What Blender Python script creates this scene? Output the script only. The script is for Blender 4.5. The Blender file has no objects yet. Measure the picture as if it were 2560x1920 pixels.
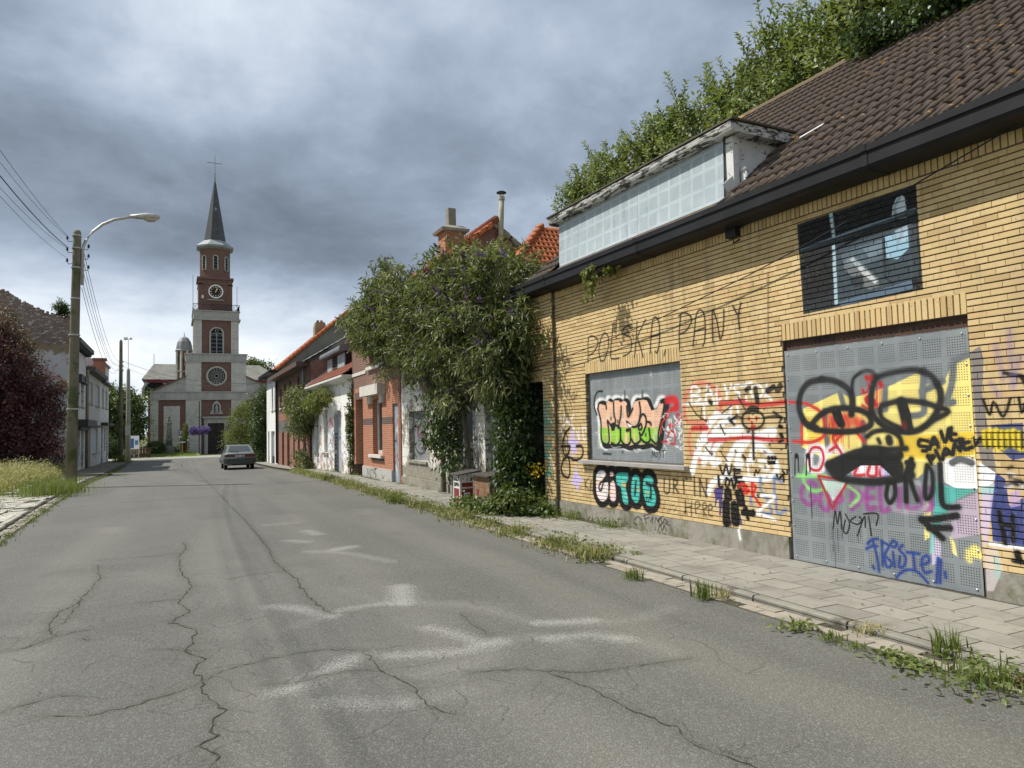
import bpy, math, random
import numpy as np
from mathutils import Vector, Matrix
random.seed(7); RNG = np.random.default_rng(7)
SC = bpy.context.scene; COL = SC.collection
# ------------------------------------------------------------------ camera
PW, PH, FPX = 2212.0, 1659.0, 1533.0          # photograph frame used for measuring, focal length in its pixels
PITCH, YAW, ROLL, CAMH = math.radians(3.3616), math.radians(25.3755), 0.024, 1.65
def cam_basis():
    fw = np.array([math.sin(YAW)*math.cos(PITCH), math.cos(YAW)*math.cos(PITCH), math.sin(PITCH)])
    rt = np.array([math.cos(YAW), -math.sin(YAW), 0.0]); up = np.cross(rt, fw)
    return rt*math.cos(ROLL)-up*math.sin(ROLL), rt*math.sin(ROLL)+up*math.cos(ROLL), fw
CR, CU, CF = cam_basis(); CAM = np.array([0, 0, CAMH])
cd = bpy.data.cameras.new('camera'); cam = bpy.data.objects.new('camera', cd); COL.objects.link(cam); SC.camera = cam
cd.sensor_width = 36.0; cd.lens = 36.0*FPX/PW; cd.clip_start = .05; cd.clip_end = 3000
m = Matrix.Identity(4)
for i in range(3): m[i][0] = CR[i]; m[i][1] = CU[i]; m[i][2] = -CF[i]; m[i][3] = CAM[i]
cam.matrix_world = m
# ------------------------------------------------------------------ sky, sun, exposure
SUNDIR = Vector((-.60, .41, 1.0)).normalized()
EL = math.asin(SUNDIR.z); AZ = math.atan2(SUNDIR.x, SUNDIR.y)
W = bpy.data.worlds.new('World'); SC.world = W; W.use_nodes = True
SKYO = (3.1, 1.7, 8.2, 4.4)
def build_world():
    nt = W.node_tree; nt.nodes.clear(); N = nt.nodes.new; L = nt.links.new
    out = N('ShaderNodeOutputWorld'); bg = N('ShaderNodeBackground'); L(bg.outputs[0], out.inputs[0])
    sky = N('ShaderNodeTexSky'); sky.sky_type = 'NISHITA'; sky.sun_disc = False
    sky.sun_elevation = EL; sky.sun_rotation = AZ; sky.air_density = 1.0; sky.dust_density = 2.0
    tc = N('ShaderNodeTexCoord'); nrm = N('ShaderNodeVectorMath'); nrm.operation = 'NORMALIZE'; L(tc.outputs['Generated'], nrm.inputs[0])
    sep = N('ShaderNodeSeparateXYZ'); L(nrm.outputs[0], sep.inputs[0])
    def mth(op, a, b=None, clamp=False):
        n = N('ShaderNodeMath'); n.operation = op; n.use_clamp = clamp
        for i, v in enumerate((a, b)):
            if v is None: continue
            if isinstance(v, (int, float)): n.inputs[i].default_value = v
            else: L(v, n.inputs[i])
        return n.outputs[0]
    zc = mth('ADD', mth('MAXIMUM', sep.outputs[2], 0.0), .30)
    px = mth('DIVIDE', sep.outputs[0], zc); py = mth('DIVIDE', sep.outputs[1], zc)
    cmb = N('ShaderNodeCombineXYZ'); L(px, cmb.inputs[0]); L(py, cmb.inputs[1])
    def noise(scale, detail, rough, dist=0., off=(0, 0, 0)):
        mp = N('ShaderNodeMapping'); mp.inputs['Location'].default_value = off; L(cmb.outputs[0], mp.inputs[0])
        n = N('ShaderNodeTexNoise'); n.inputs['Scale'].default_value = scale; n.inputs['Detail'].default_value = detail
        n.inputs['Roughness'].default_value = rough; n.inputs['Distortion'].default_value = dist; L(mp.outputs[0], n.inputs['Vector']); return n.outputs['Fac']
    big = noise(.75, 3, .5, .3, (SKYO[0], SKYO[1], 0)); med = noise(1.9, 8, .56, .2, (SKYO[2], SKYO[3], 0)); fine = noise(5.0, 6, .6, .3, (2.2, 9.1, 0))
    f = mth('ADD', mth('ADD', mth('MULTIPLY', big, .55), mth('MULTIPLY', med, .58)), mth('MULTIPLY', fine, .14))
    # low sky is brighter: the far edge of the cloud sheet thins out towards the horizon on every side
    el = N('ShaderNodeMapRange'); el.interpolation_type = 'SMOOTHSTEP'; L(sep.outputs[2], el.inputs[0])
    for k, v in zip((1, 2, 3, 4), (.07, .25, .42, 0.0)): el.inputs[k].default_value = v
    hi = N('ShaderNodeMapRange'); hi.interpolation_type = 'SMOOTHSTEP'; L(sep.outputs[2], hi.inputs[0])
    for k, v in zip((1, 2, 3, 4), (.28, .55, 0.0, .115)): hi.inputs[k].default_value = v
    f = mth('ADD', mth('ADD', f, el.outputs[0]), hi.outputs[0])
    rp = N('ShaderNodeValToRGB'); L(f, rp.inputs[0]); cr = rp.color_ramp
    stops = [(.46, (.105, .130, .158)), (.56, (.160, .196, .245)), (.655, (.235, .285, .362)), (.75, (.36, .42, .515)), (.88, (.60, .66, .73)), (1.0, (.80, .83, .86))]
    while len(cr.elements) < len(stops): cr.elements.new(.5)
    for e, (p, c) in zip(cr.elements, stops): e.position = p; e.color = (*c, 1)
    sc = N('ShaderNodeVectorMath'); sc.operation = 'SCALE'; sc.inputs['Scale'].default_value = .085; L(sky.outputs[0], sc.inputs[0])
    mx = N('ShaderNodeMix'); mx.data_type = 'RGBA'; mx.inputs['Factor'].default_value = .93
    L(sc.outputs[0], mx.inputs['A']); L(rp.outputs[0], mx.inputs['B'])
    L(mx.outputs['Result'], bg.inputs[0]); bg.inputs[1].default_value = 1.0
build_world()
sd = bpy.data.lights.new('sun', 'SUN'); sd.energy = 4.3; sd.angle = math.radians(.9); sd.color = (1.0, .95, .86)
sun = bpy.data.objects.new('sun', sd); COL.objects.link(sun); sun.rotation_euler = SUNDIR.to_track_quat('Z', 'Y').to_euler(); sun.location = (-20, 20, 40)
vs = SC.view_settings; vs.view_transform = 'Standard'; vs.look = 'None'; vs.exposure = 0.42; vs.gamma = 1.0; vs.use_curve_mapping = False
SC.cycles.max_bounces = 6; SC.cycles.transparent_max_bounces = 12; SC.cycles.use_denoising = True
SC.cycles.diffuse_bounces = 3; SC.cycles.glossy_bounces = 3
# ------------------------------------------------------------------ measuring: photograph pixel -> direction -> point on a known surface
def gz(Y): return float(np.interp(Y, [-50, 12, 25, 33, 43, 60, 95, 900], [0, 0, -.08, -.2, -.46, -.7, -1.05, -1.05]))
def ray(x, y):
    return (x-PW/2)/FPX*CR-(y-PH/2)/FPX*CU+CF
def ZF(ox, oy, s): return lambda x, y: ((ox+x/s)*.864063, (oy+y/s)*.864063)
def G(x, y, dz=0):
    d = ray(x, y); z = dz
    for i in range(60):
        P = CAM+(z-CAMH)/d[2]*d; z = .5*z+.5*(gz(P[1])+dz)
    return P
WA = math.radians(1.55); WO = np.array([6.4707, 0.0])          # the yellow front wall
WU = np.array([-math.sin(WA), math.cos(WA)]); WN = np.array([math.cos(WA), math.sin(WA)])
def WS(pt, off=0.0):                                           # pixel -> (s along wall, height) on the wall plane
    d = ray(*pt); t = ((WO+WN*off-CAM[:2])@WN)/(d[:2]@WN); P = CAM+t*d
    return float((P[:2]-WO)@WU), float(P[2])
def WP(s, off, z):
    p = WO+WU*s+WN*off; return (p[0], p[1], z)
def RS(pt, x):                                                 # pixel -> (Y, z) on a plane X = x
    d = ray(*pt); P = CAM+(x/d[0])*d; return float(P[1]), float(P[2])
def PYP(pt, y):
    d = ray(*pt); P = CAM+(y/d[1])*d; return P
R2 = ZF(1280, 680, 2.37); R3 = ZF(1900, 780, 2.3045); R4 = ZF(1300, 200, 2.9105); R5 = ZF(1900, 200, 2.5136); R6 = ZF(1700, 0, 2.572)
GA = ZF(1440, 880, 3.95); GB = ZF(1690, 930, 3.95); GC = ZF(1360, 740, 3.6867); GD = ZF(1340, 900, 4.15); GE = ZF(2350, 700, 1.929)
Z5 = ZF(540, 780, 3.95); Z6 = ZF(840, 780, 3.1907); ZW = ZF(650, 960, 6.635)
# ------------------------------------------------------------------ objects
LOC = {}
def props(o, label=None, cat=None, group=None, kind=None):
    if label: o['label'] = label
    if cat: o['category'] = cat
    if group: o['group'] = group
    if kind: o['kind'] = kind
    return o
def thing(name, loc, label, cat, group=None):
    o = bpy.data.objects.new(name, None); COL.objects.link(o); o.location = loc; o.empty_display_size = .2
    LOC[o.name] = np.array(loc, float); return props(o, label, cat, group)
def link(name, me, mat=None, parent=None, smooth=False, origin=None):
    o = bpy.data.objects.new(name, me); COL.objects.link(o)
    if mat is not None and not me.materials: me.materials.append(mat)
    if parent is not None: o.parent = parent; LOC[o.name] = LOC[parent.name]
    else:
        LOC[o.name] = np.array(origin if origin is not None else (0, 0, 0), float); o.location = LOC[o.name]
    if smooth:
        me.polygons.foreach_set('use_smooth', [True]*len(me.polygons))
    return o
class MB:
    def __init__(s): s.v = []; s.f = []
    def quad(s, *p):
        n = len(s.v); s.v += [tuple(map(float, q)) for q in p]; s.f.append(tuple(range(n, n+len(p)))); return s
    def box(s, x0, x1, y0, y1, z0, z1, bev=0):
        return s.hexa([(x0, y0, z0), (x1, y0, z0), (x1, y1, z0), (x0, y1, z0), (x0, y0, z1), (x1, y0, z1), (x1, y1, z1), (x0, y1, z1)])
    def hexa(s, p):
        n = len(s.v); s.v += [tuple(map(float, q)) for q in p]
        for f in ((0, 3, 2, 1), (4, 5, 6, 7), (0, 1, 5, 4), (1, 2, 6, 5), (2, 3, 7, 6), (3, 0, 4, 7)): s.f.append(tuple(n+i for i in f))
        return s
    def wbox(s, s0, s1, o0, o1, z0, z1):                       # box in the yellow wall's frame (s, off, z)
        c = [(s0, o0), (s0, o1), (s1, o1), (s1, o0)]
        return s.hexa([WP(a, b, z0) for a, b in c]+[WP(a, b, z1) for a, b in c])
    def tube(s, path, r, n=6, cap=True, r1=None):
        path = [Vector(p) for p in path]; k = len(path); rings = []
        for i, p in enumerate(path):
            d = (path[min(i+1, k-1)]-path[max(i-1, 0)]); d = d.normalized() if d.length > 1e-9 else Vector((0, 0, 1))
            a = Vector((0, 0, 1)) if abs(d.z) < .9 else Vector((1, 0, 0)); a = d.cross(a).normalized(); b = d.cross(a)
            rr = r[i] if isinstance(r, (list, tuple)) else (r if r1 is None else r+(r1-r)*i/max(1, k-1))
            base = len(s.v); s.v += [tuple(p+(a*math.cos(6.28318*j/n)+b*math.sin(6.28318*j/n))*rr) for j in range(n)]; rings.append(base)
        for i in range(k-1):
            for j in range(n):
                j2 = (j+1) % n; s.f.append((rings[i]+j, rings[i]+j2, rings[i+1]+j2, rings[i+1]+j))
        if cap: s.f.append(tuple(rings[0]+j for j in range(n-1, -1, -1))); s.f.append(tuple(rings[-1]+j for j in range(n)))
        return s
    def lathe(s, c, prof, n=12, rot=0.):
        b = len(s.v)
        for r, z in prof:
            s.v += [(c[0]+r*math.cos(rot+6.283185*j/n), c[1]+r*math.sin(rot+6.283185*j/n), c[2]+z) for j in range(n)]
        for i in range(len(prof)-1):
            for j in range(n):
                j2 = (j+1) % n; s.f.append((b+i*n+j, b+i*n+j2, b+(i+1)*n+j2, b+(i+1)*n+j))
        s.f.append(tuple(b+j for j in range(n-1, -1, -1))); s.f.append(tuple(b+(len(prof)-1)*n+j for j in range(n))); return s
    def prism(s, poly, fn0, fn1):                              # poly of 2D pts, fn0/fn1 map to two 3D caps
        n = len(s.v); k = len(poly); s.v += [tuple(map(float, fn0(*p))) for p in poly]+[tuple(map(float, fn1(*p))) for p in poly]
        s.f.append(tuple(range(n+k-1, n-1, -1))); s.f.append(tuple(range(n+k, n+2*k)))
        for j in range(k): j2 = (j+1) % k; s.f.append((n+j, n+j2, n+k+j2, n+k+j))
        return s
    def loft(s, rings, close=True, cap=True):
        b = len(s.v); k = len(rings[0])
        for r in rings: s.v += [tuple(map(float, p)) for p in r]
        for i in range(len(rings)-1):
            for j in range(k if close else k-1):
                j2 = (j+1) % k; s.f.append((b+i*k+j, b+i*k+j2, b+(i+1)*k+j2, b+(i+1)*k+j))
        if cap: s.f.append(tuple(b+j for j in range(k-1, -1, -1))); s.f.append(tuple(b+(len(rings)-1)*k+j for j in range(k)))
        return s
    def build(s, name, mat, parent=None, smooth=False, origin=None, label=None, cat=None, group=None, kind=None, recalc=True):
        org = LOC[parent.name] if parent is not None else np.array(origin if origin is not None else (0, 0, 0), float)
        me = bpy.data.meshes.new(name); me.from_pydata([tuple(np.array(v)-org) for v in s.v], [], s.f)
        if recalc: fixnormals(me)
        me.update(); o = link(name, me, mat, parent, smooth, origin); return props(o, label, cat, group, kind)
def fixnormals(me):
    import bmesh
    bm = bmesh.new(); bm.from_mesh(me); bmesh.ops.recalc_face_normals(bm, faces=bm.faces); bm.to_mesh(me); bm.free()
def copy_tree(o, parent=None, loc=None, rz=None):
    c = o.copy(); COL.objects.link(c); c.parent = parent
    if loc is not None: c.location = loc
    if rz is not None: c.rotation_euler = (0, 0, rz)
    for ch in list(o.children): copy_tree(ch, c)
    return c
# ------------------------------------------------------------------ materials
class NT:
    def __init__(s, name):
        s.m = bpy.data.materials.new(name); s.m.use_nodes = True; s.t = s.m.node_tree; s.b = s.t.nodes['Principled BSDF']; s._pos = None
    def n(s, typ, props=None, **ins):
        n = s.t.nodes.new('ShaderNode'+typ)
        for k, v in (props or {}).items(): setattr(n, k, v)
        for k, v in ins.items():
            key = int(k[1:]) if k[0] == '_' else k.replace('_', ' ')
            s.put(n.inputs[key], v)
        return n
    def put(s, sock, v):
        if hasattr(v, 'is_output'): s.t.links.new(v, sock)
        elif isinstance(v, tuple) and len(v) == 3 and sock.type == 'RGBA': sock.default_value = (*v, 1)
        else: sock.default_value = v
    def pos(s):
        if s._pos is None: s._pos = s.n('NewGeometry').outputs['Position']
        return s._pos
    def math(s, op, a, b=0.0, clamp=False): return s.n('Math', {'operation': op, 'use_clamp': clamp}, _0=a, _1=b).outputs[0]
    def mix(s, f, a, b, mode='MIX'):
        n = s.n('Mix', {'data_type': 'RGBA', 'blend_type': mode}); s.put(n.inputs['Factor'], f); s.put(n.inputs['A'], a); s.put(n.inputs['B'], b); return n.outputs['Result']
    def noise(s, scale, detail=4, rough=.55, stretch=(1, 1, 1), off=(0, 0, 0), dist=0, vec=None):
        mp = s.n('Mapping', Vector=vec or s.pos(), Scale=stretch, Location=off)
        return s.n('TexNoise', Vector=mp.outputs[0], Scale=scale, Detail=detail, Roughness=rough, Distortion=dist).outputs['Fac']
    def ramp(s, f, a, b, lo=0., hi=1.):
        n = s.n('MapRange', {'interpolation_type': 'SMOOTHSTEP'}, Value=f); n.inputs[1].default_value = a; n.inputs[2].default_value = b; n.inputs[3].default_value = lo; n.inputs[4].default_value = hi; return n.outputs[0]
    def attr(s, name): return s.n('Attribute', {'attribute_name': name}).outputs['Fac']
    def bump(s, h, strength=.3, dist=.01):
        n = s.n('Bump', Height=h, Strength=strength, Distance=dist); s.t.links.new(n.outputs[0], s.b.inputs['Normal']); return n
    def fin(s, col=None, rough=.8, metal=0., spec=.3):
        if col is not None: s.put(s.b.inputs['Base Color'], col)
        s.put(s.b.inputs['Roughness'], rough); s.put(s.b.inputs['Metallic'], metal); s.put(s.b.inputs['Specular IOR Level'], spec); return s.m
def mat(name, c1, c2=None, scale=4., rough=.8, bump=.25, bscale=70., bdist=.006, metal=0., c3=None, dscale=1.6, damt=(.52, .68), stretch=(1, 1, 1), dstretch=(1, 1, 1), spec=.3, grime=None):
    t = NT(name); c2 = c2 or tuple(x*.8 for x in c1)
    col = t.mix(t.ramp(t.noise(scale, 5, .6, stretch), .3, .7), c1, c2)
    if c3: col = t.mix(t.ramp(t.noise(dscale, 6, .65, dstretch, (5, 3, 1)), *damt), col, c3)
    if grime: col = t.mix(t.ramp(t.noise(3.0, 6, .7, (1.6, 1.6, .25), (9, 2, 4)), .5, .75, 0, grime[1]), col, grime[0])
    if bump: t.bump(t.noise(bscale, 3, .6), bump, bdist)
    return t.fin(col, rough, metal, spec)
def brickvec(t):
    sp = t.n('SeparateXYZ', Vector=t.pos()); xy = t.math('ADD', sp.outputs[0], sp.outputs[1]); return t.n('CombineXYZ', X=xy, Y=sp.outputs[2], Z=0.0).outputs[0]
def brickmat(name, c1, c2, mortar, bw=.21, bh=.062, ms=.011, bump=.5, grime=None, var=.5, patches=None, rough=.85):
    t = NT(name); v = brickvec(t)
    br = t.n('TexBrick', {'offset': .5}, Vector=v, Color1=c1, Color2=c2, Mortar=mortar, Scale=1.0)
    br.inputs['Brick Width'].default_value = bw; br.inputs['Row Height'].default_value = bh; br.inputs['Mortar Size'].default_value = ms*.5; br.inputs['Mortar Smooth'].default_value = .2; br.inputs['Bias'].default_value = 0.
    col = br.outputs['Color']
    col = t.mix(var, col, t.mix(t.noise(2.3, 5, .6), tuple(.72*x for x in (1, 1, 1)), (1.25, 1.22, 1.2)), 'MULTIPLY')
    if grime: col = t.mix(t.ramp(t.noise(1.4, 6, .7, (1, 1, .45)), .47, .72, 0, grime[1]), col, grime[0])
    if patches: col = t.mix(t.ramp(t.noise(patches[1], 7, .62, (1, 1, 1), (4, 7, 2)), *patches[2]), col, patches[0])
    h = t.math('MULTIPLY', t.math('SUBTRACT', 1.0, br.outputs['Fac']), 1.0)
    t.bump(t.math('ADD', h, t.math('MULTIPLY', t.noise(90, 3), .3)), bump, .01)
    return t.fin(col, rough)
# paint: graffiti rasterised by the script itself into a generated picture and sprayed on real surfaces through nodes
class Paint:
    def __init__(s, name, q0, q1, z0, z1, ppm):
        s.name = name; s.q0, s.q1, s.z0, s.z1, s.p = q0, q1, z0, z1, ppm; s.w = int((q1-q0)*ppm); s.h = int((z1-z0)*ppm)
        s.c = np.zeros((s.h, s.w, 3), np.float32)+.5; s.a = np.zeros((s.h, s.w), np.float32)
    def xy(s, p): return (p[0]-s.q0)*s.p, (p[1]-s.z0)*s.p
    def over(s, y0, y1, x0, x1, col, al):
        a = s.a[y0:y1, x0:x1]; c = s.c[y0:y1, x0:x1]; na = al+a*(1-al); k = np.where(na > 1e-4, al/np.maximum(na, 1e-4), 0)[..., None]
        s.c[y0:y1, x0:x1] = c*(1-k)+np.array(col, np.float32)*k; s.a[y0:y1, x0:x1] = na
    def stroke(s, pts, col, w, soft=.012, op=1., smooth=True, rough=0.):
        P = [s.xy(p) for p in pts]
        if smooth and len(P) > 2:
            Q = []; E = [P[0]]+P+[P[-1]]
            for i in range(1, len(E)-2):
                a, b, c, d = map(np.array, E[i-1:i+3])
                for t in np.linspace(0, 1, 7)[:-1]: Q.append(.5*((2*b)+(-a+c)*t+(2*a-5*b+4*c-d)*t*t+(-a+3*b-3*c+d)*t**3))
            Q.append(np.array(P[-1])); P = Q
        P = np.array(P); r = w*s.p/2; sf = max(.6, soft*s.p); pad = r+sf+2
        x0 = max(0, int(P[:, 0].min()-pad)); x1 = min(s.w, int(P[:, 0].max()+pad)+1); y0 = max(0, int(P[:, 1].min()-pad)); y1 = min(s.h, int(P[:, 1].max()+pad)+1)
        if x1 <= x0 or y1 <= y0: return
        D = np.full((y1-y0, x1-x0), 1e9, np.float32)
        for a, b in zip(P[:-1], P[1:]):
            u0 = max(x0, int(min(a[0], b[0])-pad)); u1 = min(x1, int(max(a[0], b[0])+pad)+1); v0 = max(y0, int(min(a[1], b[1])-pad)); v1 = min(y1, int(max(a[1], b[1])+pad)+1)
            if u1 <= u0 or v1 <= v0: continue
            yy, xx = np.mgrid[v0:v1, u0:u1]; d = b-a; l2 = max(1e-6, d@d); t = np.clip(((xx-a[0])*d[0]+(yy-a[1])*d[1])/l2, 0, 1)
            dd = np.hypot(xx-a[0]-t*d[0], yy-a[1]-t*d[1]); sub = D[v0-y0:v1-y0, u0-x0:u1-x0]; np.minimum(sub, dd, out=sub)
        if w > .02 and s.p > 80 and not rough:
            ha = np.clip(1-(D-r)/(.055*s.p), 0, 1); s.over(y0, y1, x0, x1, col, (ha*ha*op*.16*RNG.uniform(.3, 1.7, D.shape)).astype(np.float32)); D = D+RNG.normal(0, .0022*s.p, D.shape).astype(np.float32)
        if rough: D = D+RNG.normal(0, rough*s.p, D.shape).astype(np.float32)
        al = np.clip((r+sf-D)/(2*sf)+0., 0, 1); al = al*al*(3-2*al)*op; s.over(y0, y1, x0, x1, col, al)
    def poly(s, pts, col, op=1., grain=0., smooth=False):
        P = [s.xy(p) for p in pts]
        if smooth:
            Q = []; n = len(P)
            for i in range(n):
                a, b, c, d = (np.array(P[(i+k) % n]) for k in (-1, 0, 1, 2))
                for t in np.linspace(0, 1, 6)[:-1]: Q.append(.5*((2*b)+(-a+c)*t+(2*a-5*b+4*c-d)*t*t+(-a+3*b-3*c+d)*t**3))
            P = Q
        P = np.array(P); x0 = max(0, int(P[:, 0].min())); x1 = min(s.w, int(P[:, 0].max())+2); y0 = max(0, int(P[:, 1].min())); y1 = min(s.h, int(P[:, 1].max())+2)
        if x1 <= x0 or y1 <= y0: return
        acc = np.zeros((y1-y0, x1-x0), np.float32)
        for ox, oy in ((.25, .25), (.75, .25), (.25, .75), (.75, .75)):
            yy, xx = np.mgrid[y0:y1, x0:x1]; xx = xx+ox-.5; yy = yy+oy-.5; ins = np.zeros(xx.shape, bool)
            for a, b in zip(P, np.roll(P, -1, 0)):
                if a[1] == b[1]: continue
                ins ^= ((a[1] > yy) != (b[1] > yy)) & (xx < (b[0]-a[0])*(yy-a[1])/(b[1]-a[1])+a[0])
            acc += ins/4.
        if grain: acc = acc*np.clip(1-grain*np.abs(RNG.normal(0, 1, acc.shape)), 0, 1)
        s.over(y0, y1, x0, x1, col, acc*op)
    def image(s):
        im = bpy.data.images.new(s.name, s.w, s.h, alpha=True); px = np.concatenate([np.clip(s.c, 0, 1), np.clip(s.a, 0, 1)[..., None]], 2)
        im.pixels.foreach_set(px.astype(np.float32).ravel()); im.update(); im.pack(); return im
    def layer(s, t, col, du, q_off=0., wear=.25, strength=1., dv=None, lo=(.25, .45), ns=40):  # du: world vector whose dot with position gives q
        dot = t.n('VectorMath', {'operation': 'DOT_PRODUCT'}, _0=t.pos(), _1=du).outputs['Value']
        u = t.math('DIVIDE', t.math('SUBTRACT', t.math('ADD', dot, q_off), s.q0), s.q1-s.q0)
        z = t.n('SeparateXYZ', Vector=t.pos()).outputs[2] if dv is None else t.n('VectorMath', {'operation': 'DOT_PRODUCT'}, _0=t.pos(), _1=dv).outputs['Value']; v = t.math('DIVIDE', t.math('SUBTRACT', z, s.z0), s.z1-s.z0)
        uv = t.n('CombineXYZ', X=u, Y=v, Z=0.0).outputs[0]
        if not hasattr(s, 'im'): s.im = s.image()
        tx = t.n('TexImage', {'image': s.im, 'extension': 'CLIP', 'interpolation': 'Linear'}, Vector=uv)
        al = t.math('MULTIPLY', tx.outputs['Alpha'], t.ramp(t.noise(ns, 4, .7), lo[0], lo[1], 1-wear, strength))
        return t.mix(al, col, tx.outputs['Color']), al
BLK = (.03, .03, .035); WHT = (.93, .93, .93); RED = (.78, .1, .13)
# ================================================================== ground, road, pavements
def LE(Y): return float(np.interp(Y, [-30, 0, 13.6, 19.6, 33.6, 79, 200], [-2.0, -2.28, -2.48, -2.7, -3.06, -3.68, -5]))
def RE(Y): return float(np.interp(Y, [-30, 12, 19, 26, 42, 60, 90], [4.5, 4.5, 4.58, 4.72, 4.86, 4.8, 4.8]))
def WX(Y): return float(np.interp(Y, [-40, 0, 12.6, 13, 54], [7.55, 6.47, 6.13, 6.12, 5.92]))      # house fronts on the right
def strip(name, xa, xb, ys, dz, mat, parent=None, nx=1, **k):
    b = MB()
    for i, y in enumerate(ys):
        for j in range(nx+1):
            a, c = xa(y), xb(y); b.v.append((a+(c-a)*j/nx, y, gz(y)+dz))
    for i in range(len(ys)-1):
        for j in range(nx):
            n = i*(nx+1)+j; b.f.append((n, n+1, n+nx+2, n+nx+1))
    return b.build(name, mat, parent, **k)
def soil_mat():
    t = NT('meadow soil'); c = t.mix(t.ramp(t.noise(.35, 6, .65), .35, .65), (.06, .075, .022), (.115, .12, .045))
    c = t.mix(t.ramp(t.noise(6, 5, .7), .5, .75), c, (.16, .145, .08)); t.bump(t.noise(30, 4), .6, .03); return t.fin(c, .95)
M_SOIL = soil_mat()
# worn paint, fine cracks and stains on the near asphalt
PROAD = Paint('road paint', -3.4, 5.0, 1.7, 15.0, 115)
Z7 = ZF(0, 1100, 1.7281); Z8 = ZF(1280, 1100, 1.7281); ZP = ZF(600, 1380, 1.1545)
CR_ = [(Z7, .022, [(790, 440), (805, 470), (775, 500), (780, 570), (830, 630), (790, 680), (765, 700), (820, 740), (740, 790), (850, 820), (830, 880), (800, 915), (880, 945), (840, 990), (870, 1040), (890, 1100), (930, 1140), (970, 1170), (920, 1220), (930, 1280), (860, 1320), (920, 1360), (940, 1417)]),
       (Z7, .024, [(820, 60), (870, 160), (1000, 290), (1060, 350), (1130, 430), (1165, 480), (1180, 520), (1220, 560), (1280, 600), (1310, 650), (1370, 710), (1430, 750)]),
       (Z7, .016, [(1570, 910), (1640, 1000), (1740, 1040), (1800, 1090), (1850, 1150), (1960, 1190)]),
       (Z7, .013, [(850, 1060), (700, 1110), (540, 1160), (380, 1190), (150, 1195)]), (Z7, .012, [(850, 1060), (960, 1000), (1150, 950), (1290, 920), (1420, 905), (1560, 910)]),
       (Z7, .016, [(420, 540), (430, 600), (340, 700), (230, 760), (210, 830), (240, 850), (100, 900), (0, 915)]), (Z7, .012, [(1620, 990), (1500, 1000), (1230, 1055), (1150, 1060)]),
       (Z8, .017, [(160, 1000), (300, 1060), (440, 1130), (570, 1190), (700, 1240), (780, 1310), (900, 1360), (1020, 1400), (1100, 1440)]), (Z8, .012, [(-180, 1010), (0, 990), (160, 1000), (300, 1005), (480, 985), (770, 945)]),
       (Z7, .015, [(240, 850), (330, 830), (400, 820)]), (Z7, .010, [(430, 520), (620, 505), (760, 492)]), (Z7, .018, [(610, 705), (700, 695), (770, 688)]), (Z7, .012, [(1990, 750), (2050, 800), (2110, 840)]),
       (Z7, .010, [(880, 915), (740, 905), (640, 910)]), (Z7, .012, [(370, 1110), (250, 1105), (90, 1150), (0, 1180)]), (Z7, .012, [(340, 700), (300, 770), (190, 830)]), (Z7, .02, [(345, 860), (385, 870)]), (Z7, .009, [(1220, 570), (1100, 580), (1000, 600)])]
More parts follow.
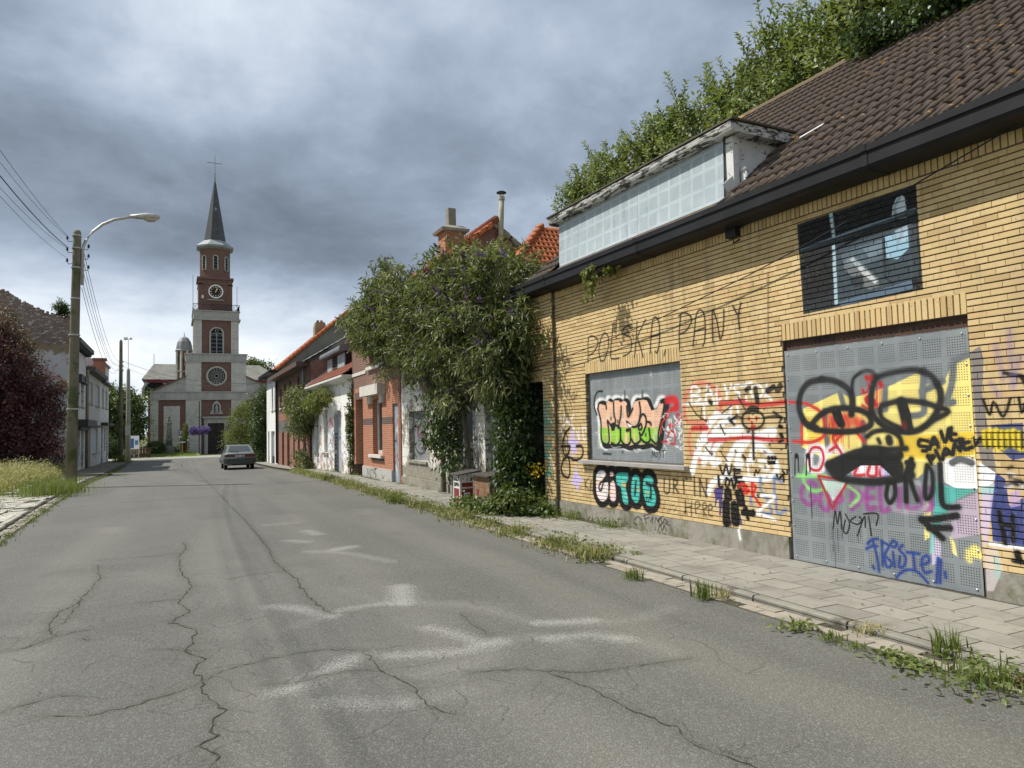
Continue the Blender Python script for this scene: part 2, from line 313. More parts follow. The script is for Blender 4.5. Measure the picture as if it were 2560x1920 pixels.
def road_marks():
    P = PROAD; rd = random.Random(12); gp = lambda f, pts: [tuple(G(*f(*p))[:2]) for p in pts]
    for x, w in ((-1.15, .55), (.55, .5), (1.9, .5), (3.4, .6)): P.stroke([(x+.1*math.sin(y), y) for y in range(1, 16)], (.62, .60, .56), w, soft=.30, op=.16)
    for k in range(46): x, y = rd.uniform(-3, 4.8), rd.uniform(2, 15); P.stroke([(x, y), (x+rd.uniform(-.3, .3), y+rd.uniform(-.6, .6))], rd.choice([(.28, .27, .25), (.32, .31, .28), (.60, .58, .53)]), rd.uniform(.1, .4), soft=.16, op=rd.uniform(.06, .17))
    WP_ = (.80, .80, .78)
    for w, op, pts in [(.15, .5, [(90, 158), (170, 165), (258, 184)]), (.10, .45, [(285, 170), (345, 158), (412, 150)]), (.20, .6, [(465, 100), (468, 148)]), (.13, .5, [(545, 220), (620, 238), (690, 262)]), (.14, .5, [(440, 300), (560, 292), (650, 286), (745, 258)]), (.15, .55, [(118, 402), (220, 360), (350, 298)]), (.13, .34, [(250, 434), (400, 440), (525, 428)]), (.11, .55, [(865, 204), (940, 202), (1015, 197)]), (.13, .5, [(890, 250), (1000, 241), (1115, 252)]),
                        (.16, .17, [(470, 148), (640, 152), (780, 185), (880, 206), (1010, 205), (1160, 190), (1235, 162)]), (.18, .17, [(520, 425), (650, 402), (800, 372), (860, 335), (960, 320), (975, 280), (890, 248), (800, 250)]), (.16, .15, [(1110, 250), (1205, 272), (1262, 305)]), (.14, .14, [(150, 218), (255, 184)]), (.16, .15, [(480, 360), (600, 340), (700, 318), (750, 262)]), (.14, .13, [(860, 345), (960, 385), (1080, 400)]), (.13, .13, [(410, 150), (350, 130), (300, 105)])]: P.stroke(gp(ZP, pts), WP_, w, soft=.02, op=op*.68, rough=.06)
    for w, op, pts in [(.12, .3, [(1150, 368), (1220, 362), (1285, 358)]), (.2, .42, [(1325, 392), (1372, 408)]), (.14, .4, [(1245, 434), (1325, 441)]), (.22, .5, [(1450, 474), (1512, 462)]), (.12, .35, [(1330, 482), (1500, 490), (1690, 526)])]: P.stroke(gp(Z7, pts), WP_, w, soft=.02, op=op*.68, rough=.06)
    def crackwalk(p, a, L_, w, d=0):
        pts = [p]; x, y = p
        for k in range(int(L_/.06)):
            a += rd.gauss(0, .45); x += .06*math.cos(a); y += .06*math.sin(a); pts.append((x, y))
            if d < 2 and rd.random() < .07: crackwalk((x, y), a+rd.choice([-1, 1])*rd.uniform(.6, 1.3), L_*rd.uniform(.25, .6), w*.8, d+1)
        P.stroke(pts, (.15, .145, .13), w, soft=.005, op=.75, smooth=False, rough=.002)
    for f, w, pts in CR_:
        q = gp(f, pts); P.stroke(q, (.27, .27, .22), .09, soft=.06, op=.34)
        for p in q:
            for k in range(2 if w > .014 else 1):
                if rd.random() < .62: crackwalk(p, rd.uniform(0, 6.28), rd.uniform(.15, .7), rd.uniform(.004, .009))
    for cx, cy, n in [(Z7, (300, 760), 26), (Z7, (760, 770), 16), (Z7, (200, 860), 12), (Z7, (850, 930), 12), (Z7, (860, 1050), 10), (Z8, (180, 1000), 8), (Z7, (430, 560), 8), (Z7, (1200, 550), 7)]:
        c = G(*cx(*cy)); P.stroke([(c[0]-.3, c[1]), (c[0]+.3, c[1])], (.27, .265, .24), .5, soft=.25, op=.22)
        for k in range(n): crackwalk((c[0]+rd.gauss(0, .35), c[1]+rd.gauss(0, .4)), rd.uniform(0, 6.28), rd.uniform(.15, .5), rd.uniform(.003, .007))
    for k in range(14): crackwalk((rd.uniform(-2, 4.3), rd.uniform(2.5, 14)), rd.uniform(0, 6.28), rd.uniform(.3, 1.2), rd.uniform(.003, .006))
road_marks()
def asphalt():
    t = NT('old asphalt'); st = t.noise(.8, 4, .55, (1, .12, 1)); pt = t.noise(.33, 5, .6, off=(2, 8, 0))
    c = t.mix(t.ramp(pt, .3, .72), (.130, .125, .111), (.170, .163, .145))
    c = t.mix(t.ramp(st, .45, .72, 0, .55), c, (.205, .196, .173)); c = t.mix(t.ramp(t.noise(.9, 5, .6, (1, .1, 1), (6, 1, 0)), .56, .72, 0, .5), c, (.094, .090, .082))
    g1 = t.n('TexVoronoi', {'feature': 'F1'}, Vector=t.pos(), Scale=95.0); g2 = t.noise(150, 3, .7); g3 = t.noise(38, 3, .6)
    c = t.mix(t.ramp(g1.outputs['Color'], .68, .9, 0, .30), c, (.33, .32, .29)); c = t.mix(t.ramp(g2, .45, .66, .5, 0), c, (.055, .053, .049))
    c = t.mix(t.ramp(g3, .55, .7, 0, .3), c, (.10, .10, .092))
    g4 = t.n('TexVoronoi', {'feature': 'F1'}, Vector=t.pos(), Scale=88.0); sp_ = t.n('SeparateColor', Color=g4.outputs['Color']); c = t.mix(t.ramp(sp_.outputs[0], .70, .88, 0, .20), c, (.30, .365, .325)); c = t.mix(t.ramp(sp_.outputs[1], .72, .9, 0, .4), c, (.075, .083, .077))
    c, al = PROAD.layer(t, c, (1., 0., 0.), 0., wear=.80, strength=1., dv=(0., 1., 0.), lo=(.42, .58), ns=70)
    h = t.math('ADD', t.math('MULTIPLY', g1.outputs['Distance'], -1.2), t.math('MULTIPLY', g2, .8)); t.bump(h, .55, .008)
    return t.fin(c, .88, spec=.25)
M_ASPH = asphalt()
def slabmat(name, c1, c2, dirt, edge=(.10, .10, .075)):
    t = NT(name); r = t.n('ObjectInfo').outputs['Random']
    c = t.mix(r, c1, c2); c = t.mix(t.ramp(t.noise(2.2, 6, .7), .45, .72, 0, .75), c, dirt); c = t.mix(t.ramp(t.noise(9, 5, .7, off=(3, 3, 3)), .52, .75, 0, .5), c, edge)
    c = t.mix(t.ramp(t.noise(160, 2, .6), .5, .75, 0, .45), c, (.33, .32, .29)); t.bump(t.noise(110, 3), .35, .004); return t.fin(c, .9)
M_SLAB = slabmat('concrete paving slab', (.205, .197, .172), (.275, .263, .228), (.145, .138, .117))
M_SLABL = slabmat('pale paving slab', (.36, .345, .30), (.46, .44, .38), (.25, .24, .19))
M_SETT = slabmat('gutter paver', (.25, .225, .185), (.32, .285, .23), (.16, .145, .115))
M_KERB = mat('weathered kerb concrete', (.17, .16, .14), (.25, .24, .20), 3, .9, .4, 120, c3=(.07, .065, .05), dscale=2.5)
M_JOINT = mat('dark joint soil', (.075, .068, .048), (.05, .047, .032), 8, .95, .5, 90)
YS = list(np.arange(-40, 96, 2.0))
b = MB()
xs = [-600, -200, -60, -25, -12, -5, 0, 5, 12, 25, 60, 200, 600]; ys = [-150, -50, 0, 12, 18, 25, 29, 33, 38, 43, 50, 60, 75, 95, 130, 250, 900]
for y in ys:
    for x in xs: b.v.append((x, y, gz(y)-.03))
for i in range(len(ys)-1):
    for j in range(len(xs)-1): n = i*len(xs)+j; b.f.append((n, n+1, n+1+len(xs), n+len(xs)))
b.build('ground', M_SOIL, kind='structure', label='weedy soil and meadow ground around the street')
ROAD = strip('road', LE, RE, YS, 0, M_ASPH, nx=4, kind='structure', label='cracked grey asphalt street running to the church')
strip('village_square', lambda y: -40, lambda y: 40, [82, 86, 90, 93], .004, mat('pale square asphalt', (.30, .285, .245), (.25, .24, .205), 1.2, .9, .4, 90), nx=4, kind='structure', label='pale asphalt square in front of the church lawn')
# road: open cracks
def ribbon(b, pts, w, dz, jit=0., step=.05, wv=.4, tap=True):
    P = [np.array(p[:2]) for p in pts]; Q = []
    for a, c in zip(P[:-1], P[1:]):
        n = max(2, int(np.linalg.norm(c-a)/step))
        for k in range(n): Q.append(a+(c-a)*k/n)
    Q.append(P[-1]); Q = np.array(Q); j = RNG.normal(0, 1, Q.shape)*jit; j = (j+np.roll(j, 1, 0))*.6; Q = Q+j; n0 = len(b.v)
    for i in range(len(Q)):
        d = Q[min(i+1, len(Q)-1)]-Q[max(0, i-1)]; d = d/(np.linalg.norm(d)+1e-9); nn = np.array([-d[1], d[0]]); ww = w/2*(1+wv*RNG.normal())
        ww = max(w*.15, ww)*(min(1, (i+1)/4., (len(Q)-i)/4.) if tap else 1)
        for sg in (-1, 1): p = Q[i]+nn*sg*ww; b.v.append((p[0], p[1], gz(p[1])+dz))
    for i in range(len(Q)-1): b.f.append((n0+2*i, n0+2*i+1, n0+2*i+3, n0+2*i+2))
M_CRACK = mat('dirt in asphalt crack', (.035, .034, .028), (.06, .06, .032), 9, .95, 0)
for f, w, pts in CR_:
    b = MB(); ribbon(b, [G(*f(*p)) for p in pts], w*.36, .004, .012, .035, .55); b.build('crack', M_CRACK, ROAD, recalc=False)
def worn(name, col, lo, hi):
    t = NT(name); t.fin(t.mix(t.noise(6, 3), col, tuple(x*.8 for x in col)), .85); fac = t.math('MULTIPLY', t.ramp(t.noise(75, 4, .75), lo, hi), t.ramp(t.noise(5, 4, .6), .35, .6, .45, 1))
    tr = t.n('BsdfTransparent'); mx = t.n('MixShader', _0=fac); t.t.links.new(tr.outputs[0], mx.inputs[1]); t.t.links.new(t.b.outputs[0], mx.inputs[2]); t.t.links.new(mx.outputs[0], t.t.nodes['Material Output'].inputs[0]); return t.m
M_PM = worn('worn white road paint', (.60, .60, .57), .47, .68); M_PF = worn('faded road paint', (.46, .46, .43), .54, .80); M_TAR = worn('dark tyre and tar film', (.05, .048, .045), .42, .72)
for pts in ([(400, 212), (700, 190), (1000, 182)], [(240, 300), (560, 268), (900, 245)]):
    b = MB(); ribbon(b, [G(*Z7(*p)) for p in pts], .12, .006, .006, .05, .10); b.build('tar_film', M_TAR, ROAD, recalc=False)
# right pavement: base, slabs, kerb, gutter pavers
def gutter_w(Y): return .24
PAVR = strip('pavement', lambda y: RE(y)+.32, lambda y: WX(y)+.05, [y for y in np.arange(-12, 64, 1.0)], .0602, M_JOINT, kind='structure', label='concrete slab pavement along the yellow house and the row')
def slab_field(parent, mt, x_of, rows, y0, y1, lx, ly, top, keep, tilt, seed, name='slab', zf=lambda x, y: 0.):
    r = random.Random(seed); ny = int((y1-y0)/ly); lst = []
    me = bpy.data.meshes.new(name); b = MB(); g = .005; hx, hy, c = lx/2-g, ly/2-g, .003
    pr = [(-hx, -hy), (hx, -hy), (hx, hy), (-hx, hy)]; tp = [(-hx+c, -hy+c), (hx-c, -hy+c), (hx-c, hy-c), (-hx+c, hy-c)]
    b.loft([[(*p, -.05) for p in pr], [(*p, -c) for p in pr], [(*p, 0.) for p in tp]]); me.from_pydata(b.v, [], b.f); fixnormals(me); me.materials.append(mt)
    for i in range(rows):
        for j in range(ny):
            y = y0+(j+.5+(.5 if i % 2 else 0))*ly; x = x_of(y)+(i+.5)*lx
            if not keep(x, y, r): continue
            lst.append((x, y))
    lst = sorted(lst, key=lambda p: p[0]**2+p[1]**2)[:299]
    for x, y in lst:
        o = bpy.data.objects.new(name, me); COL.objects.link(o); o.parent = parent
        o.location = Vector((x, y, gz(y)+top+zf(x, y)+r.uniform(-1, 1)*tilt*.10))-Vector(LOC[parent.name]); o.rotation_euler = (r.gauss(0, tilt*.012)+math.atan((gz(y+.3)-gz(y-.3))/.6), r.gauss(0, tilt*.012), -math.atan((x_of(y+.5)-x_of(y-.5)))+r.gauss(0, tilt*.006))
def rslab_x(y): return RE(y)+.33
slab_field(PAVR, M_SLAB, rslab_x, 5, 1.6, 25.6, .298, .40, .062, lambda x, y, r: x < WX(y)-.05, .012, 3)
strip('pavement_far', lambda y: RE(y)+.3, lambda y: WX(y)+.05, [25.6, 29, 33, 38, 43, 50, 58, 66], .062, M_SLAB, PAVR)
KR = strip('kerb', lambda y: RE(y)+.235, lambda y: RE(y)+.325, [y for y in np.arange(-12, 60, 1.0)], .03, M_JOINT, kind='structure', label='low concrete kerb along the right pavement')
for y in range(0, 26):
    if 9 < y < 25 and y % 3: continue
    b = MB(); x = RE(y+.5)+.24; ya, yb = y+.01, y+.99; z = gz(y+.5)
    b.loft([[(x, ya, z-.03), (x+.088, ya, z-.03), (x+.088, ya, z+.058), (x+.014, ya, z+.06), (x, ya, z+.046)], [(x, yb, z-.03), (x+.088, yb, z-.03), (x+.088, yb, z+.06), (x+.014, yb, z+.06), (x, yb, z+.046)]]); b.build('kerb_stone', M_KERB, KR)
GT = strip('gutter', lambda y: RE(y)-.01, lambda y: RE(y)+.25, [y for y in np.arange(-12, 60, 1.0)], .002, M_JOINT, kind='structure', label='paved gutter strip between asphalt and right kerb')
slab_field(GT, M_SETT, lambda y: RE(y)+.003, 2, 1.5, 13.5, .115, .215, .012, lambda x, y, r: r.random() > .04, .05, 5, 'paver')
# left pavement, overgrown
PAVL = strip('pavement', lambda y: LE(y)-2.1, lambda y: LE(y)-.38, [y for y in np.arange(4, 84, 1.0)], .030, mat('grassy joint soil', (.085, .10, .035), (.15, .14, .08), 5, .95, .6, 60), kind='structure', label='overgrown pavement with loose pale slabs beside the meadow')
slab_field(PAVL, M_SLABL, lambda y: LE(y)-1.9, 5, 8, 31, .30, .40, .062, lambda x, y, r: r.random() > (.14 if x > LE(y)-1.3 else .45), .22, 8)
strip('pavement_far', lambda y: LE(y)-2.2, lambda y: LE(y)-.4, [31, 34, 38, 43, 50, 60, 70, 80], .05, mat('dark worn pavement', (.14, .13, .10), (.09, .085, .06), 2, .9, .5, 60), PAVL)
KL = strip('kerb', lambda y: LE(y)-.38, lambda y: LE(y)-.27, [y for y in np.arange(4, 84, 1.0)], .02, M_JOINT, kind='structure', label='uneven pale kerb stones beside the meadow')
M_KERBL = mat('pale kerb stone', (.40, .38, .32), (.30, .29, .24), 3, .9, .4, 120, c3=(.16, .15, .11), dscale=2)
for y in range(7, 34):
    if y in (19, 22, 24, 27, 30): continue
    b = MB(); x = LE(y+.5)-.385; ya, yb = y+.02, y+.97; z = gz(y+.5)+random.uniform(-.012, .012)
    b.loft([[(x, yy, z-.02), (x+.1, yy, z-.02), (x+.1, yy, z+.062), (x+.085, yy, z+.078), (x, yy, z+.078)] for yy in (ya, yb)]); b.build('kerb_stone', M_KERBL, KL)
GL = strip('gutter', lambda y: LE(y)-.275, lambda y: LE(y)+.01, [y for y in np.arange(4, 84, 1.0)], .003, M_JOINT, kind='structure', label='paved gutter strip along the left kerb')
slab_field(GL, M_SETT, lambda y: LE(y)-.26, 2, 8, 26, .115, .215, .012, lambda x, y, r: r.random() > .1, .08, 15, 'paver')
# ================================================================== graffiti on the yellow house
def wq(f, pts, off=0.): return [(-s, z) for s, z in (WS(f(*p), off) for p in pts)]
PWALL = Paint('wall graffiti', -12.7, -2.3, 0, 4.0, 185)
def wall_graffiti():
    P = PWALL; S = lambda f, c, w, pts, **k: P.stroke(wq(f, pts), c, w, **k); F = lambda f, c, pts, **k: P.poly(wq(f, pts), c, **k)
    # POLSKA PANY
    for pts in [[(405, 610), (405, 500), (405, 390)], [(405, 390), (440, 370), (490, 400), (490, 460), (455, 520), (415, 550)], [(520, 600), (505, 500), (530, 380), (560, 345), (590, 380), (590, 480), (555, 590), (525, 600)], [(630, 320), (615, 480), (618, 575), (690, 575)], [(800, 300), (775, 278), (735, 300), (725, 350), (790, 380), (805, 440), (790, 520), (730, 555)],
                [(855, 240), (850, 380), (832, 565)], [(935, 220), (890, 310), (862, 390), (890, 480), (912, 565)], [(978, 525), (985, 380), (1000, 230), (1025, 197), (1055, 240), (1065, 360), (1055, 480), (1038, 525), (1025, 515)], [(985, 378), (1062, 360)], [(1118, 500), (1105, 550)], [(1248, 500), (1245, 340), (1258, 170)], [(1240, 185), (1290, 158), (1345, 185), (1355, 240), (1310, 320), (1255, 352)],
                [(1372, 465), (1385, 320), (1400, 180), (1435, 132), (1470, 165), (1485, 290), (1475, 420), (1462, 462)], [(1395, 325), (1480, 295)], [(1555, 430), (1550, 260), (1552, 135), (1590, 230), (1622, 400), (1650, 300), (1655, 130)], [(1735, 90), (1775, 165), (1800, 160)], [(1812, 70), (1790, 170), (1798, 310)]]:
        S(GC, (.10, .08, .06), .026, pts, soft=.007, op=.95)
    # mural: a dark painted window scene
    F(R5, (0.129, 0.157, 0.176), [(230, 910), (975, 660), (1020, 1320), (270, 1475)])
    F(R5, (0.206, 0.262, 0.299), [(470, 1060), (940, 905), (955, 1250), (480, 1405)]); F(R5, (0.076, 0.090, 0.104), [(245, 925), (425, 865), (440, 1000), (252, 1060)]); F(R5, (0.070, 0.084, 0.098), [(255, 1095), (440, 1035), (455, 1330), (275, 1390)]); F(R5, (0.097, 0.115, 0.133), [(455, 850), (965, 680), (975, 840), (470, 1000)])
    F(R5, (.80, .86, .90), [(820, 890), (830, 790), (855, 740), (885, 722), (905, 740), (918, 850), (915, 868)]); F(R5, (.62, .70, .74), [(825, 880), (835, 790), (862, 742), (880, 735), (852, 800), (850, 875)])
    F(R5, (0.655, 0.810, 0.900), [(780, 985), (925, 935), (932, 1060), (860, 1130), (790, 1120)], op=.8); F(R5, (.66, .74, .80), [(840, 950), (922, 915), (926, 1000), (870, 1030)], op=.8)
    F(R5, (0.235, 0.263, 0.282), [(250, 1060), (975, 800), (978, 840), (252, 1095)]); F(R5, (0.562, 0.670, 0.748), [(250, 1062), (975, 805), (976, 818), (250, 1074)], op=.7)
    F(R5, (0.686, 0.779, 0.810), [(430, 840), (452, 832), (470, 990), (450, 995)]); F(R5, (0.624, 0.717, 0.763), [(448, 1040), (468, 1035), (488, 1410), (465, 1420)]); F(R5, (0.407, 0.435, 0.444), [(520, 1180), (545, 1120), (575, 1105), (620, 1140), (745, 1255), (745, 1300), (680, 1320), (590, 1260)]); F(R5, (0.888, 0.900, 0.900), [(560, 1130), (580, 1115), (735, 1262), (720, 1285), (640, 1220)], op=.7)
    F(R5, (0.133, 0.152, 0.171), [(560, 1240), (640, 1225), (650, 1290), (590, 1310)], op=.8); S(R5, (0.081, 0.090, 0.099), .012, [(775, 1000), (785, 1250)], soft=.006); S(R5, (0.097, 0.115, 0.133), .012, [(785, 1250), (930, 1330)], soft=.006); F(R5, (0.469, 0.578, 0.686), [(490, 1400), (940, 1260), (1010, 1300), (500, 1425)], op=.6); F(R5, (0.069, 0.078, 0.087), [(950, 1240), (1010, 1270), (1015, 1320), (955, 1310)])
    for i in range(16):
        a = random.uniform(.05, .95); b_ = random.uniform(.1, .9); x = 240+730*a; y = 905-245*a+60+480*b_; S(R5, random.choice([(0.296, 0.361, 0.407), (0.070, 0.079, 0.097), (0.190, 0.236, 0.265)]), .02, [(x, y), (x+random.uniform(-30, 40), y+random.uniform(30, 90))], soft=.03, op=.35)
    F(R5, (.50, .58, .64), [(500, 1090), (760, 1000), (770, 1120), (640, 1180), (520, 1160)], op=.35); F(R5, (.6, .68, .74), [(640, 1060), (760, 1010), (765, 1080), (690, 1130)], op=.35); F(R5, (0.287, 0.335, 0.371), [(930, 900), (975, 880), (1000, 1240), (945, 1260)], op=.5)
    # GITOS
    shapes = [((.93, .87, .86), [(190, 1300), (195, 1210), (230, 1160), (280, 1165), (300, 1215), (265, 1280), (320, 1285), (318, 1430), (280, 1485), (230, 1475), (195, 1400)]), ((.93, .80, .80), [(335, 1240), (325, 1195), (345, 1170), (375, 1190), (372, 1235)]), ((.93, .82, .82), [(330, 1280), (370, 1262), (390, 1310), (400, 1420), (385, 1485), (345, 1485), (325, 1420)]),
              ((.28, .72, .68), [(388, 1260), (390, 1200), (420, 1180), (480, 1178), (515, 1190), (520, 1260), (495, 1330), (515, 1420), (520, 1510), (480, 1515), (450, 1470), (435, 1350), (400, 1320)]), ((.28, .72, .68), [(535, 1310), (550, 1230), (590, 1200), (630, 1250), (635, 1400), (620, 1490), (580, 1500), (540, 1440)]), ((.28, .72, .68), [(655, 1260), (690, 1210), (740, 1215), (770, 1270), (765, 1320), (790, 1400), (795, 1490), (760, 1540), (700, 1530), (665, 1440), (650, 1350)])]
    for c, pts in shapes: P.stroke(wq(GA, pts+[pts[0]]), BLK, .16, soft=.012); 
    for c, pts in shapes: P.poly(wq(GA, pts), c, smooth=True); S(GA, BLK, .035, pts+[pts[0]], soft=.006)
    for c, pts in [(BLK, [(225, 1350), (235, 1300), (265, 1285), (250, 1360), (230, 1365)]), (BLK, [(590, 1280), (580, 1410)]), (BLK, [(700, 1300), (735, 1340), (735, 1440)]), (BLK, [(690, 1300), (760, 1320)])]: S(GA, c, .03, pts)
    for i in range(14): x, y = random.choice([(300, 1380), (230, 1250), (460, 1320), (600, 1390), (700, 1400), (470, 1400)]); x += random.uniform(-25, 25); y += random.uniform(-40, 40); S(GA, random.choice([(.88, .68, .34), (.75, .7, .66), (.6, .8, .78)]), .05, [(x, y), (x+14, y+6)], soft=.02, op=.5)
    for pts in [[(690, 1440), (705, 1435), (690, 1475), (710, 1478)], [(712, 1442), (728, 1438), (712, 1478), (730, 1480)], [(735, 1462), (748, 1460)]]: S(GA, BLK, .012, pts, soft=.004)
    # URI IN / HERE and small tags
    for pts in [[(868, 1250), (870, 1370), (890, 1398), (918, 1380), (922, 1260)], [(962, 1395), (960, 1260)], [(960, 1262), (1000, 1280), (985, 1320), (962, 1325)], [(965, 1325), (1010, 1390)], [(1060, 1260), (1065, 1400)]]: S(GA, (.13, .11, .08), .028, pts, soft=.008, op=.85)
    for pts in [[(178, 1040), (182, 1220)], [(235, 1230), (232, 1060)], [(232, 1060), (295, 1230)], [(295, 1230), (300, 1060)]]: S(GB, (.13, .11, .08), .03, pts, soft=.008, op=.85)
    for pts in [[(95, 1400), (90, 1270)], [(90, 1340), (150, 1330)], [(150, 1280), (150, 1420)], [(195, 1400), (185, 1300), (215, 1285), (235, 1320), (200, 1350)], [(270, 1420), (262, 1310), (285, 1295), (300, 1340), (270, 1360), (290, 1420)], [(320, 1360), (355, 1350), (345, 1310), (318, 1330), (322, 1410), (358, 1425)], [(100, 1370), (80, 1390)]]: S(GB, (.12, .1, .08), .022, pts, soft=.008, op=.8)
    for i in range(26): x = random.uniform(830, 990); y = random.uniform(1500, 1570); S(GA, (.1, .08, .06), .012, [(x, y), (x+random.uniform(-12, 12), y+random.uniform(-18, 18))], op=.6)
    # big white piece and BALYSTOK
    S(GB, (.86, .30, .30), .055, [(300, 480), (130, 500), (80, 400), (90, 250), (160, 150), (250, 110), (380, 160), (440, 280), (420, 400), (300, 500), (200, 540), (140, 600), (130, 720), (170, 830), (280, 880), (350, 800), (355, 680), (300, 590), (240, 560)], soft=.03, op=.55)
    for pts, w in [([(160, 980), (210, 780), (300, 560), (400, 420)], .10), ([(270, 900), (330, 700), (430, 520), (560, 480)], .09), ([(230, 700), (400, 620), (640, 560)], .09), ([(420, 880), (360, 900), (380, 760), (520, 600), (620, 640)], .09), ([(500, 1000), (520, 860), (640, 660), (720, 620)], .09), ([(640, 900), (600, 960), (620, 800), (740, 640), (820, 620)], .09), ([(740, 880), (780, 720), (880, 600), (960, 590)], .09), ([(960, 590), (930, 660), (800, 700), (880, 780), (960, 860), (990, 970), (920, 1040), (700, 1060), (480, 1050), (360, 1100), (320, 1190)], .085), ([(230, 800), (280, 860), (350, 840)], .08), ([(820, 880), (890, 890), (900, 960), (830, 940)], .04), ([(330, 470), (450, 430), (560, 470)], .06), ([(540, 340), (520, 470)], .05)]: S(GB, WHT, w, pts, soft=.018, op=.95)
    for pts in [[(150, 290), (150, 160), (200, 150), (230, 200), (160, 230), (240, 260), (190, 300)], [(290, 290), (310, 130), (370, 280)], [(300, 220), (350, 215)], [(400, 150), (400, 270), (440, 268)], [(475, 130), (500, 200), (545, 125)], [(500, 200), (495, 290)], [(620, 130), (575, 140), (580, 190), (620, 210), (610, 270), (570, 280)], [(640, 140), (740, 110)], [(685, 130), (690, 300)], [(750, 240), (735, 180), (760, 140), (810, 130), (850, 180), (830, 240), (780, 260), (750, 235)], [(880, 250), (890, 130)], [(960, 140), (895, 200), (940, 290)], [(60, 315), (420, 310)], [(270, 310), (280, 470)], [(600, 300), (610, 420)], [(700, 860), (715, 1060)], [(620, 1540), (640, 1650)]]: S(GB, WHT, .03, pts, soft=.008, op=.92)
    for pts, w in [([(430, 320), (640, 295), (690, 320), (880, 325), (1060, 300)], .06), ([(320, 672), (500, 668), (700, 650), (900, 670), (1110, 680)], .045), ([(160, 560), (300, 555)], .07)]: S(GB, (.76, .2, .2), w, pts, soft=.012, op=.9)
    for pts, w in [([(650, 470), (665, 420), (720, 392), (790, 392), (845, 420), (865, 475), (840, 535), (780, 562), (710, 560), (660, 520), (650, 470)], .035), ([(720, 380), (750, 365), (795, 375)], .08), ([(530, 480), (600, 445), (650, 455)], .03), ([(530, 480), (570, 520)], .035), ([(545, 470), (600, 425)], .025), ([(865, 455), (960, 440), (1040, 455)], .03), ([(1040, 455), (1020, 500)], .03), ([(960, 400), (1040, 455)], .035), ([(755, 580), (765, 860)], .035), ([(720, 160), (690, 180)], .06), ([(780, 170), (800, 290)], .07), ([(900, 190), (960, 150)], .07), ([(1000, 180), (1025, 140)], .08), ([(125, 300), (200, 420), (300, 490)], .02), ([(250, 360), (240, 470)], .02), ([(450, 410), (545, 335)], .018), ([(610, 250), (690, 390)], .02), ([(430, 520), (480, 620)], .02), ([(290, 750), (350, 820)], .02), ([(430, 780), (500, 880)], .02), ([(660, 830), (680, 860)], .04), ([(330, 290), (345, 310)], .06)]: S(GB, (.07, .06, .06), w, pts, soft=.007, op=.9)
    for x, y in [(715, 460), (790, 455), (745, 500), (745, 545), (768, 540)]: S(GB, (.7, .12, .14), .04, [(x, y), (x, y+8)], soft=.01)
    for pts, w in [([(430, 930), (460, 1010), (490, 920), (520, 1015), (548, 925)], .03), ([(575, 960), (572, 1050)], .035), ([(560, 965), (630, 970)], .03), ([(590, 1005), (625, 1000)], .025), ([(575, 1045), (640, 1040)], .035), ([(418, 1035), (425, 1130), (460, 1135)], .04), ([(490, 1060), (485, 1120), (510, 1135), (525, 1080), (495, 1050)], .035), ([(545, 1060), (570, 1150), (590, 1060)], .04), ([(610, 1140), (650, 1170), (600, 1200), (640, 1150)], .04), ([(600, 1090), (660, 1095)], .04), ([(1050, 980), (1070, 1010)], .03), ([(990, 1020), (1010, 1060), (1050, 1020), (1060, 1080)], .03), ([(1020, 540), (1040, 545)], .05), ([(1030, 620), (1045, 640)], .05), ([(1015, 690), (1050, 680)], .03), ([(770, 1020), (785, 970), (800, 1000), (825, 970)], .022)]: S(GB, BLK, w, pts, soft=.006)
    F(GB, (.2, .17, .50), [(370, 1170), (400, 1140), (460, 1150), (455, 1250), (440, 1420), (425, 1420), (420, 1260), (400, 1270), (390, 1340), (380, 1330), (385, 1250)], op=.92); F(GB, (.2, .17, .5), [(540, 1270), (600, 1300), (650, 1480), (655, 1520), (620, 1500), (590, 1330)], op=.85); F(GB, (.2, .17, .5), [(500, 1380), (530, 1420), (545, 1520), (515, 1530)], op=.85)
    for pts, w in [([(490, 1180), (520, 1175), (530, 1250), (495, 1250), (490, 1190)], .07), ([(490, 1310), (495, 1480)], .14), ([(575, 1330), (585, 1470)], .15), ([(600, 1200), (630, 1300)], .09), ([(650, 1200), (665, 1320)], .06), ([(660, 1390), (760, 1395)], .08), ([(690, 1350), (670, 1370)], .06), ([(760, 1370), (755, 1420)], .04), ([(700, 1440), (710, 1450)], .05)]: S(GB, BLK, w, pts, soft=.008)
    for i in range(8): x = 470+random.uniform(0, 160); S(GB, BLK, .008, [(x, 1470), (x, 1490+random.uniform(10, 60))], soft=.004, smooth=False)
    for pts in [[(650, 1110), (670, 1200)], [(650, 1115), (700, 1130), (665, 1160), (720, 1170), (690, 1200)], [(745, 1110), (750, 1230)], [(745, 1105), (785, 1140), (760, 1190), (745, 1200)], [(755, 1200), (830, 1320)]]: S(GB, (.80, .14, .12), .035, pts, soft=.007)
    S(GB, (.80, .14, .12), .05, [(620, 1130), (650, 1110)], soft=.008)
    for pts in [[(830, 1050), (830, 1150), (870, 1230)], [(965, 1050), (970, 1230)], [(980, 1240), (1000, 1400), (1080, 1360)], [(860, 1390), (940, 1390), (890, 1240)], [(730, 1240), (745, 1310)], [(980, 1050), (1040, 1090)]]: S(GB, (.36, .48, .68), .04, pts, soft=.015, op=.75)
    for pts in [[(790, 1225), (970, 1230), (800, 1380)], [(800, 1400), (900, 1430), (970, 1460)]]: S(GB, WHT, .035, pts, soft=.008)
    F(GB, BLK, [(895, 880), (980, 880), (975, 915), (900, 918)]); [S(GB, BLK, .045, [(x, 850), (x, 853)]) for x in (912, 945, 975)]
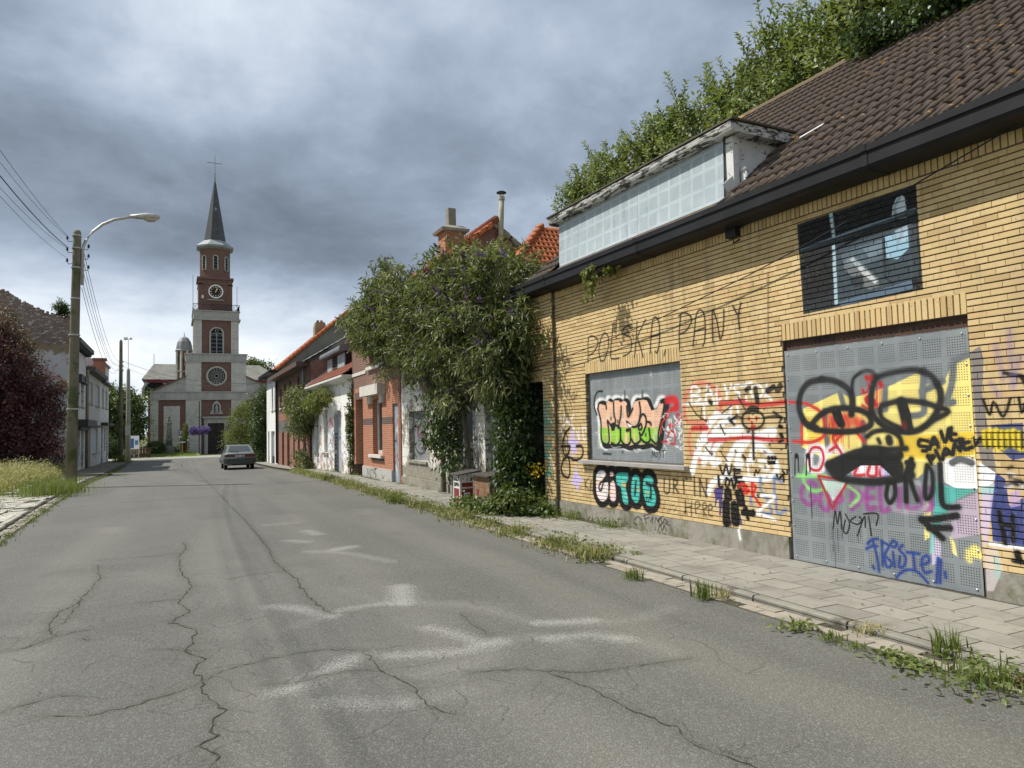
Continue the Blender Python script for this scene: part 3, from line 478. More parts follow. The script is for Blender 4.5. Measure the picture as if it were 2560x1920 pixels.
    for i in range(60):
        x = random.uniform(60, 1060); y = random.uniform(100, 1450); S(GB, random.choice([(.1, .09, .08), (.12, .1, .08), (.5, .42, .3)]), random.uniform(.012, .03), [(x, y), (x+random.uniform(-18, 18), y+random.uniform(-14, 14))], op=random.uniform(.4, .9), soft=.008)
    # far pilaster and the figure beside it
    for i in range(60): y = random.uniform(400, 1200); S(GD, random.choice([(.35, .68, .62), (.4, .72, .66), (.75, .6, .4)]), random.uniform(.03, .08), [(random.uniform(115, 195), y), (random.uniform(115, 195), y+random.uniform(-30, 30))], soft=.02, op=.55)
    for pts in [[(280, 690), (265, 750), (275, 810)], [(270, 690), (310, 655), (360, 670), (400, 720)], [(320, 640), (300, 600), (295, 560)], [(345, 640), (375, 600), (390, 570)], [(255, 590), (275, 625), (300, 620)], [(440, 700), (450, 830)], [(480, 700), (490, 830), (510, 820)], [(490, 700), (510, 700), (515, 740)], [(420, 740), (440, 820)]]: S(GD, WHT, .022, pts, soft=.006, op=.9)
    F(GD, (.78, .73, .90), [(372, 700), (398, 760), (402, 830), (445, 830), (430, 880), (425, 960), (370, 960), (345, 900), (315, 840), (350, 820), (358, 750)], op=.92); F(GD, (.78, .73, .90), [(415, 1090), (430, 1180), (490, 1240), (450, 1290), (430, 1370), (400, 1300), (360, 1280), (375, 1230), (395, 1180)], op=.92); F(GD, (.78, .73, .9), [(370, 960), (400, 940), (395, 980), (365, 1020)], op=.8)
    for pts in [[(350, 705), (300, 770), (280, 850), (285, 950), (305, 995), (340, 960), (350, 900)], [(262, 897), (345, 897)], [(420, 897), (475, 900), (485, 980), (440, 1035), (380, 1035)], [(380, 1030), (330, 1010), (285, 1040), (262, 1120), (280, 1190), (330, 1220), (350, 1170), (345, 1050), (335, 1020)]]: S(GD, BLK, .045, pts, soft=.012)
    for i in range(26): x = random.uniform(370, 420); y = random.uniform(325, 440); S(GD, BLK, .014, [(x, y), (x+random.uniform(-12, 12), y+random.uniform(-6, 6))], op=.85)
    for i in range(40): x = random.uniform(410, 520); y = random.choice([random.uniform(540, 690), random.uniform(1020, 1160)]); S(GD, random.choice([BLK, (.2, .16, .1)]), .010, [(x, y), (x+random.uniform(-14, 14), y+random.uniform(-4, 4))], op=.6)
    for pts in [[(505, 1240), (512, 1340)], [(540, 1235), (512, 1290), (550, 1350)], [(575, 1260), (565, 1340), (590, 1350)]]: S(GD, (.2, .17, .12), .03, pts, soft=.012, op=.7)
    # right of the metal door
    F(GE, (.46, .45, .46), [(140, 350), (190, 320), (205, 380), (200, 560), (225, 700), (265, 900), (270, 960), (230, 960), (190, 860), (165, 680), (150, 480)], op=.9); F(GE, (.12, .21, .47), [(240, 700), (395, 690), (405, 860), (345, 870), (260, 800)], op=.9); F(GE, (.12, .21, .47), [(265, 930), (310, 960), (330, 1090), (400, 1050), (405, 1285), (250, 1260), (235, 1080)], op=.95)
    F(GE, (.93, .93, .94), [(185, 880), (225, 905), (265, 930), (260, 970), (225, 1000), (185, 1005)]); F(GE, (.80, .74, .85), [(195, 1010), (260, 980), (250, 1060), (230, 1220), (210, 1300), (195, 1180)], op=.85); F(GE, (.62, .80, .78), [(190, 1000), (260, 990), (250, 1030), (195, 1040)], op=.8); F(GE, (.85, .80, .82), [(210, 1300), (270, 1290), (300, 1400), (260, 1500), (215, 1500)], op=.5); S(GE, (.55, .78, .72), .03, [(265, 1340), (280, 1430)], soft=.02, op=.6)
    S(GE, (.94, .94, .95), .03, [(235, 1270), (320, 1285), (405, 1295)], soft=.008)
    for pts, w in [([(205, 580), (235, 650), (255, 590), (300, 660), (335, 575)], .025), ([(375, 570), (390, 640), (402, 600)], .025), ([(305, 450), (405, 470)], .035), ([(385, 465), (405, 500)], .03), ([(280, 1120), (310, 1270)], .035), ([(345, 1140), (350, 1260)], .03), ([(300, 1180), (350, 1190)], .03), ([(370, 1320), (375, 1340)], .06), ([(350, 1355), (405, 1365)], .04), ([(170, 790), (205, 760), (215, 790)], .04)]: S(GE, BLK, w, pts, soft=.008)
    for i in range(7): x = 210+i*28; S(GE, (.90, .80, .18), .055, [(x, 735+random.uniform(-8, 8)), (x+8, 800+random.uniform(-10, 15))], soft=.012, op=.9); S(GE, BLK, .02, [(x+12, 735), (x+14, 810)], op=.8)
    for pts in [[(265, 320), (300, 480)], [(330, 250), (345, 500)], [(240, 500), (280, 560)], [(380, 370), (350, 520)]]: S(GE, (.50, .44, .62), .04, pts, soft=.03, op=.5)
    for i in range(14): x = random.uniform(300, 400); y = random.uniform(900, 1000); S(GE, random.choice([BLK, (.9, .9, .9), (.3, .26, .3)]), .03, [(x, y), (x+random.uniform(-25, 25), y+random.uniform(-12, 12))], op=.8)
    F(GE, (.72, .62, .78), [(330, 1030), (380, 1010), (385, 1090), (335, 1100)], op=.8)
    # plinth tags
    for pts in [[(785, 1440), (800, 1490)], [(785, 1445), (820, 1430)], [(790, 1465), (815, 1455)], [(825, 1480), (840, 1450), (835, 1490)], [(850, 1490), (855, 1455), (870, 1480), (885, 1455), (890, 1490)], [(895, 1450), (870, 1470), (885, 1500), (900, 1480)], [(905, 1500), (905, 1465), (920, 1475)], [(930, 1480), (915, 1490), (935, 1500)], [(730, 1470), (750, 1450), (770, 1470)], [(870, 1530), (880, 1500), (895, 1530), (905, 1505), (920, 1535)]]: S(R2, (.08, .07, .07), .02, pts, soft=.006, op=.8)
wall_graffiti()
PDOOR = Paint('door graffiti', -6.05, -3.9, 0, 2.5, 230); DOFF = .02
def door_graffiti():
    P = PDOOR; S = lambda c, w, pts, **k: P.stroke(wq(R3, pts, DOFF), c, w, **k); F = lambda c, pts, **k: P.poly(wq(R3, pts, DOFF), c, **k)
    YEL = (.93, .86, .50); GRY = (.40, .42, .43)
    F(YEL, [(245, 560), (460, 460), (520, 500), (740, 430), (950, 330), (950, 420), (1060, 400), (1110, 290), (1205, 250), (1240, 860), (1000, 880), (900, 960), (760, 880), (620, 860), (420, 870), (240, 780)]); F((.92, .76, .20), [(780, 720), (1240, 690), (1245, 820), (1000, 850), (790, 840)], op=.85); F((.90, .74, .2), [(250, 600), (420, 640), (460, 760), (290, 760)], op=.6)
    for pts in [[(460, 470), (480, 540)], [(720, 440), (715, 560)], [(940, 330), (935, 480), (940, 580), (870, 600)], [(1110, 280), (1105, 400), (1075, 520), (1110, 520)], [(1205, 245), (1120, 280)], [(640, 580), (720, 560)], [(370, 570), (375, 660)], [(380, 720), (390, 780)], [(590, 640), (600, 760)], [(930, 460), (1050, 400)]]: S(GRY, .06, pts, soft=.012)
    for pts in [[(280, 830), (300, 785), (350, 790), (365, 850), (340, 910), (290, 900), (280, 830)], [(400, 800), (440, 780), (470, 830), (440, 900)]]: S((.92, .92, .95), .10, pts, soft=.02); S((.78, .14, .18), .026, pts, soft=.007)
    S((.93, .93, .95), .13, [(560, 920), (700, 920)], soft=.02); [S((.78, .16, .2), .03, p) for p in [[(560, 890), (545, 940), (600, 940)], [(630, 890), (620, 940), (665, 945), (670, 890)], [(700, 895), (690, 940), (720, 950)]]]; F((.72, .70, .88), [(690, 900), (740, 890), (745, 950), (700, 960)], op=.8)
    F((.95, .95, .95), [(1040, 910), (1060, 850), (1120, 835), (1190, 835), (1240, 850), (1255, 930), (1255, 1020), (1120, 1015), (1060, 980)]); S((.35, .36, .37), .06, [(1105, 870), (1150, 850), (1215, 870)], soft=.01); F((.32, .70, .66), [(1010, 980), (1080, 1005), (1160, 1020), (1255, 1025), (1190, 1050), (1120, 1090), (1060, 1180), (1010, 1290), (985, 1280), (1000, 1120)], op=.92)
    F((.80, .70, .80), [(1090, 1110), (1255, 1040), (1275, 1280), (1100, 1310)], op=.6); F((.93, .88, .55), [(940, 1110), (985, 1105), (975, 1300), (945, 1320)], op=.9); F((.93, .88, .55), [(1090, 1290), (1120, 1330), (1135, 1410), (1105, 1390)], op=.9); F((.84, .78, .88), [(985, 1280), (1040, 1330), (1040, 1440), (990, 1460)], op=.75); F((.5, .78, .75), [(980, 1270), (1005, 1290), (1000, 1390), (975, 1400)], op=.7)
    for i in range(8): x = 1190+random.uniform(0, 70); y = 1350+random.uniform(0, 80); S((.93, .88, .5), .05, [(x, y), (x+10, y+12)], soft=.015, op=.8)
    for pts in [[(320, 1000), (285, 985), (240, 1020), (245, 1080), (290, 1110), (320, 1070), (290, 1060)], [(350, 1040), (345, 1110), (390, 1140), (400, 1040)], [(430, 1140), (440, 1020), (470, 1080), (430, 1100)], [(530, 1020), (525, 1130)], [(525, 1025), (590, 1060), (530, 1135)], [(650, 1010), (615, 1020), (620, 1130), (660, 1130)], [(620, 1075), (650, 1070)], [(690, 1000), (700, 1140), (750, 1130)], [(800, 1020), (800, 1140)], [(840, 1020), (850, 1140), (900, 1130)], [(930, 1010), (940, 1130), (985, 1120), (980, 1020)]]: S((.58, .22, .56), .055, pts, soft=.012, op=.75)
    S((.62, .62, .64), .05, [(760, 1110), (740, 1020), (820, 985), (910, 990), (950, 1060), (930, 1150), (780, 1140), (750, 1090)], soft=.015, op=.8)
    for pts in [[(215, 945), (380, 945)], [(265, 890), (250, 970), (300, 1030), (380, 1020)], [(500, 1000), (570, 1060), (520, 1120)]]: S((.55, .85, .48), .035, pts, soft=.015, op=.85)
    F((.80, .92, .86), [(350, 970), (500, 985), (420, 1090)], op=.8); S((.68, .12, .14), .025, [(335, 945), (505, 975), (415, 1130), (335, 945)], soft=.006, smooth=False)
    for pts in [[(165, 520), (240, 525), (300, 545), (355, 590), (375, 700), (300, 750), (190, 745)], [(240, 620), (240, 760)], [(440, 740), (470, 700), (420, 720), (440, 770)], [(560, 700), (600, 750)]]: S((.80, .14, .12), .034, pts, soft=.010, op=.9)
    for i in range(22): x = random.uniform(390, 590); y = random.uniform(590, 680); S((.80, .12, .10), .06, [(x, y), (x+15, y+random.uniform(-5, 25))], soft=.05, op=.35)
    for x, y, r in [(590, 450, .03), (625, 420, .03), (690, 410, .05), (640, 380, .07), (610, 375, .04), (630, 500, .08), (615, 505, .06), (650, 515, .05)]: S((.72, .08, .10), r, [(x, y), (x+6, y+14)], soft=.012)
    S((.78, .1, .12), .022, [(590, 540), (625, 558), (675, 535)]); S((.78, .1, .12), .02, [(590, 470), (610, 465), (625, 440)])
    for i in range(26): x = random.choice([random.uniform(395, 520), random.uniform(640, 700)]); y = 640 if x < 560 else 420; S((.7, .1, .1), .006, [(x, y), (x, y+random.uniform(40, 190))], smooth=False, soft=.004, op=.7)
    K = dict(soft=.018, op=.97)
    S(BLK, .075, [(360, 390), (280, 410), (235, 470), (225, 560), (260, 640), (320, 670)], **K); S(BLK, .07, [(350, 388), (430, 400), (500, 440), (530, 500), (525, 590)], **K); S(BLK, .06, [(290, 660), (340, 600), (420, 560), (540, 560), (620, 590), (635, 650), (560, 685), (440, 690), (330, 680), (290, 655)], **K); F(BLK, [(410, 560), (460, 560), (490, 650), (450, 665), (425, 620)]); S(BLK, .07, [(425, 570), (470, 650)], **K)
    S(BLK, .04, [(530, 470), (535, 390), (590, 345), (640, 345), (670, 375)], soft=.015); S(BLK, .06, [(670, 375), (640, 470), (640, 590)], **K); S(BLK, .06, [(680, 375), (760, 350), (880, 335), (970, 360), (1020, 420), (1040, 500), (1010, 590), (960, 650), (880, 690), (760, 680), (690, 640), (645, 590)], **K)
    S(BLK, .05, [(700, 540), (800, 515), (920, 520), (1010, 545), (1080, 575), (1000, 620)], **K); S(BLK, .045, [(690, 560), (700, 610), (760, 650), (850, 685)], **K); F(BLK, [(800, 520), (840, 505), (870, 600), (880, 680), (825, 685)]); S(BLK, .10, [(812, 520), (850, 670)], **K); S((.5, .1, .1), .05, [(828, 640), (832, 665)], soft=.02, op=.7)
    S(BLK, .045, [(615, 720), (660, 690), (740, 685), (800, 720), (815, 765)], **K); S(BLK, .05, [(600, 785), (700, 795), (840, 788)], **K); S(BLK, .07, [(740, 730), (745, 750)], **K); S(BLK, .035, [(680, 735), (690, 755)], **K)
    F(BLK, [(390, 880), (470, 840), (590, 805), (700, 800), (770, 840), (800, 900), (780, 970), (740, 930), (690, 885), (580, 885), (510, 930), (470, 960), (420, 925)]); S(BLK, .08, [(390, 885), (430, 940), (520, 970), (650, 980), (780, 965), (870, 940)], **K); S(BLK, .09, [(400, 880), (560, 815), (700, 800), (790, 870), (800, 930)], **K); S(BLK, .09, [(780, 840), (800, 825)], **K)
    for pts, w in [([(870, 850), (840, 940), (840, 1090)], .05), ([(845, 870), (880, 880), (860, 950), (905, 1085)], .05), ([(735, 990), (725, 1060), (745, 1100), (775, 1060), (770, 990), (735, 985)], .045), ([(960, 890), (950, 990), (955, 1075), (990, 1040), (990, 930), (960, 885)], .045), ([(1035, 880), (1040, 1000), (1055, 1115), (1140, 1125)], .05)]: S(BLK, w, pts, soft=.014)
    for pts in [[(965, 745), (920, 740), (915, 770), (960, 780), (955, 800), (935, 800)], [(975, 790), (1000, 725), (1025, 780)], [(985, 765), (1020, 755)], [(1040, 690), (1065, 750), (1085, 675)], [(1100, 670), (1095, 730), (1125, 745), (1150, 735)], [(1100, 705), (1125, 705)], [(965, 830), (985, 875)], [(965, 835), (1000, 830), (990, 850)], [(1010, 800), (1035, 850)], [(1050, 850), (1065, 790), (1100, 820)], [(1060, 825), (1085, 815)], [(1110, 820), (1120, 765), (1150, 800), (1150, 745)], [(1165, 735), (1175, 790), (1220, 780)], [(1165, 760), (1200, 750)], [(1235, 730), (1245, 775)]]: S(BLK, .034, pts, soft=.008)
    for pts in [[(925, 1195), (1000, 1195), (1130, 1175)], [(930, 1200), (990, 1250), (1050, 1305)], [(970, 1245), (1090, 1245)]]: S(BLK, .06, pts, soft=.012)
    for pts in [[(420, 1250), (432, 1150), (445, 1220), (460, 1150), (470, 1250)], [(490, 1200), (480, 1260), (500, 1275), (515, 1220), (490, 1165)], [(550, 1180), (520, 1205), (560, 1225), (585, 1200), (570, 1180)], [(560, 1290), (600, 1180), (605, 1240)], [(625, 1180), (640, 1290)], [(595, 1165), (675, 1165), (668, 1230)]]: S(BLK, .018, pts, soft=.005)
    for x, y0, y1 in [(418, 1240, 1380), (430, 1320, 1470), (446, 1250, 1380), (470, 1250, 1300), (562, 1285, 1330), (575, 1260, 1300)]: S(BLK, .006, [(x, y0), (x+4, y1)], smooth=False, soft=.003)
    BL = (.12, .24, .52)
    for pts in [[(618, 1335), (645, 1312), (678, 1308)], [(612, 1366), (640, 1352), (672, 1350)], [(648, 1318), (670, 1400), (685, 1495)], [(700, 1320), (705, 1460)], [(700, 1325), (740, 1350), (720, 1400), (760, 1450), (730, 1470), (715, 1410)], [(765, 1385), (775, 1470)], [(820, 1345), (800, 1370), (835, 1410), (830, 1460), (800, 1470), (805, 1410)], [(845, 1385), (915, 1395)], [(880, 1390), (890, 1480)], [(925, 1460), (970, 1440), (960, 1405), (930, 1430), (945, 1500), (985, 1495)], [(1025, 1420), (1015, 1560)], [(1040, 1430), (1035, 1560)], [(1065, 1500), (1068, 1530)], [(650, 1465), (655, 1480)], [(785, 1530), (830, 1490), (900, 1495), (965, 1560)], [(765, 1320), (750, 1340), (770, 1355), (788, 1335), (765, 1318)]]: S(BL, .03, pts, soft=.008, op=.95)
    for x0, y0 in [(200, 830), (265, 830)]: S(BLK, .016, [(x0, y0+110), (x0+3, y0), (x0+18, y0), (x0+22, y0+90)], soft=.005); S(BLK, .05, [(x0+8, y0), (x0+10, y0+4)], soft=.01)
    S((.2, .2, .2), .012, [(290, 1000), (300, 1190)], soft=.004); S((.55, .57, .58), .05, [(520, 330), (560, 320), (650, 350), (900, 300), (1090, 290)], soft=.02, op=.35)
door_graffiti()
PWIN = Paint('window graffiti', -10.3, -7.7, .9, 2.6, 230); WOFF = .07
def window_graffiti():
    P = PWIN; S = lambda c, w, pts, **k: P.stroke(wq(GA, pts, WOFF), c, w, **k); F = lambda c, pts, **k: P.poly(wq(GA, pts, WOFF), c, **k)
    out = [(215, 560), (215, 520), (250, 500), (290, 520), (320, 480), (350, 500), (380, 480), (420, 480), (440, 500), (470, 480), (500, 500), (520, 630), (580, 490), (620, 480), (660, 470), (700, 480), (745, 580), (800, 560), (830, 490), (870, 490), (880, 520), (850, 640), (815, 900), (790, 930), (740, 900), (690, 910), (640, 920), (590, 910), (520, 930), (460, 910), (400, 910), (330, 910), (270, 910), (250, 860), (240, 680)]
    off = [(x+18, y+12) for x, y in out]
    S(WHT, .16, out+[out[0]], soft=.02, op=.9); F(BLK, off); S(BLK, .10, off+[off[0]], soft=.01); F((.90, .72, .60), out)
    for i in range(34): x = random.uniform(240, 830); F((.52, .78, .20) if i % 5 else (.62, .84, .3), [(x-28, 745+random.uniform(-10, 20)), (x+28, 745+random.uniform(-10, 20)), (x+16, 905), (x-16, 905)], op=.55) if x < 790 else None
    for i in range(24): x = random.uniform(240, 820); y = random.uniform(540, 880); S(random.choice([(.75, .74, .72), (.9, .85, .8), (.6, .62, .6)]), .05, [(x, y), (x+10, y+25)], soft=.03, op=.4)
    bl = [[(215, 560), (245, 690), (250, 860), (285, 910), (325, 890), (320, 750), (310, 680), (350, 730), (390, 690), (375, 620), (370, 500)], [(300, 560), (290, 500)], [(370, 720), (430, 750), (435, 870), (400, 920), (350, 900)], [(445, 540), (440, 640), (415, 750)], [(440, 760), (445, 870), (490, 920), (535, 890), (535, 760)], [(500, 690), (560, 740), (610, 720), (635, 600), (625, 500)], [(545, 860), (580, 910), (630, 880), (630, 820)], [(500, 540), (515, 640), (560, 560)], [(620, 740), (640, 710), (650, 750), (630, 770), (615, 750), (620, 700), (650, 620), (685, 640), (690, 720), (650, 820), (625, 800)], [(640, 860), (690, 900), (730, 870), (720, 760)], [(700, 690), (730, 700), (740, 720)], [(745, 870), (790, 910), (820, 860)], [(215, 570), (230, 505), (280, 515)], [(840, 500), (870, 510), (850, 640), (815, 800), (815, 900)]]
    for p in bl: S(BLK, .034, p, soft=.005)
    F(BLK, [(345, 710), (385, 705), (380, 770), (350, 775)], smooth=True); S(BLK, .05, [(500, 775), (520, 770)]); F(WHT, [(500, 700), (560, 730), (530, 745)])
    for x, y in [(345, 660), (412, 685), (688, 820)]: S(BLK, .014, [(x-7, y-14), (x+7, y+14)], soft=.004); S(BLK, .014, [(x+7, y-14), (x-7, y+14)], soft=.004)
    S((.1, .11, .12), .035, [(260, 390), (215, 395), (185, 450), (180, 540), (205, 620)], soft=.008)
    for pts in [[(480, 390), (482, 450)], [(655, 390), (655, 460)]]: S((.2, .22, .23), .04, pts, soft=.012, op=.7)
    S(RED, .12, [(900, 480), (950, 470), (985, 490), (990, 550)], soft=.03, op=.95); S(RED, .08, [(940, 570), (960, 565)], soft=.02); S((.66, .08, .1), .04, [(890, 600), (910, 590), (910, 630), (890, 630)], soft=.012); F((.8, .1, .12), [(918, 702), (955, 700), (958, 752), (920, 752)])
    for pts in [[(840, 800), (850, 700), (900, 650)], [(850, 890), (900, 885), (970, 910), (970, 800), (920, 790), (905, 840)], [(985, 720), (1030, 660), (1035, 620), (1000, 620), (995, 660)]]: S((.72, .1, .12), .028, pts, soft=.01)
    for i in range(46): x = random.uniform(860, 1050); y = random.uniform(610, 990); S((.9, .9, .9), .014, [(x, y), (x+random.uniform(-26, 26), y+random.uniform(-40, 40)), (x+random.uniform(-26, 26), y+random.uniform(-40, 40))], soft=.006, op=.8)
    for pts in [[(745, 1045), (755, 980), (765, 1030), (775, 985), (778, 1045)], [(790, 1000), (788, 1035), (805, 1030), (802, 995), (790, 1000)], [(835, 985), (815, 995), (835, 1015), (815, 1060)], [(845, 980), (885, 970)], [(865, 975), (860, 1045)]]: S((.08, .08, .09), .014, pts, soft=.004)
    S(BLK, .03, [(270, 1005), (345, 1010)]); S(BLK, .03, [(460, 990), (462, 992)]); S((.85, .85, .85), .02, [(280, 968), (310, 968)], soft=.006)
    for pts in [[(215, 870), (220, 940)], [(232, 880), (235, 950)], [(570, 960), (600, 990), (635, 960)], [(350, 930), (375, 945), (440, 935)], [(190, 795), (230, 800)], [(725, 205), (745, 200), (735, 235)]]: S((.8, .82, .83), .02, pts, soft=.008, op=.7)
window_graffiti()
DU = (-WU[0], -WU[1], 0.0); QO = float(WO@WU)
# ================================================================== the yellow brick house
def yellow_brick():
    t = NT('yellow facing brick'); v = t.attr('v')
    c = t.mix(v, (.575, .42, .195), (.675, .515, .27)); c = t.mix(t.ramp(v, .05, .2, .45, 0), c, (.40, .27, .12)); c = t.mix(t.ramp(v, .82, .95, 0, .6), c, (.56, .35, .15)); c = t.mix(t.ramp(t.noise(22, 5, .65), .45, .75, 0, .3), c, (.48, .33, .15))
    c = t.mix(t.ramp(t.noise(1.1, 5, .6, (1, 1, .5)), .48, .75, 0, .5), c, (.36, .27, .15)); c = t.mix(t.ramp(t.noise(30, 3, .6, off=(8, 8, 8)), .66, .72, 0, .7), c, (.22, .17, .10)); c = t.mix(t.ramp(t.noise(2.0, 6, .7, (2.2, 2.2, .2), (4, 4, 0)), .52, .72, 0, .6), c, (.27, .20, .115))
    z = t.n('SeparateXYZ', Vector=t.pos()).outputs[2]
    c, al = PWALL.layer(t, c, DU, QO); t.bump(t.noise(140, 3), .25, .004); return t.fin(c, .72, spec=.35)
def mortar():
    t = NT('grey raked mortar'); c = t.mix(t.noise(9, 4), (.105, .096, .077), (.16, .147, .12)); c, al = PWALL.layer(t, c, DU, QO, strength=.55); t.bump(t.noise(90, 3), .4, .005); return t.fin(c, .95)
M_YB, M_MO = yellow_brick(), mortar()
M_PLINTH = None
def plinthmat():
    t = NT('stained concrete plinth'); c = t.mix(t.noise(3, 6, .7), (.34, .32, .275), (.24, .228, .195)); c = t.mix(t.ramp(t.noise(1.6, 6, .7, (1, 1, .5), (3, 9, 2)), .45, .66, 0, .85), c, (.12, .112, .088)); c = t.mix(t.ramp(t.noise(14, 5, .75), .5, .7, 0, .5), c, (.16, .15, .12)); c = t.mix(t.ramp(t.noise(2.2, 5, .7, off=(7, 7, 7)), .50, .66, 0, .8), c, (.10, .10, .04))
    c, al = PWALL.layer(t, c, DU, QO); t.bump(t.noise(60, 4), .4, .006); return t.fin(c, .92)
M_PLINTH = plinthmat()
YH = thing('brick_house', WP(7.5, 1.0, 0), 'long yellow brick house covered in graffiti, boarded with perforated metal sheets', 'house')
OPN = [(7.80, 10.20, 1.06, 2.69), (3.93, 6.02, 0.0, 2.755), (11.53, 12.44, 0.0, 2.655)]
HOLE = [(7.80, 10.20, 1.06, 2.48), (3.93, 6.02, 0.0, 2.545), (11.53, 12.44, 0.0, 2.45)]
S0, S1, SF = -2.0, 11.15, 12.52
FO = lambda s: -.07 if s > S1 else 0.
def cell_wall(name, cuts_u, cuts_z, solid, fn, mt, parent, th=.24):  # fn(u, depth, z) -> world; faces only where solid meets air
    b = MB(); nu, nz = len(cuts_u)-1, len(cuts_z)-1; sol = [[solid((cuts_u[i]+cuts_u[i+1])/2, (cuts_z[j]+cuts_z[j+1])/2) for j in range(nz)] for i in range(nu)]
    g = lambda i, j: 0 <= i < nu and 0 <= j < nz and sol[i][j]
    for i in range(nu):
        for j in range(nz):
            if not sol[i][j]: continue
            u0, u1, z0, z1 = cuts_u[i], cuts_u[i+1], cuts_z[j], cuts_z[j+1]
            b.quad(fn(u0, 0, z0), fn(u1, 0, z0), fn(u1, 0, z1), fn(u0, 0, z1)); b.quad(fn(u0, th, z0), fn(u0, th, z1), fn(u1, th, z1), fn(u1, th, z0))
            if not g(i-1, j): b.quad(fn(u0, 0, z0), fn(u0, 0, z1), fn(u0, th, z1), fn(u0, th, z0))
            if not g(i+1, j): b.quad(fn(u1, 0, z0), fn(u1, th, z0), fn(u1, th, z1), fn(u1, 0, z1))
            if not g(i, j-1): b.quad(fn(u0, 0, z0), fn(u0, th, z0), fn(u1, th, z0), fn(u1, 0, z0))
            if not g(i, j+1): b.quad(fn(u0, 0, z1), fn(u1, 0, z1), fn(u1, th, z1), fn(u0, th, z1))
    return b.build(name, mt, parent, recalc=False)
def inside(lst): return lambda u, z: any(a < u < b and c < z < d for a, b, c, d in lst)
hol = inside(HOLE)
cell_wall('wall', sorted({S0, S1, *[x for h in HOLE for x in h[:2] if x < S1]}), [0, .31, 1.06, 2.48, 2.545, 4.12], lambda u, z: not hol(u, z), lambda s, d, z: WP(s, .018+d, z), M_MO, YH)
cell_wall('wall', [S1, 11.53, 12.44, SF], [0, .31, 2.45, 4.12], lambda u, z: not hol(u, z), lambda s, d, z: WP(s, -.052+d, z), M_MO, YH, .5)
def brick_list():
    out = []; CH = .059; z = .315; k = 0; L_ = .207
    def emit(s0, s1, z0, z1, o0, dep): out.append((s0, s1, z0, z1, o0, dep))
    while z+.03 < 3.90:
        off = [0, .105, .04, .15, .07][k % 5]
        for a, b_, o in ((S0, S1-.004, 0.), (S1, SF, -.07)):
            iv = [(a, b_)]
            for h in OPN:
                if h[2]-.02 < z+.025 < h[3]-.005: iv = [(p, q) for (c, d) in iv for (p, q) in ((c, min(d, h[0])), (max(c, h[1]), d)) if q-p > .03]
            for c, d in iv:
                p = math.floor((c-off)/L_)*L_+off
                while p < d:
                    s0, s1 = max(c, p+.0014), min(d, p+L_-.0014)
                    if s1-s0 > .028: emit(s0, s1, z, z+.0462, o, .21 if (any(abs(s0-h[1]) < .02 or abs(s1-h[0]) < .02 for h in OPN)) else .075)
                    p += L_
        z += CH; k += 1
    def soldiers(s0, s1, z0, z1, o, dep=.075):
        n = round((s1-s0)/.0605); w = (s1-s0)/n
        for i in range(n): emit(s0+i*w+.004, s0+(i+1)*w-.008, z0, z1, o, dep)
    soldiers(S0, S1-.01, 3.918, 4.115, 0.); soldiers(S1+.005, SF, 3.918, 4.115, -.07); soldiers(7.80, 10.20, 2.485, 2.685, 0., .1); soldiers(3.93, 6.02, 2.55, 2.75, 0., .1); soldiers(11.53, 12.44, 2.455, 2.65, -.07, .1)
    return out
BR = brick_list()
BV = ((0, 3, 2, 1), (0, 1, 5, 4), (1, 2, 6, 5), (2, 3, 7, 6), (3, 0, 4, 7))
def brick_mesh(lst, name, org):
    V = []; Fc = []; val = []
    for s0, s1, z0, z1, o, d in lst:
        j = random.gauss(0, .0012); o = o+j; n = len(V)
        c = .0016; q = [(s1, o+d, z0), (s0, o+d, z0), (s0, o+d, z1), (s1, o+d, z1)]; f = [(s1, o+c, z0), (s0, o+c, z0), (s0, o+c, z1), (s1, o+c, z1)]; g = [(s1-c, o, z0+c), (s0+c, o, z0+c), (s0+c, o, z1-c), (s1-c, o, z1-c)]
        for p in q+f+g: w = np.array(WP(*p))-org; V.append(tuple(w))
        for a, b_ in ((0, 4), (4, 8)):
            for i in range(4): i2 = (i+1) % 4; Fc.append((n+a+i, n+a+i2, n+b_+i2, n+b_+i))
        Fc.append((n+8, n+9, n+10, n+11)); r = random.random(); val += [r]*9
    me = bpy.data.meshes.new(name); me.from_pydata(V, [], Fc); a = me.attributes.new('v', 'FLOAT', 'FACE'); a.data.foreach_set('value', val); me.materials.append(M_YB); return me
def inframe(P, pad=0.):
    d = np.array(P)-CAM; z = d@CF
    return z > .1 and abs(d@CR/z*FPX) < PW/2+pad and abs(d@CU/z*FPX) < PH/2+pad
def near_first(lst, cen):
    sc = [(np.linalg.norm(np.array(cen(b))-CAM)+(0 if inframe(cen(b)) else 100), i) for i, b in enumerate(lst)]; sc.sort(); return [i for _, i in sc]
idx = near_first(BR, lambda b: WP((b[0]+b[1])/2, 0, (b[2]+b[3])/2)); near = set(idx[:298])
for i in idx[:298]: link('brick', brick_mesh([BR[i]], 'brick', LOC[YH.name]), None, YH)
props(link('brick_field', brick_mesh([b for i, b in enumerate(BR) if i not in near], 'brick_field', LOC[YH.name]), None, YH), kind='stuff')
# plinth
b = MB(); b.wbox(S0, 3.90, -.015, .2, 0, .308); b.build('plinth', M_PLINTH, YH); b = MB(); b.wbox(6.04, S1-.003, -.015, .2, 0, .308); b.build('plinth', M_PLINTH, YH); b = MB(); b.wbox(S1, 11.53, -.09, .3, 0, .30); b.build('plinth', M_PLINTH, YH)
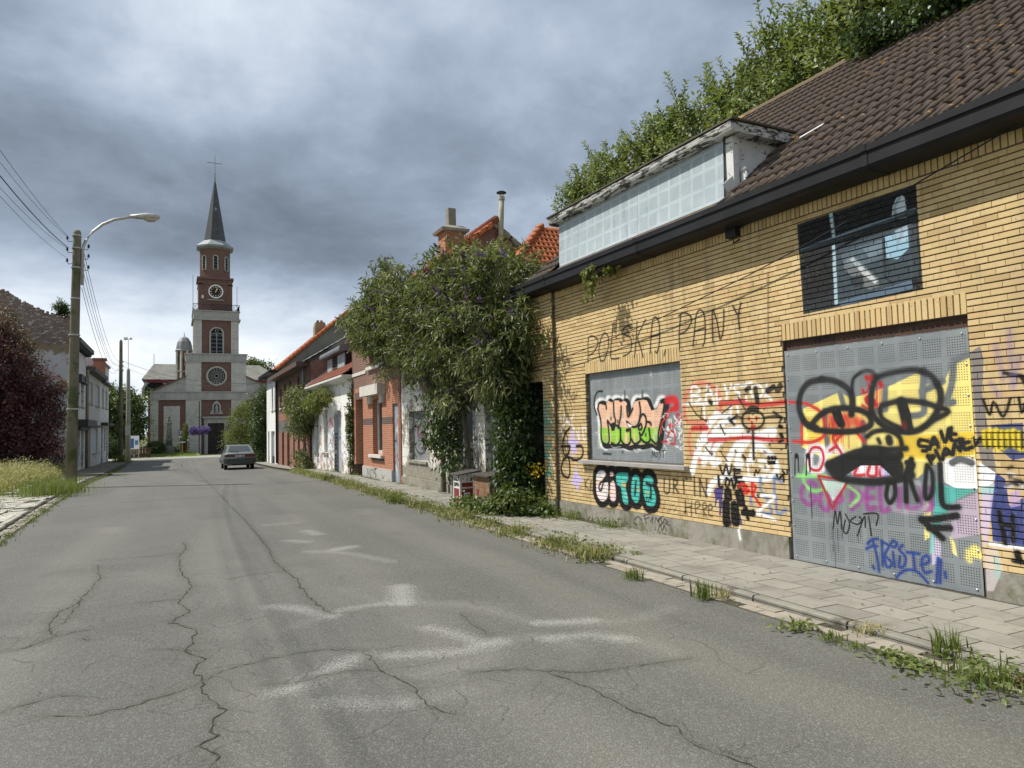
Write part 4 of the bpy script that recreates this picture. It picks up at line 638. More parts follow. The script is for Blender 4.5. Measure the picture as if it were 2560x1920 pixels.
# perforated sheets
def sheetmat(name, c1, c2, pitch, hole, nper, paint=None, r=.30, rough=.5, du=DU, qo=QO, grime=None):
    t = NT(name); dot = t.n('VectorMath', {'operation': 'DOT_PRODUCT'}, _0=t.pos(), _1=du).outputs['Value']; z = t.n('SeparateXYZ', Vector=t.pos()).outputs[2]
    c = t.mix(t.ramp(t.noise(1.8, 5, .6), .3, .7), c1, c2); c = t.mix(t.ramp(t.noise(3, 6, .7, (2, 2, .3), (2, 2, 2)), .52, .75, 0, .45), c, tuple(x*.55 for x in c1))
    if grime: c = t.mix(t.ramp(t.noise(2.2, 6, .7), .5, .7, 0, grime[1]), c, grime[0])
    if paint: c, al = paint.layer(t, c, du, qo, wear=.1)
    def ax(v): 
        blk = t.math('FRACT', t.math('DIVIDE', v, pitch)); k = t.math('MULTIPLY', blk, pitch/hole); ins = t.math('LESS_THAN', k, float(nper)); f = t.math('SUBTRACT', t.math('FRACT', k), .5); return ins, t.math('MULTIPLY', f, f)
    i1, a = ax(t.math('ADD', dot, 50.)); i2, b_ = ax(t.math('ADD', z, 50.03)); d = t.math('SQRT', t.math('ADD', a, b_)); hole_ = t.math('MULTIPLY', t.math('MULTIPLY', i1, i2), t.ramp(d, r-.07, r+.07, 1, 0))
    c = t.mix(t.math('MULTIPLY', hole_, .92), c, (.012, .012, .013)); t.bump(t.math('SUBTRACT', t.math('MULTIPLY', t.noise(1.6, 3), 3.0), t.math('MULTIPLY', hole_, .4)), .35, .03); return t.fin(c, rough, .0, .5)
M_DS = sheetmat('galvanised perforated door sheet', (.185, .21, .22), (.235, .26, .268), .229, .0229, 8, PDOOR, .24)
M_WS = sheetmat('galvanised perforated window sheet', (.20, .225, .235), (.25, .275, .285), .229, .0229, 8, PWIN, .2)
M_BOLT = mat('zinc bolt', (.45, .46, .46), rough=.4, metal=.6, bump=0)
def bolts(parent, pts, off):
    me = None
    for s, z in pts:
        b = MB(); p = np.array(WP(s, off, z)); rings = []
        for rr, dd in ((.011, 0), (.011, .005), (.006, .008)): rings.append([p-np.array([*WN, 0])*dd+rr*(math.cos(a)*np.array([*WU, 0])+math.sin(a)*np.array([0, 0, 1])) for a in np.linspace(0, 6.283, 7)[:-1]])
        b.loft(rings); b.build('bolt', M_BOLT, parent)
b = MB(); b.wbox(3.945, 6.01, DOFF, DOFF+.004, .065, 2.43); DSH = b.build('door_sheet', M_DS, YH, label='large perforated metal sheet with black sprayed face over the garage door')
bolts(DSH, [(s, z) for z in (.11, 2.38) for s in np.linspace(4.0, 5.96, 6)]+[(s, z) for s in (3.975, 5.98) for z in np.linspace(.45, 2.1, 7)], DOFF)
M_OLDW = mat('dark brown timber', (.055, .03, .022), (.09, .05, .035), 4, .7, .4, 40, stretch=(1, 1, 6), c3=(.03, .02, .018))
b = MB(); b.wbox(3.935, 6.015, .05, .11, 2.435, 2.545); b.build('door_head', M_OLDW, YH); b = MB(); b.wbox(3.935, 6.015, .12, .16, .03, 2.435); b.build('door_backing', M_OLDW, YH)
b = MB(); b.wbox(7.805, 10.195, WOFF, WOFF+.004, 1.065, 2.48); WSH = b.build('window_sheet', M_WS, YH, label='grey perforated metal window sheet with a peach and green bubble piece')
bolts(WSH, [(s, z) for z in (1.1, 2.44) for s in np.linspace(7.9, 10.1, 7)], WOFF)
M_SILL = mat('weathered bluestone sill', (.28, .27, .26), (.36, .345, .33), 4, .8, .3, 80, c3=(.45, .42, .47), damt=(.6, .75))
b = MB(); b.hexa([WP(7.70, -.085, .995), WP(10.36, -.085, .995), WP(10.36, .2, 1.0), WP(7.70, .2, 1.0), WP(7.70, -.085, 1.045), WP(10.36, -.085, 1.045), WP(10.36, .2, 1.06), WP(7.70, .2, 1.06)]); b.build('window_sill', M_SILL, YH)
# entrance recess
PENT = Paint('entrance graffiti', -12.4, -11.4, 0, 2.4, 120); EOFF = .36
for c, w, pts in [((.06, .06, .07), .03, [(30, 720), (45, 650), (60, 700), (35, 700)]), ((.06, .06, .07), .03, [(65, 690), (60, 640), (85, 630), (90, 690), (65, 700)]), ((.06, .06, .07), .03, [(100, 640), (105, 690), (118, 690)]), ((.06, .06, .07), .03, [(35, 900), (45, 840), (60, 880), (50, 930), (35, 900)]), ((.06, .06, .07), .025, [(65, 900), (90, 930), (70, 940), (65, 900)]), ((.06, .06, .07), .03, [(85, 1060), (90, 950), (115, 1000), (110, 1100)]), ((.55, .58, .15), .09, [(80, 820), (95, 890)]), ((.7, .74, .78), .05, [(60, 560), (75, 640)]), ((.7, .74, .78), .06, [(80, 1180), (95, 1280)]), ((.75, .7, .85), .05, [(120, 1130), (118, 1230)]), ((.7, .74, .78), .02, [(40, 760), (100, 720), (60, 790)])]: PENT.stroke(wq(GD, pts, EOFF), c, w, soft=.012, op=.85)
M_ES = sheetmat('perforated entrance sheet', (.165, .19, .20), (.21, .235, .245), .229, .0229, 8, PENT, .2)
b = MB(); b.wbox(11.50, 12.46, EOFF, EOFF+.004, .22, 2.47); b.build('entrance_sheet', M_ES, YH)
b = MB(); b.wbox(11.46, 12.46, -.10, EOFF, .02, .20); b.build('door_step', M_PLINTH, YH)
M_PIPE = mat('grey plastic pipe', (.22, .25, .28), (.27, .3, .33), rough=.45, bump=0)
b = MB(); b.tube([WP(12.60, -.06, .25), WP(12.60, -.06, 3.9), WP(12.5, -.2, 4.06)], .042, 10); b.build('down_pipe', M_PIPE, YH, smooth=True)
# gutter
M_GUT = mat('black painted gutter', (.014, .0145, .016), (.022, .0225, .025), 2, .5, .1, 40, spec=.15, grime=((.026, .026, .026), .35))
prof = [(-.30, 4.262), (-.345, 4.28), (-.365, 4.27), (-.365, 4.205), (-.345, 4.195), (-.345, 4.075), (-.325, 4.045), (-.29, 4.03), (-.01, 4.03), (-.01, 4.12), (-.27, 4.22)]
b = MB(); b.loft([[WP(s, o, z) for o, z in prof] for s in (S0, 3.0, 6.0, 9.0, 12.2)]); GUT = b.build('gutter', M_GUT, YH)
for s in (4.6, 8.25, 10.9):
    b = MB(); b.loft([[WP(s+d, o-.006 if o < -.2 else o, z+(.006 if z > 4.2 else -.006)) for o, z in prof[1:9]] for d in (-.03, .03)], close=False, cap=False); b.build('gutter_joint', M_GUT, GUT)
# roof
RP = math.radians(39.3); RO, RZ = -.29, 4.262; RIDGE = 3.45
def roofp(s, y, n=0.):
    o = RO+y*math.cos(RP)-n*math.sin(RP); return WP(s, o, RZ+y*math.sin(RP)+n*math.cos(RP))
def tilemat(name, c1, c2, lichen, la=(.60, .68), moss=(.05, .05, .03)):
    t = NT(name); r = t.n('ObjectInfo').outputs['Random']; c = t.mix(t.noise(7, 5, .7), c1, c2); c = t.mix(t.ramp(t.noise(18, 5, .75), .5, .72, 0, .6), c, moss)
    c = t.mix(t.math('MULTIPLY', t.ramp(t.noise(8.5, 4, .65, off=(3, 1, 8)), *la), t.ramp(t.noise(.9, 3, .5, off=(6, 2, 1)), .42, .6)), c, lichen); c = t.mix(t.ramp(t.noise(9.5, 2, .5, off=(1, 5, 2)), .735, .76, 0, .75), c, (.42, .40, .34)); c = t.mix(t.ramp(t.noise(120, 2), .5, .8, 0, .4), c, (.20, .17, .14)); t.bump(t.noise(90, 4, .7), .6, .006); return t.fin(c, .95)
M_TILE = tilemat('brown concrete roof tile', (.056, .043, .036), (.108, .082, .067), (.40, .21, .05), (.61, .67))
TW, TE = .132, .300
TP = [(0, .004), (.12, -.006), (.28, -.011), (.45, -.008), (.6, .008), (.74, .026), (.86, .027), (1.0, .008)]
def tile_verts():
    V = []
    for yy, lift in ((-.02, .030), (.325, .004)):
        for x, z in TP: V.append((x*TW*1.06, yy, z+lift))
    for x, z in TP: V.append((x*TW*1.06, -.018, z+.030-.02))
    n = len(TP); Fc = [(i, i+1, n+i+1, n+i) for i in range(n-1)]+[(2*n+i, 2*n+i+1, i+1, i) for i in range(n-1)]+[(0, n, 2*n), (n-1, 3*n-1, 2*n-1)]; return V, Fc
TV, TF = tile_verts()
tl = []; nrow = int((RIDGE-RO)/math.cos(RP)/TE)
for i in range(nrow+1):
    for j in range(int((11.72-S0)/TW)):
        s = 11.72-j*TW; y = .0+i*TE; o = RO+y*math.cos(RP)
        if 6.74 < s < 11.0 and o < .80: continue
        tl.append((s, y))
idx = near_first(tl, lambda a: roofp(a[0]-.1, a[1]+.16)); near = set(idx[:298])
tme = bpy.data.meshes.new('roof_tile'); tme.from_pydata(TV, [], TF); tme.materials.append(M_TILE); tme.polygons.foreach_set('use_smooth', [True]*len(TF))
ax = Vector((-WU[0], -WU[1], 0)); ay = Vector((WN[0]*math.cos(RP), WN[1]*math.cos(RP), math.sin(RP))); az = ax.cross(ay)
RM = Matrix((ax, ay, az)).transposed().to_4x4()
b = MB(); b.quad(roofp(S0, -.02, -.03), roofp(11.72, -.02, -.03), roofp(11.72, 4.82, -.03), roofp(S0, 4.82, -.03)); hz = RZ+(RIDGE-RO)*math.tan(RP); bo = 2*RIDGE+.3
b.quad(WP(S0, RIDGE, hz-.05), WP(11.72, RIDGE, hz-.05), WP(11.72, bo, 4.2), WP(S0, bo, 4.2)); ROOF = b.build('roof', M_TILE, YH, recalc=False)
for i in idx[:298]:
    s, y = tl[i]; o = bpy.data.objects.new('roof_tile', tme); COL.objects.link(o); o.parent = ROOF
    mm = RM.copy(); mm.translation = Vector(roofp(s, y+random.gauss(0, .007)-(.05 if random.random() < .02 else 0), random.uniform(0, .009)))-Vector(LOC[YH.name]); o.matrix_local = mm @ Matrix.Rotation(random.gauss(0, .014), 4, 'Z')
V = []; Fc = []
for i in range(len(tl)):
    if i in near: continue
    s, y = tl[i]; n = len(V); jy = random.gauss(0, .004)
    for x, yy, z in TV: V.append(tuple(np.array(roofp(s-x, y+yy+jy, z))-LOC[YH.name]))
    Fc += [tuple(n+k for k in f) for f in TF]
me = bpy.data.meshes.new('tile_field'); me.from_pydata(V, [], Fc); props(link('tile_field', me, M_TILE, ROOF, True), kind='stuff')
M_RIDGE = tilemat('lichened ridge tile', (.10, .075, .05), (.16, .12, .07), (.33, .22, .05), (.45, .58))
for k in range(int((11.72-S0)/.4)):
    s = 11.72-k*.4; b = MB(); rings = []
    for ss, rr in ((s, .115), (s-.42, .105)): rings.append([np.array(WP(ss, RIDGE+rr*math.cos(a), hz-.03+rr*math.sin(a)*.95)) for a in np.linspace(0, math.pi, 8)])
    b.loft(rings, close=False, cap=False); b.build('ridge_tile', M_RIDGE, ROOF, smooth=True, recalc=False)
# back and end walls
b = MB(); bw = 2*RIDGE+.1; b.prism([(.2, 0), (bw, 0), (bw, 4.1), (RIDGE, hz-.12), (.2, 4.3)], lambda o, z: WP(11.45, o, z), lambda o, z: WP(11.70, o, z)); b.wbox(S0, 11.45, bw-.24, bw, 0, 4.15); b.wbox(11.70, SF, .44, .6, 0, 4.1); b.build('rear_wall', brickmat('rear brickwork', (.30, .17, .09), (.36, .2, .11), (.2, .19, .17)), YH)
# dormer
M_WPNT = mat('peeling white paint', (.66, .66, .64), (.56, .56, .54), 3, .6, .3, 60, c3=(.13, .11, .09), dscale=7, damt=(.60, .64), dstretch=(1, 1, 2.2))
M_WOLD = mat('badly peeling white boards', (.60, .60, .57), (.5, .5, .47), 3, .7, .5, 50, c3=(.06, .055, .045), dscale=10, damt=(.47, .56), dstretch=(1.2, .45, 3.0))
D0, D1, DO = 6.72, 10.95, .05
b = MB(); b.wbox(D0+.02, D1-.02, DO+.02, .9, 4.3, 5.22); DM = b.build('dormer', M_WPNT, YH)
def cheek(s, name):
    b = MB(); y0 = 4.35; o1 = RO+(5.2-RZ)/math.tan(RP); pts = [(DO, 4.40), (DO, 5.225), (o1+.1, 5.225)]
    b.prism(pts, lambda o, z: WP(s-.012, o, z), lambda o, z: WP(s+.012, o, z)); b.build(name, M_WPNT, DM)
cheek(D0, 'cheek'); cheek(D1, 'cheek')
b = MB(); o1 = RO+(4.42-RZ)/math.tan(RP); ys = np.linspace(.32, 1.22, 2); b.hexa([roofp(D0-.03, ys[0], .0), roofp(D0-.016, ys[0], .0), roofp(D0-.016, ys[1], .0), roofp(D0-.03, ys[1], .0), roofp(D0-.03, ys[0], .16), roofp(D0-.016, ys[0], .16), roofp(D0-.016, ys[1], .16), roofp(D0-.03, ys[1], .16)]); b.build('flashing_board', M_WPNT, DM)
b = MB(); b.wbox(D0-.05, D0+.07, DO-.03, DO+.06, 4.34, 5.225); b.build('corner_post', M_WPNT, DM)
M_DSH = sheetmat('pale perforated dormer sheet', (.38, .45, .49), (.44, .51, .55), .235, .0235, 8, None, .25, .5)
for a, c in ((6.83, 8.62), (8.625, 10.93)):
    b = MB(); n = 10
    for k in range(n+1):
        s = a+(c-a)*k/n
        for z, o in ((4.27, DO-.10-.02*math.sin(k*1.3)), (4.45, DO-.06), (4.8, DO-.045), (5.235, DO-.035)): b.v.append(WP(s, o, z+(.02*math.sin(k*.9+a) if z < 4.3 else 0)))
    for k in range(n):
        for j in range(3): q = k*4+j; b.f.append((q, q+1, q+5, q+4))
    b.build('perforated_sheet', M_DSH, DM, smooth=True)
b = MB(); pf = [(-.10, 5.225), (-.14, 5.24), (-.16, 5.28), (-.17, 5.34), (-.15, 5.345), (1.15, 5.36), (1.15, 5.22)]
b.loft([[WP(s, o+.04, z) for o, z in pf] for s in (D0-.18, D1+.14)]); b.build('dormer_roof', M_WOLD, DM)
b = MB(); b.wbox(D0-.21, D1+.17, -.14, 1.2, 5.362, 5.385); b.build('roof_felt', mat('mossy roof felt', (.07, .065, .05), (.11, .10, .07), 3, .95, .5, 40), DM)
b = MB(); b.tube([WP(D0-.10, DO+.10, 4.30), WP(D0-.10, DO+.10, 4.78)], .042, 10); b.tube([WP(D0-.10, DO+.10, 4.76), WP(D0-.10, DO+.10, 4.83)], [.052, .03], 10); b.build('vent_pipe', M_WPNT, DM, smooth=True)
b = MB(); b.hexa([roofp(5.95, 1.42, .05), roofp(6.2, 1.28, .05), roofp(6.22, 1.33, .05), roofp(5.95, 1.48, .05), roofp(5.95, 1.42, .06), roofp(6.2, 1.28, .06), roofp(6.22, 1.33, .06), roofp(5.95, 1.48, .06)]); b.build('zinc_flap', mat('bare zinc flap', (.7, .7, .7), rough=.4, bump=0), ROOF)
# small fittings on the wall
M_DARKP = mat('black plastic', (.018, .018, .02), rough=.5, bump=0)
b = MB(); s, z = WS(R4(1560, 1110)); b.wbox(s-.10, s+.07, -.09, 0, z-.07, z+.10); b.tube([WP(s-.02, -.05, z-.05), WP(s-.05, -.07, z-.15), WP(s-.12, -.03, z-.12)], .012, 5); b.tube([WP(s-.1, -.05, z), WP(s-.3, -.03, z+.06), WP(s-.5, -.03, z+.14)], .008, 5); b.build('junction_box', M_DARKP, YH)
b = MB(); b.tube([WP(*[WS(R2(1517, y))[0], -.012, WS(R2(1517, y))[1]]) for y in (0, 120, 240, 360, 480)], .005, 4); b.build('hanging_cord', mat('faded cord', (.42, .36, .26), bump=0), YH)
# ================================================================== the row of old houses on the right
def rq(f, pts, x): return [(-y, z) for y, z in (RS(f(*p), x) for p in pts)]
def tile_roof(name, org, ux, uy, Wd, Ln, mt, parent, tw=.24, te=.33, board=True):
    ux, uy = np.array(ux, float), np.array(uy, float); ux /= np.linalg.norm(ux); uy /= np.linalg.norm(uy); uz = np.cross(ux, uy); org = np.array(org, float); V = []; Fc = []; L0 = LOC[parent.name]; kx = tw/TW; ky = te/TE
    for i in range(int(round(Ln/te))):
        for j in range(int(round(Wd/tw))):
            o = org+ux*j*tw+uy*(i*te+random.gauss(0, .006)); n = len(V); dz = random.uniform(0, .01)
            for x, y, z in TV: V.append(tuple(o+ux*x*kx+uy*y*ky+uz*(z+dz)-L0))
            Fc += [tuple(n+k for k in f) for f in TF]
    me = bpy.data.meshes.new(name); me.from_pydata(V, [], Fc); o = props(link(name, me, mt, parent, True), kind='stuff')
    if board: b = MB(); b.quad(*[org+ux*a+uy*c-uz*.03 for a, c in ((0, 0), (Wd, 0), (Wd, Ln), (0, Ln))]); b.build('roof_deck', M_OLDW, parent, recalc=False)
    return o
M_ORANGE = tilemat('orange clay pantile', (.52, .165, .065), (.40, .12, .05), (.30, .22, .12), (.72, .8), (.30, .11, .06))
M_REDT = tilemat('red brown clay tile', (.26, .085, .05), (.18, .065, .045), (.25, .2, .12), (.7, .8), (.09, .05, .04))
M_GREYT = tilemat('grey slate edge tile', (.17, .17, .18), (.26, .26, .27), (.3, .3, .28), (.68, .8), (.08, .08, .08))
M_GLASS = NT('dark window glass').fin((.012, .014, .016), .08, 0, .6)
M_WOODW = mat('old white window frame', (.55, .54, .50), (.45, .44, .40), 5, .6, .2, 50, c3=(.2, .17, .13), damt=(.6, .68))
M_STONEW = mat('pale cast stone', (.62, .60, .55), (.52, .50, .45), 3, .85, .25, 60, grime=((.22, .21, .18), .5))
M_GREYBL = brickmat('grey block infill', (.27, .285, .28), (.32, .335, .33), (.20, .21, .21), .29, .14, .012)
M_SHEETB = None
def peel(name, base, base2, under, under2, amt, paint=None, du=None, streak=.5, blocks=None, low=None):
    t = NT(name); c = t.mix(t.noise(1.5, 4), base, base2); c = t.mix(t.ramp(t.noise(2.6, 6, .75, (2.5, 2.5, .22), (1, 6, 3)), .50, .72, 0, streak), c, tuple(x*.35 for x in base))
    if paint: c, al = paint.layer(t, c, du)
    u = t.mix(t.ramp(t.noise(9, 5, .7), .35, .65), under, under2); n = t.noise(1.7, 8, .68, off=(3, 8, 5))
    if low is not None: n = t.math('ADD', n, t.ramp(t.n('SeparateXYZ', Vector=t.pos()).outputs[2], low[0], low[1], low[2], 0))
    f = t.ramp(n, amt, amt+.035); c = t.mix(f, c, u); c = t.mix(t.ramp(t.noise(14, 6, .7, off=(2, 2, 9)), .60, .66, 0, .8), c, u)
    h = t.math('SUBTRACT', t.math('MULTIPLY', t.noise(35, 4), .4), f)
    if blocks:
        br = t.n('TexBrick', {}, Vector=brickvec(t), Scale=1.0); br.inputs['Brick Width'].default_value = blocks[0]; br.inputs['Row Height'].default_value = blocks[1]; br.inputs['Mortar Size'].default_value = .012
        c = t.mix(t.math('MULTIPLY', br.outputs['Fac'], .35), c, (.12, .11, .09)); h = t.math('SUBTRACT', h, br.outputs['Fac'])
    t.bump(h, .5, .012); return t.fin(c, .85)
def scribble(P, f, x, box, n, cols, w=(.02, .06), L_=60, op=.8, curl=True):
    for i in range(n):
        a = random.uniform(box[0], box[2]); c = random.uniform(box[1], box[3]); pts = [(a, c)]
        for k in range(random.randint(2, 4)): pts.append((pts[-1][0]+random.uniform(-.35, .35)*L_, pts[-1][1]+random.uniform(-1, 1)*L_))
        P.stroke(rq(f, pts, x), random.choice(cols), random.uniform(*w), soft=.015, op=random.uniform(.4, 1)*op)
DY = (0., -1., 0.)
# ---- rendered house behind the butterfly bush
X2 = 6.10
PH2 = Paint('rendered house graffiti', -20.9, -12.5, 0, 3.6, 100)
scribble(PH2, Z6, X2, (570, 1205, 850, 1330), 16, [(.85, .82, .35), (.75, .3, .25), (.2, .2, .2), (.8, .75, .4)], L_=40); scribble(PH2, Z6, X2, (760, 1150, 870, 1330), 14, [(.75, .15, .15), (.8, .25, .2), (.1, .1, .1)], L_=60); scribble(PH2, Z6, X2, (740, 830, 860, 1020), 10, [(.78, .2, .15), (.15, .1, .1), (.9, .9, .9)], L_=50)
PH2.stroke(rq(Z6, [(760, 1060), (785, 1100), (812, 1070), (815, 1030)], X2), (.1, .08, .1), .06); PH2.stroke(rq(Z6, [(772, 1140), (770, 1330)], X2), (.15, .1, .1), .04)
M_H2 = peel('flaking white render', (.74, .73, .68), (.62, .61, .56), (.20, .185, .145), (.30, .28, .225), .50, PH2, DY, .75, (.6, .27), (.2, 1.2, .10))
H2 = thing('rendered_house', (X2+2, 16.7, 0), 'low house with flaking white render and boarded windows behind the butterfly bush', 'house')
fn2 = lambda y, d, z: (X2+d, y, z)
op2 = [(18.34, 19.88, .74, 2.13), (15.0, 16.05, .75, 2.19), (13.40, 14.30, .05, 2.15)]; in2 = inside(op2)
cell_wall('wall', [12.63, 13.4, 14.3, 15.0, 16.05, 18.34, 19.88, 20.8], [-.15, .05, .74, .75, 2.13, 2.15, 2.19, 3.6], lambda u, z: not in2(u, z), fn2, M_H2, H2, .3)
M_CEM = mat('grey cement plinth', (.22, .205, .17), (.30, .28, .235), 3, .92, .4, 60, grime=((.09, .085, .06), .7))
for a, c in ((14.32, 20.8), (12.66, 13.38)): b = MB(); b.box(X2-.03, X2+.05, a, c, -.1, .24); b.build('plinth', M_CEM, H2)
PS2 = Paint('boarded window tag', -20, -18.2, .7, 2.2, 140)
for c, w, pts in [((.10, .1, .15), .035, [(645, 850), (640, 820), (660, 815), (660, 850), (645, 852)]), ((.10, .1, .15), .03, [(668, 855), (668, 818), (685, 830), (670, 838), (685, 855)]), ((.1, .1, .15), .03, [(690, 855), (698, 815), (706, 855)]), ((.1, .1, .15), .03, [(650, 860), (720, 812)]), ((.5, .15, .25), .05, [(640, 930), (680, 890), (650, 980), (700, 950)]), ((.45, .2, .4), .05, [(650, 1000), (700, 970), (690, 1040)]), ((.05, .05, .06), .05, [(622, 980), (632, 1080), (665, 1130), (700, 1120), (716, 1070)]), ((.1, .1, .1), .05, [(600, 1090), (640, 1160)]), ((.6, .5, .55), .06, [(660, 1060), (700, 1080)])]: PS2.stroke(rq(Z6, pts, X2+.12), c, w, soft=.02, op=.85)
M_S2 = sheetmat('grey boarding sheet', (.18, .20, .215), (.225, .245, .26), .229, .0229, 8, PS2, .2, du=DY, qo=0.)
def board(name, y0, y1, z0, z1, x, mt, parent, lab=None): b = MB(); b.box(x, x+.01, y0, y1, z0, z1); return b.build(name, mt, parent, label=lab)
board('window_sheet', 18.3, 19.9, .72, 2.15, X2+.13, M_S2, H2); board('window_sheet', 14.95, 16.1, .73, 2.2, X2+.13, M_S2, H2); board('door_sheet', 13.35, 14.35, .03, 2.2, X2+.13, M_S2, H2)
for a, c, z in ((18.25, 19.95, .74), (14.9, 16.12, .75)): b = MB(); b.box(X2-.05, X2+.14, a, c, z-.07, z-.002); b.build('window_sill', M_CEM, H2)
b = MB(); b.box(X2-.012, X2-.002, 17.0, 17.72, 2.33, 2.82); b.build('poster', mat('faded blue poster', (.35, .45, .62), (.55, .6, .66), 3, .6, 0, c3=(.2, .25, .5), dscale=4, damt=(.45, .55)), H2)
tile_roof('tile_field', (X2-.25, 20.75, 3.62), (0, -1, 0), (math.cos(.6), 0, math.sin(.6)), 8.1, 2.6, M_TILE, H2)
b = MB(); b.box(X2+2.0, X2+6, 12.75, 20.7, 0, 4.9); b.build('rear_block', M_CEM, H2); b = MB(); b.box(X2-.3, X2-.18, 12.7, 20.75, 3.5, 3.63); b.build('gutter', M_PIPE, H2)
# rear wing with the hipped orange roof
wx0, wx1, wy0, wy1, wz = 7.95, 12.5, 16.2, 20.4, 5.82
WG = thing('rear_wing', (10, 18, 0), 'white rear wing with hipped bright orange tile roof seen above the bush', 'house')
b = MB(); b.box(wx0, wx1, wy0, wy1, 0, wz-.30); b.build('wall', peel('flaking wing render', (.62, .61, .58), (.5, .5, .47), (.3, .29, .26), (.2, .19, .16), .62), WG)
b = MB(); b.box(wx0-.12, wx1, wy0-.14, wy0+.05, wz-.30, wz-.02); b.build('eaves_board', M_WOLD, WG)
sl = math.radians(38); V = []; hipk = math.tan(sl)
for i in range(8):
    yy = i*.33; x0 = wx0-.15+yy*math.cos(sl)*.9
    tile_roof('tile_field', (x0, wy0-.15+yy*math.cos(sl), wz+yy*math.sin(sl)), (1, 0, 0), (0, math.cos(sl), math.sin(sl)), wx1-x0, .33, M_ORANGE, WG, .15, .33, False)
b = MB(); h = 2.64; p0 = np.array((wx0-.15, wy0-.15, wz-.02)); p1 = p0+np.array((h*math.cos(sl)*.9, h*math.cos(sl), h*math.sin(sl))); b.quad(p0, (wx1, wy0-.15, wz-.02), (wx1, p1[1], p1[2]), p1); b.build('roof_deck', M_ORANGE, WG, recalc=False)
for k in range(7): a = p0+(p1-p0)*k/7; c = p0+(p1-p0)*(k+1.12)/7; b = MB(); b.tube([a+(0, 0, .07), c+(0, 0, .05)], [.10, .085], 8); b.build('hip_tile', M_ORANGE, WG, smooth=True)
# ---- red brick house with bay window pier
X3 = 6.07
H3 = thing('red_brick_house', (X3+2, 23.8, 0), 'red brick house with one tall white framed window between two boarded doors', 'house')
M_RB = brickmat('orange red brick', (.42, .15, .07), (.34, .115, .055), (.40, .36, .30), .21, .066, .014, .6, var=.6); M_DB = brickmat('dark purple brick', (.10, .062, .055), (.13, .075, .06), (.18, .16, .14), .21, .066, .012, .6); M_BB = brickmat('brown brick', (.20, .095, .065), (.155, .075, .055), (.30, .27, .23), .21, .066, .013, .6)
op3 = [(25.35, 26.5, -.1, 2.75), (22.74, 23.96, .80, 2.65), (20.9, 21.5, -.1, 2.42)]; in3 = inside(op3); fn3 = lambda y, d, z: (X3+d, y, z)
cu = [20.82, 20.9, 21.5, 22.74, 23.96, 25.35, 26.5, 26.9]
cell_wall('wall', cu, [.36, .8, 2.42, 2.65, 2.75, 3.15], lambda u, z: not in3(u, z), fn3, M_RB, H3, .4); cell_wall('wall', [20.82, 22.3, 24.3, 26.9], [3.15, 3.8, 5.0, 5.9], lambda u, z: not (22.3 < u < 24.3 and 3.8 < z < 5.0), fn3, M_BB, H3, .4)
for z0, z1, ys in ((1.80, 2.02, [(21.5, 22.74), (23.96, 25.35)]), (.60, .79, [(22.5, 24.3)]), (2.76, 3.0, [(25.3, 26.6)])):
    for a, c in ys: b = MB(); b.box(X3-.004, X3+.1, a+.003, c-.003, z0, z1); b.build('brick_band', M_DB, H3)
b = MB(); b.box(X3-.05, X3+.1, 21.52, 25.33, -.12, .36); PL3 = None
PP3 = Paint('plinth tag', -25.6, -21.4, -.1, .45, 160)
for pts in [[(250, 1350), (252, 1250), (262, 1300), (272, 1250), (272, 1350)], [(282, 1260), (278, 1330), (292, 1340), (295, 1270), (283, 1255)], [(318, 1250), (300, 1275), (318, 1300), (302, 1345)], [(305, 1250), (325, 1250)], [(315, 1250), (312, 1345)], [(328, 1340), (324, 1300)], [(365, 1300), (375, 1330), (385, 1300)]]: PP3.stroke(rq(Z6, pts, X3-.05), (.08, .08, .09), .035, soft=.012, op=.9)
def plain_paint(name, c1, c2, P, du=DY, qo=0., **k):
    t = NT(name); c = t.mix(t.noise(2.5, 5), c1, c2); c = t.mix(t.ramp(t.noise(2, 6, .7, (2, 2, .4)), .52, .72, 0, .5), c, tuple(x*.5 for x in c1)); c, al = P.layer(t, c, du, qo); t.bump(t.noise(60, 3), .3, .006); return t.fin(c, .85)
b.build('plinth', plain_paint('pale plinth stone', (.46, .45, .42), (.36, .35, .32), PP3), H3)
M_BLUE = mat('grey blue door sheet', (.22, .27, .31), (.27, .32, .36), 2, .55, .1, 40, grime=((.12, .13, .14), .5))
PD3 = Paint('narrow door graffiti', -21.6, -20.8, 0, 2.5, 90)
for i in range(22): a = random.uniform(-21.5, -20.9); z = random.uniform(.2, 2.0); PD3.stroke([(a, z), (a+random.uniform(-.2, .2), z+random.uniform(-.25, .25))], random.choice([(.8, .15, .2), (.3, .6, .65), (.1, .1, .12), (.85, .85, .85)]), .05, soft=.02, op=.8)
board('door_sheet', 25.3, 26.55, -.1, 2.8, X3+.28, M_BLUE, H3); board('door_sheet', 20.85, 21.55, -.1, 2.45, X3+.06, plain_paint('tagged blue door sheet', (.22, .27, .31), (.27, .32, .36), PD3), H3)
def winframe(parent, x, y0, y1, z0, z1, mull, fr=.07, dep=.1, mt=M_WOODW, glass=M_GLASS, name='window', sgn=1):
    b = MB(); b.box(min(x+sgn*.05, x+sgn*.06), max(x+sgn*.05, x+sgn*.06), y0, y1, z0, z1); w = b.build(name, glass, parent)
    def bar(a, c, d, e): b = MB(); xs_ = sorted((x, x+sgn*.08)); b.box(xs_[0], xs_[1], a, c, d, e); b.build('frame_bar', mt, w)
    bar(y0, y0+fr, z0, z1); bar(y1-fr, y1, z0, z1); bar(y0+fr, y1-fr, z0, z0+fr); bar(y0+fr, y1-fr, z1-fr, z1)
    for m_ in mull: bar(m_-fr/2, m_+fr/2, z0+fr, z1-fr)
    return w
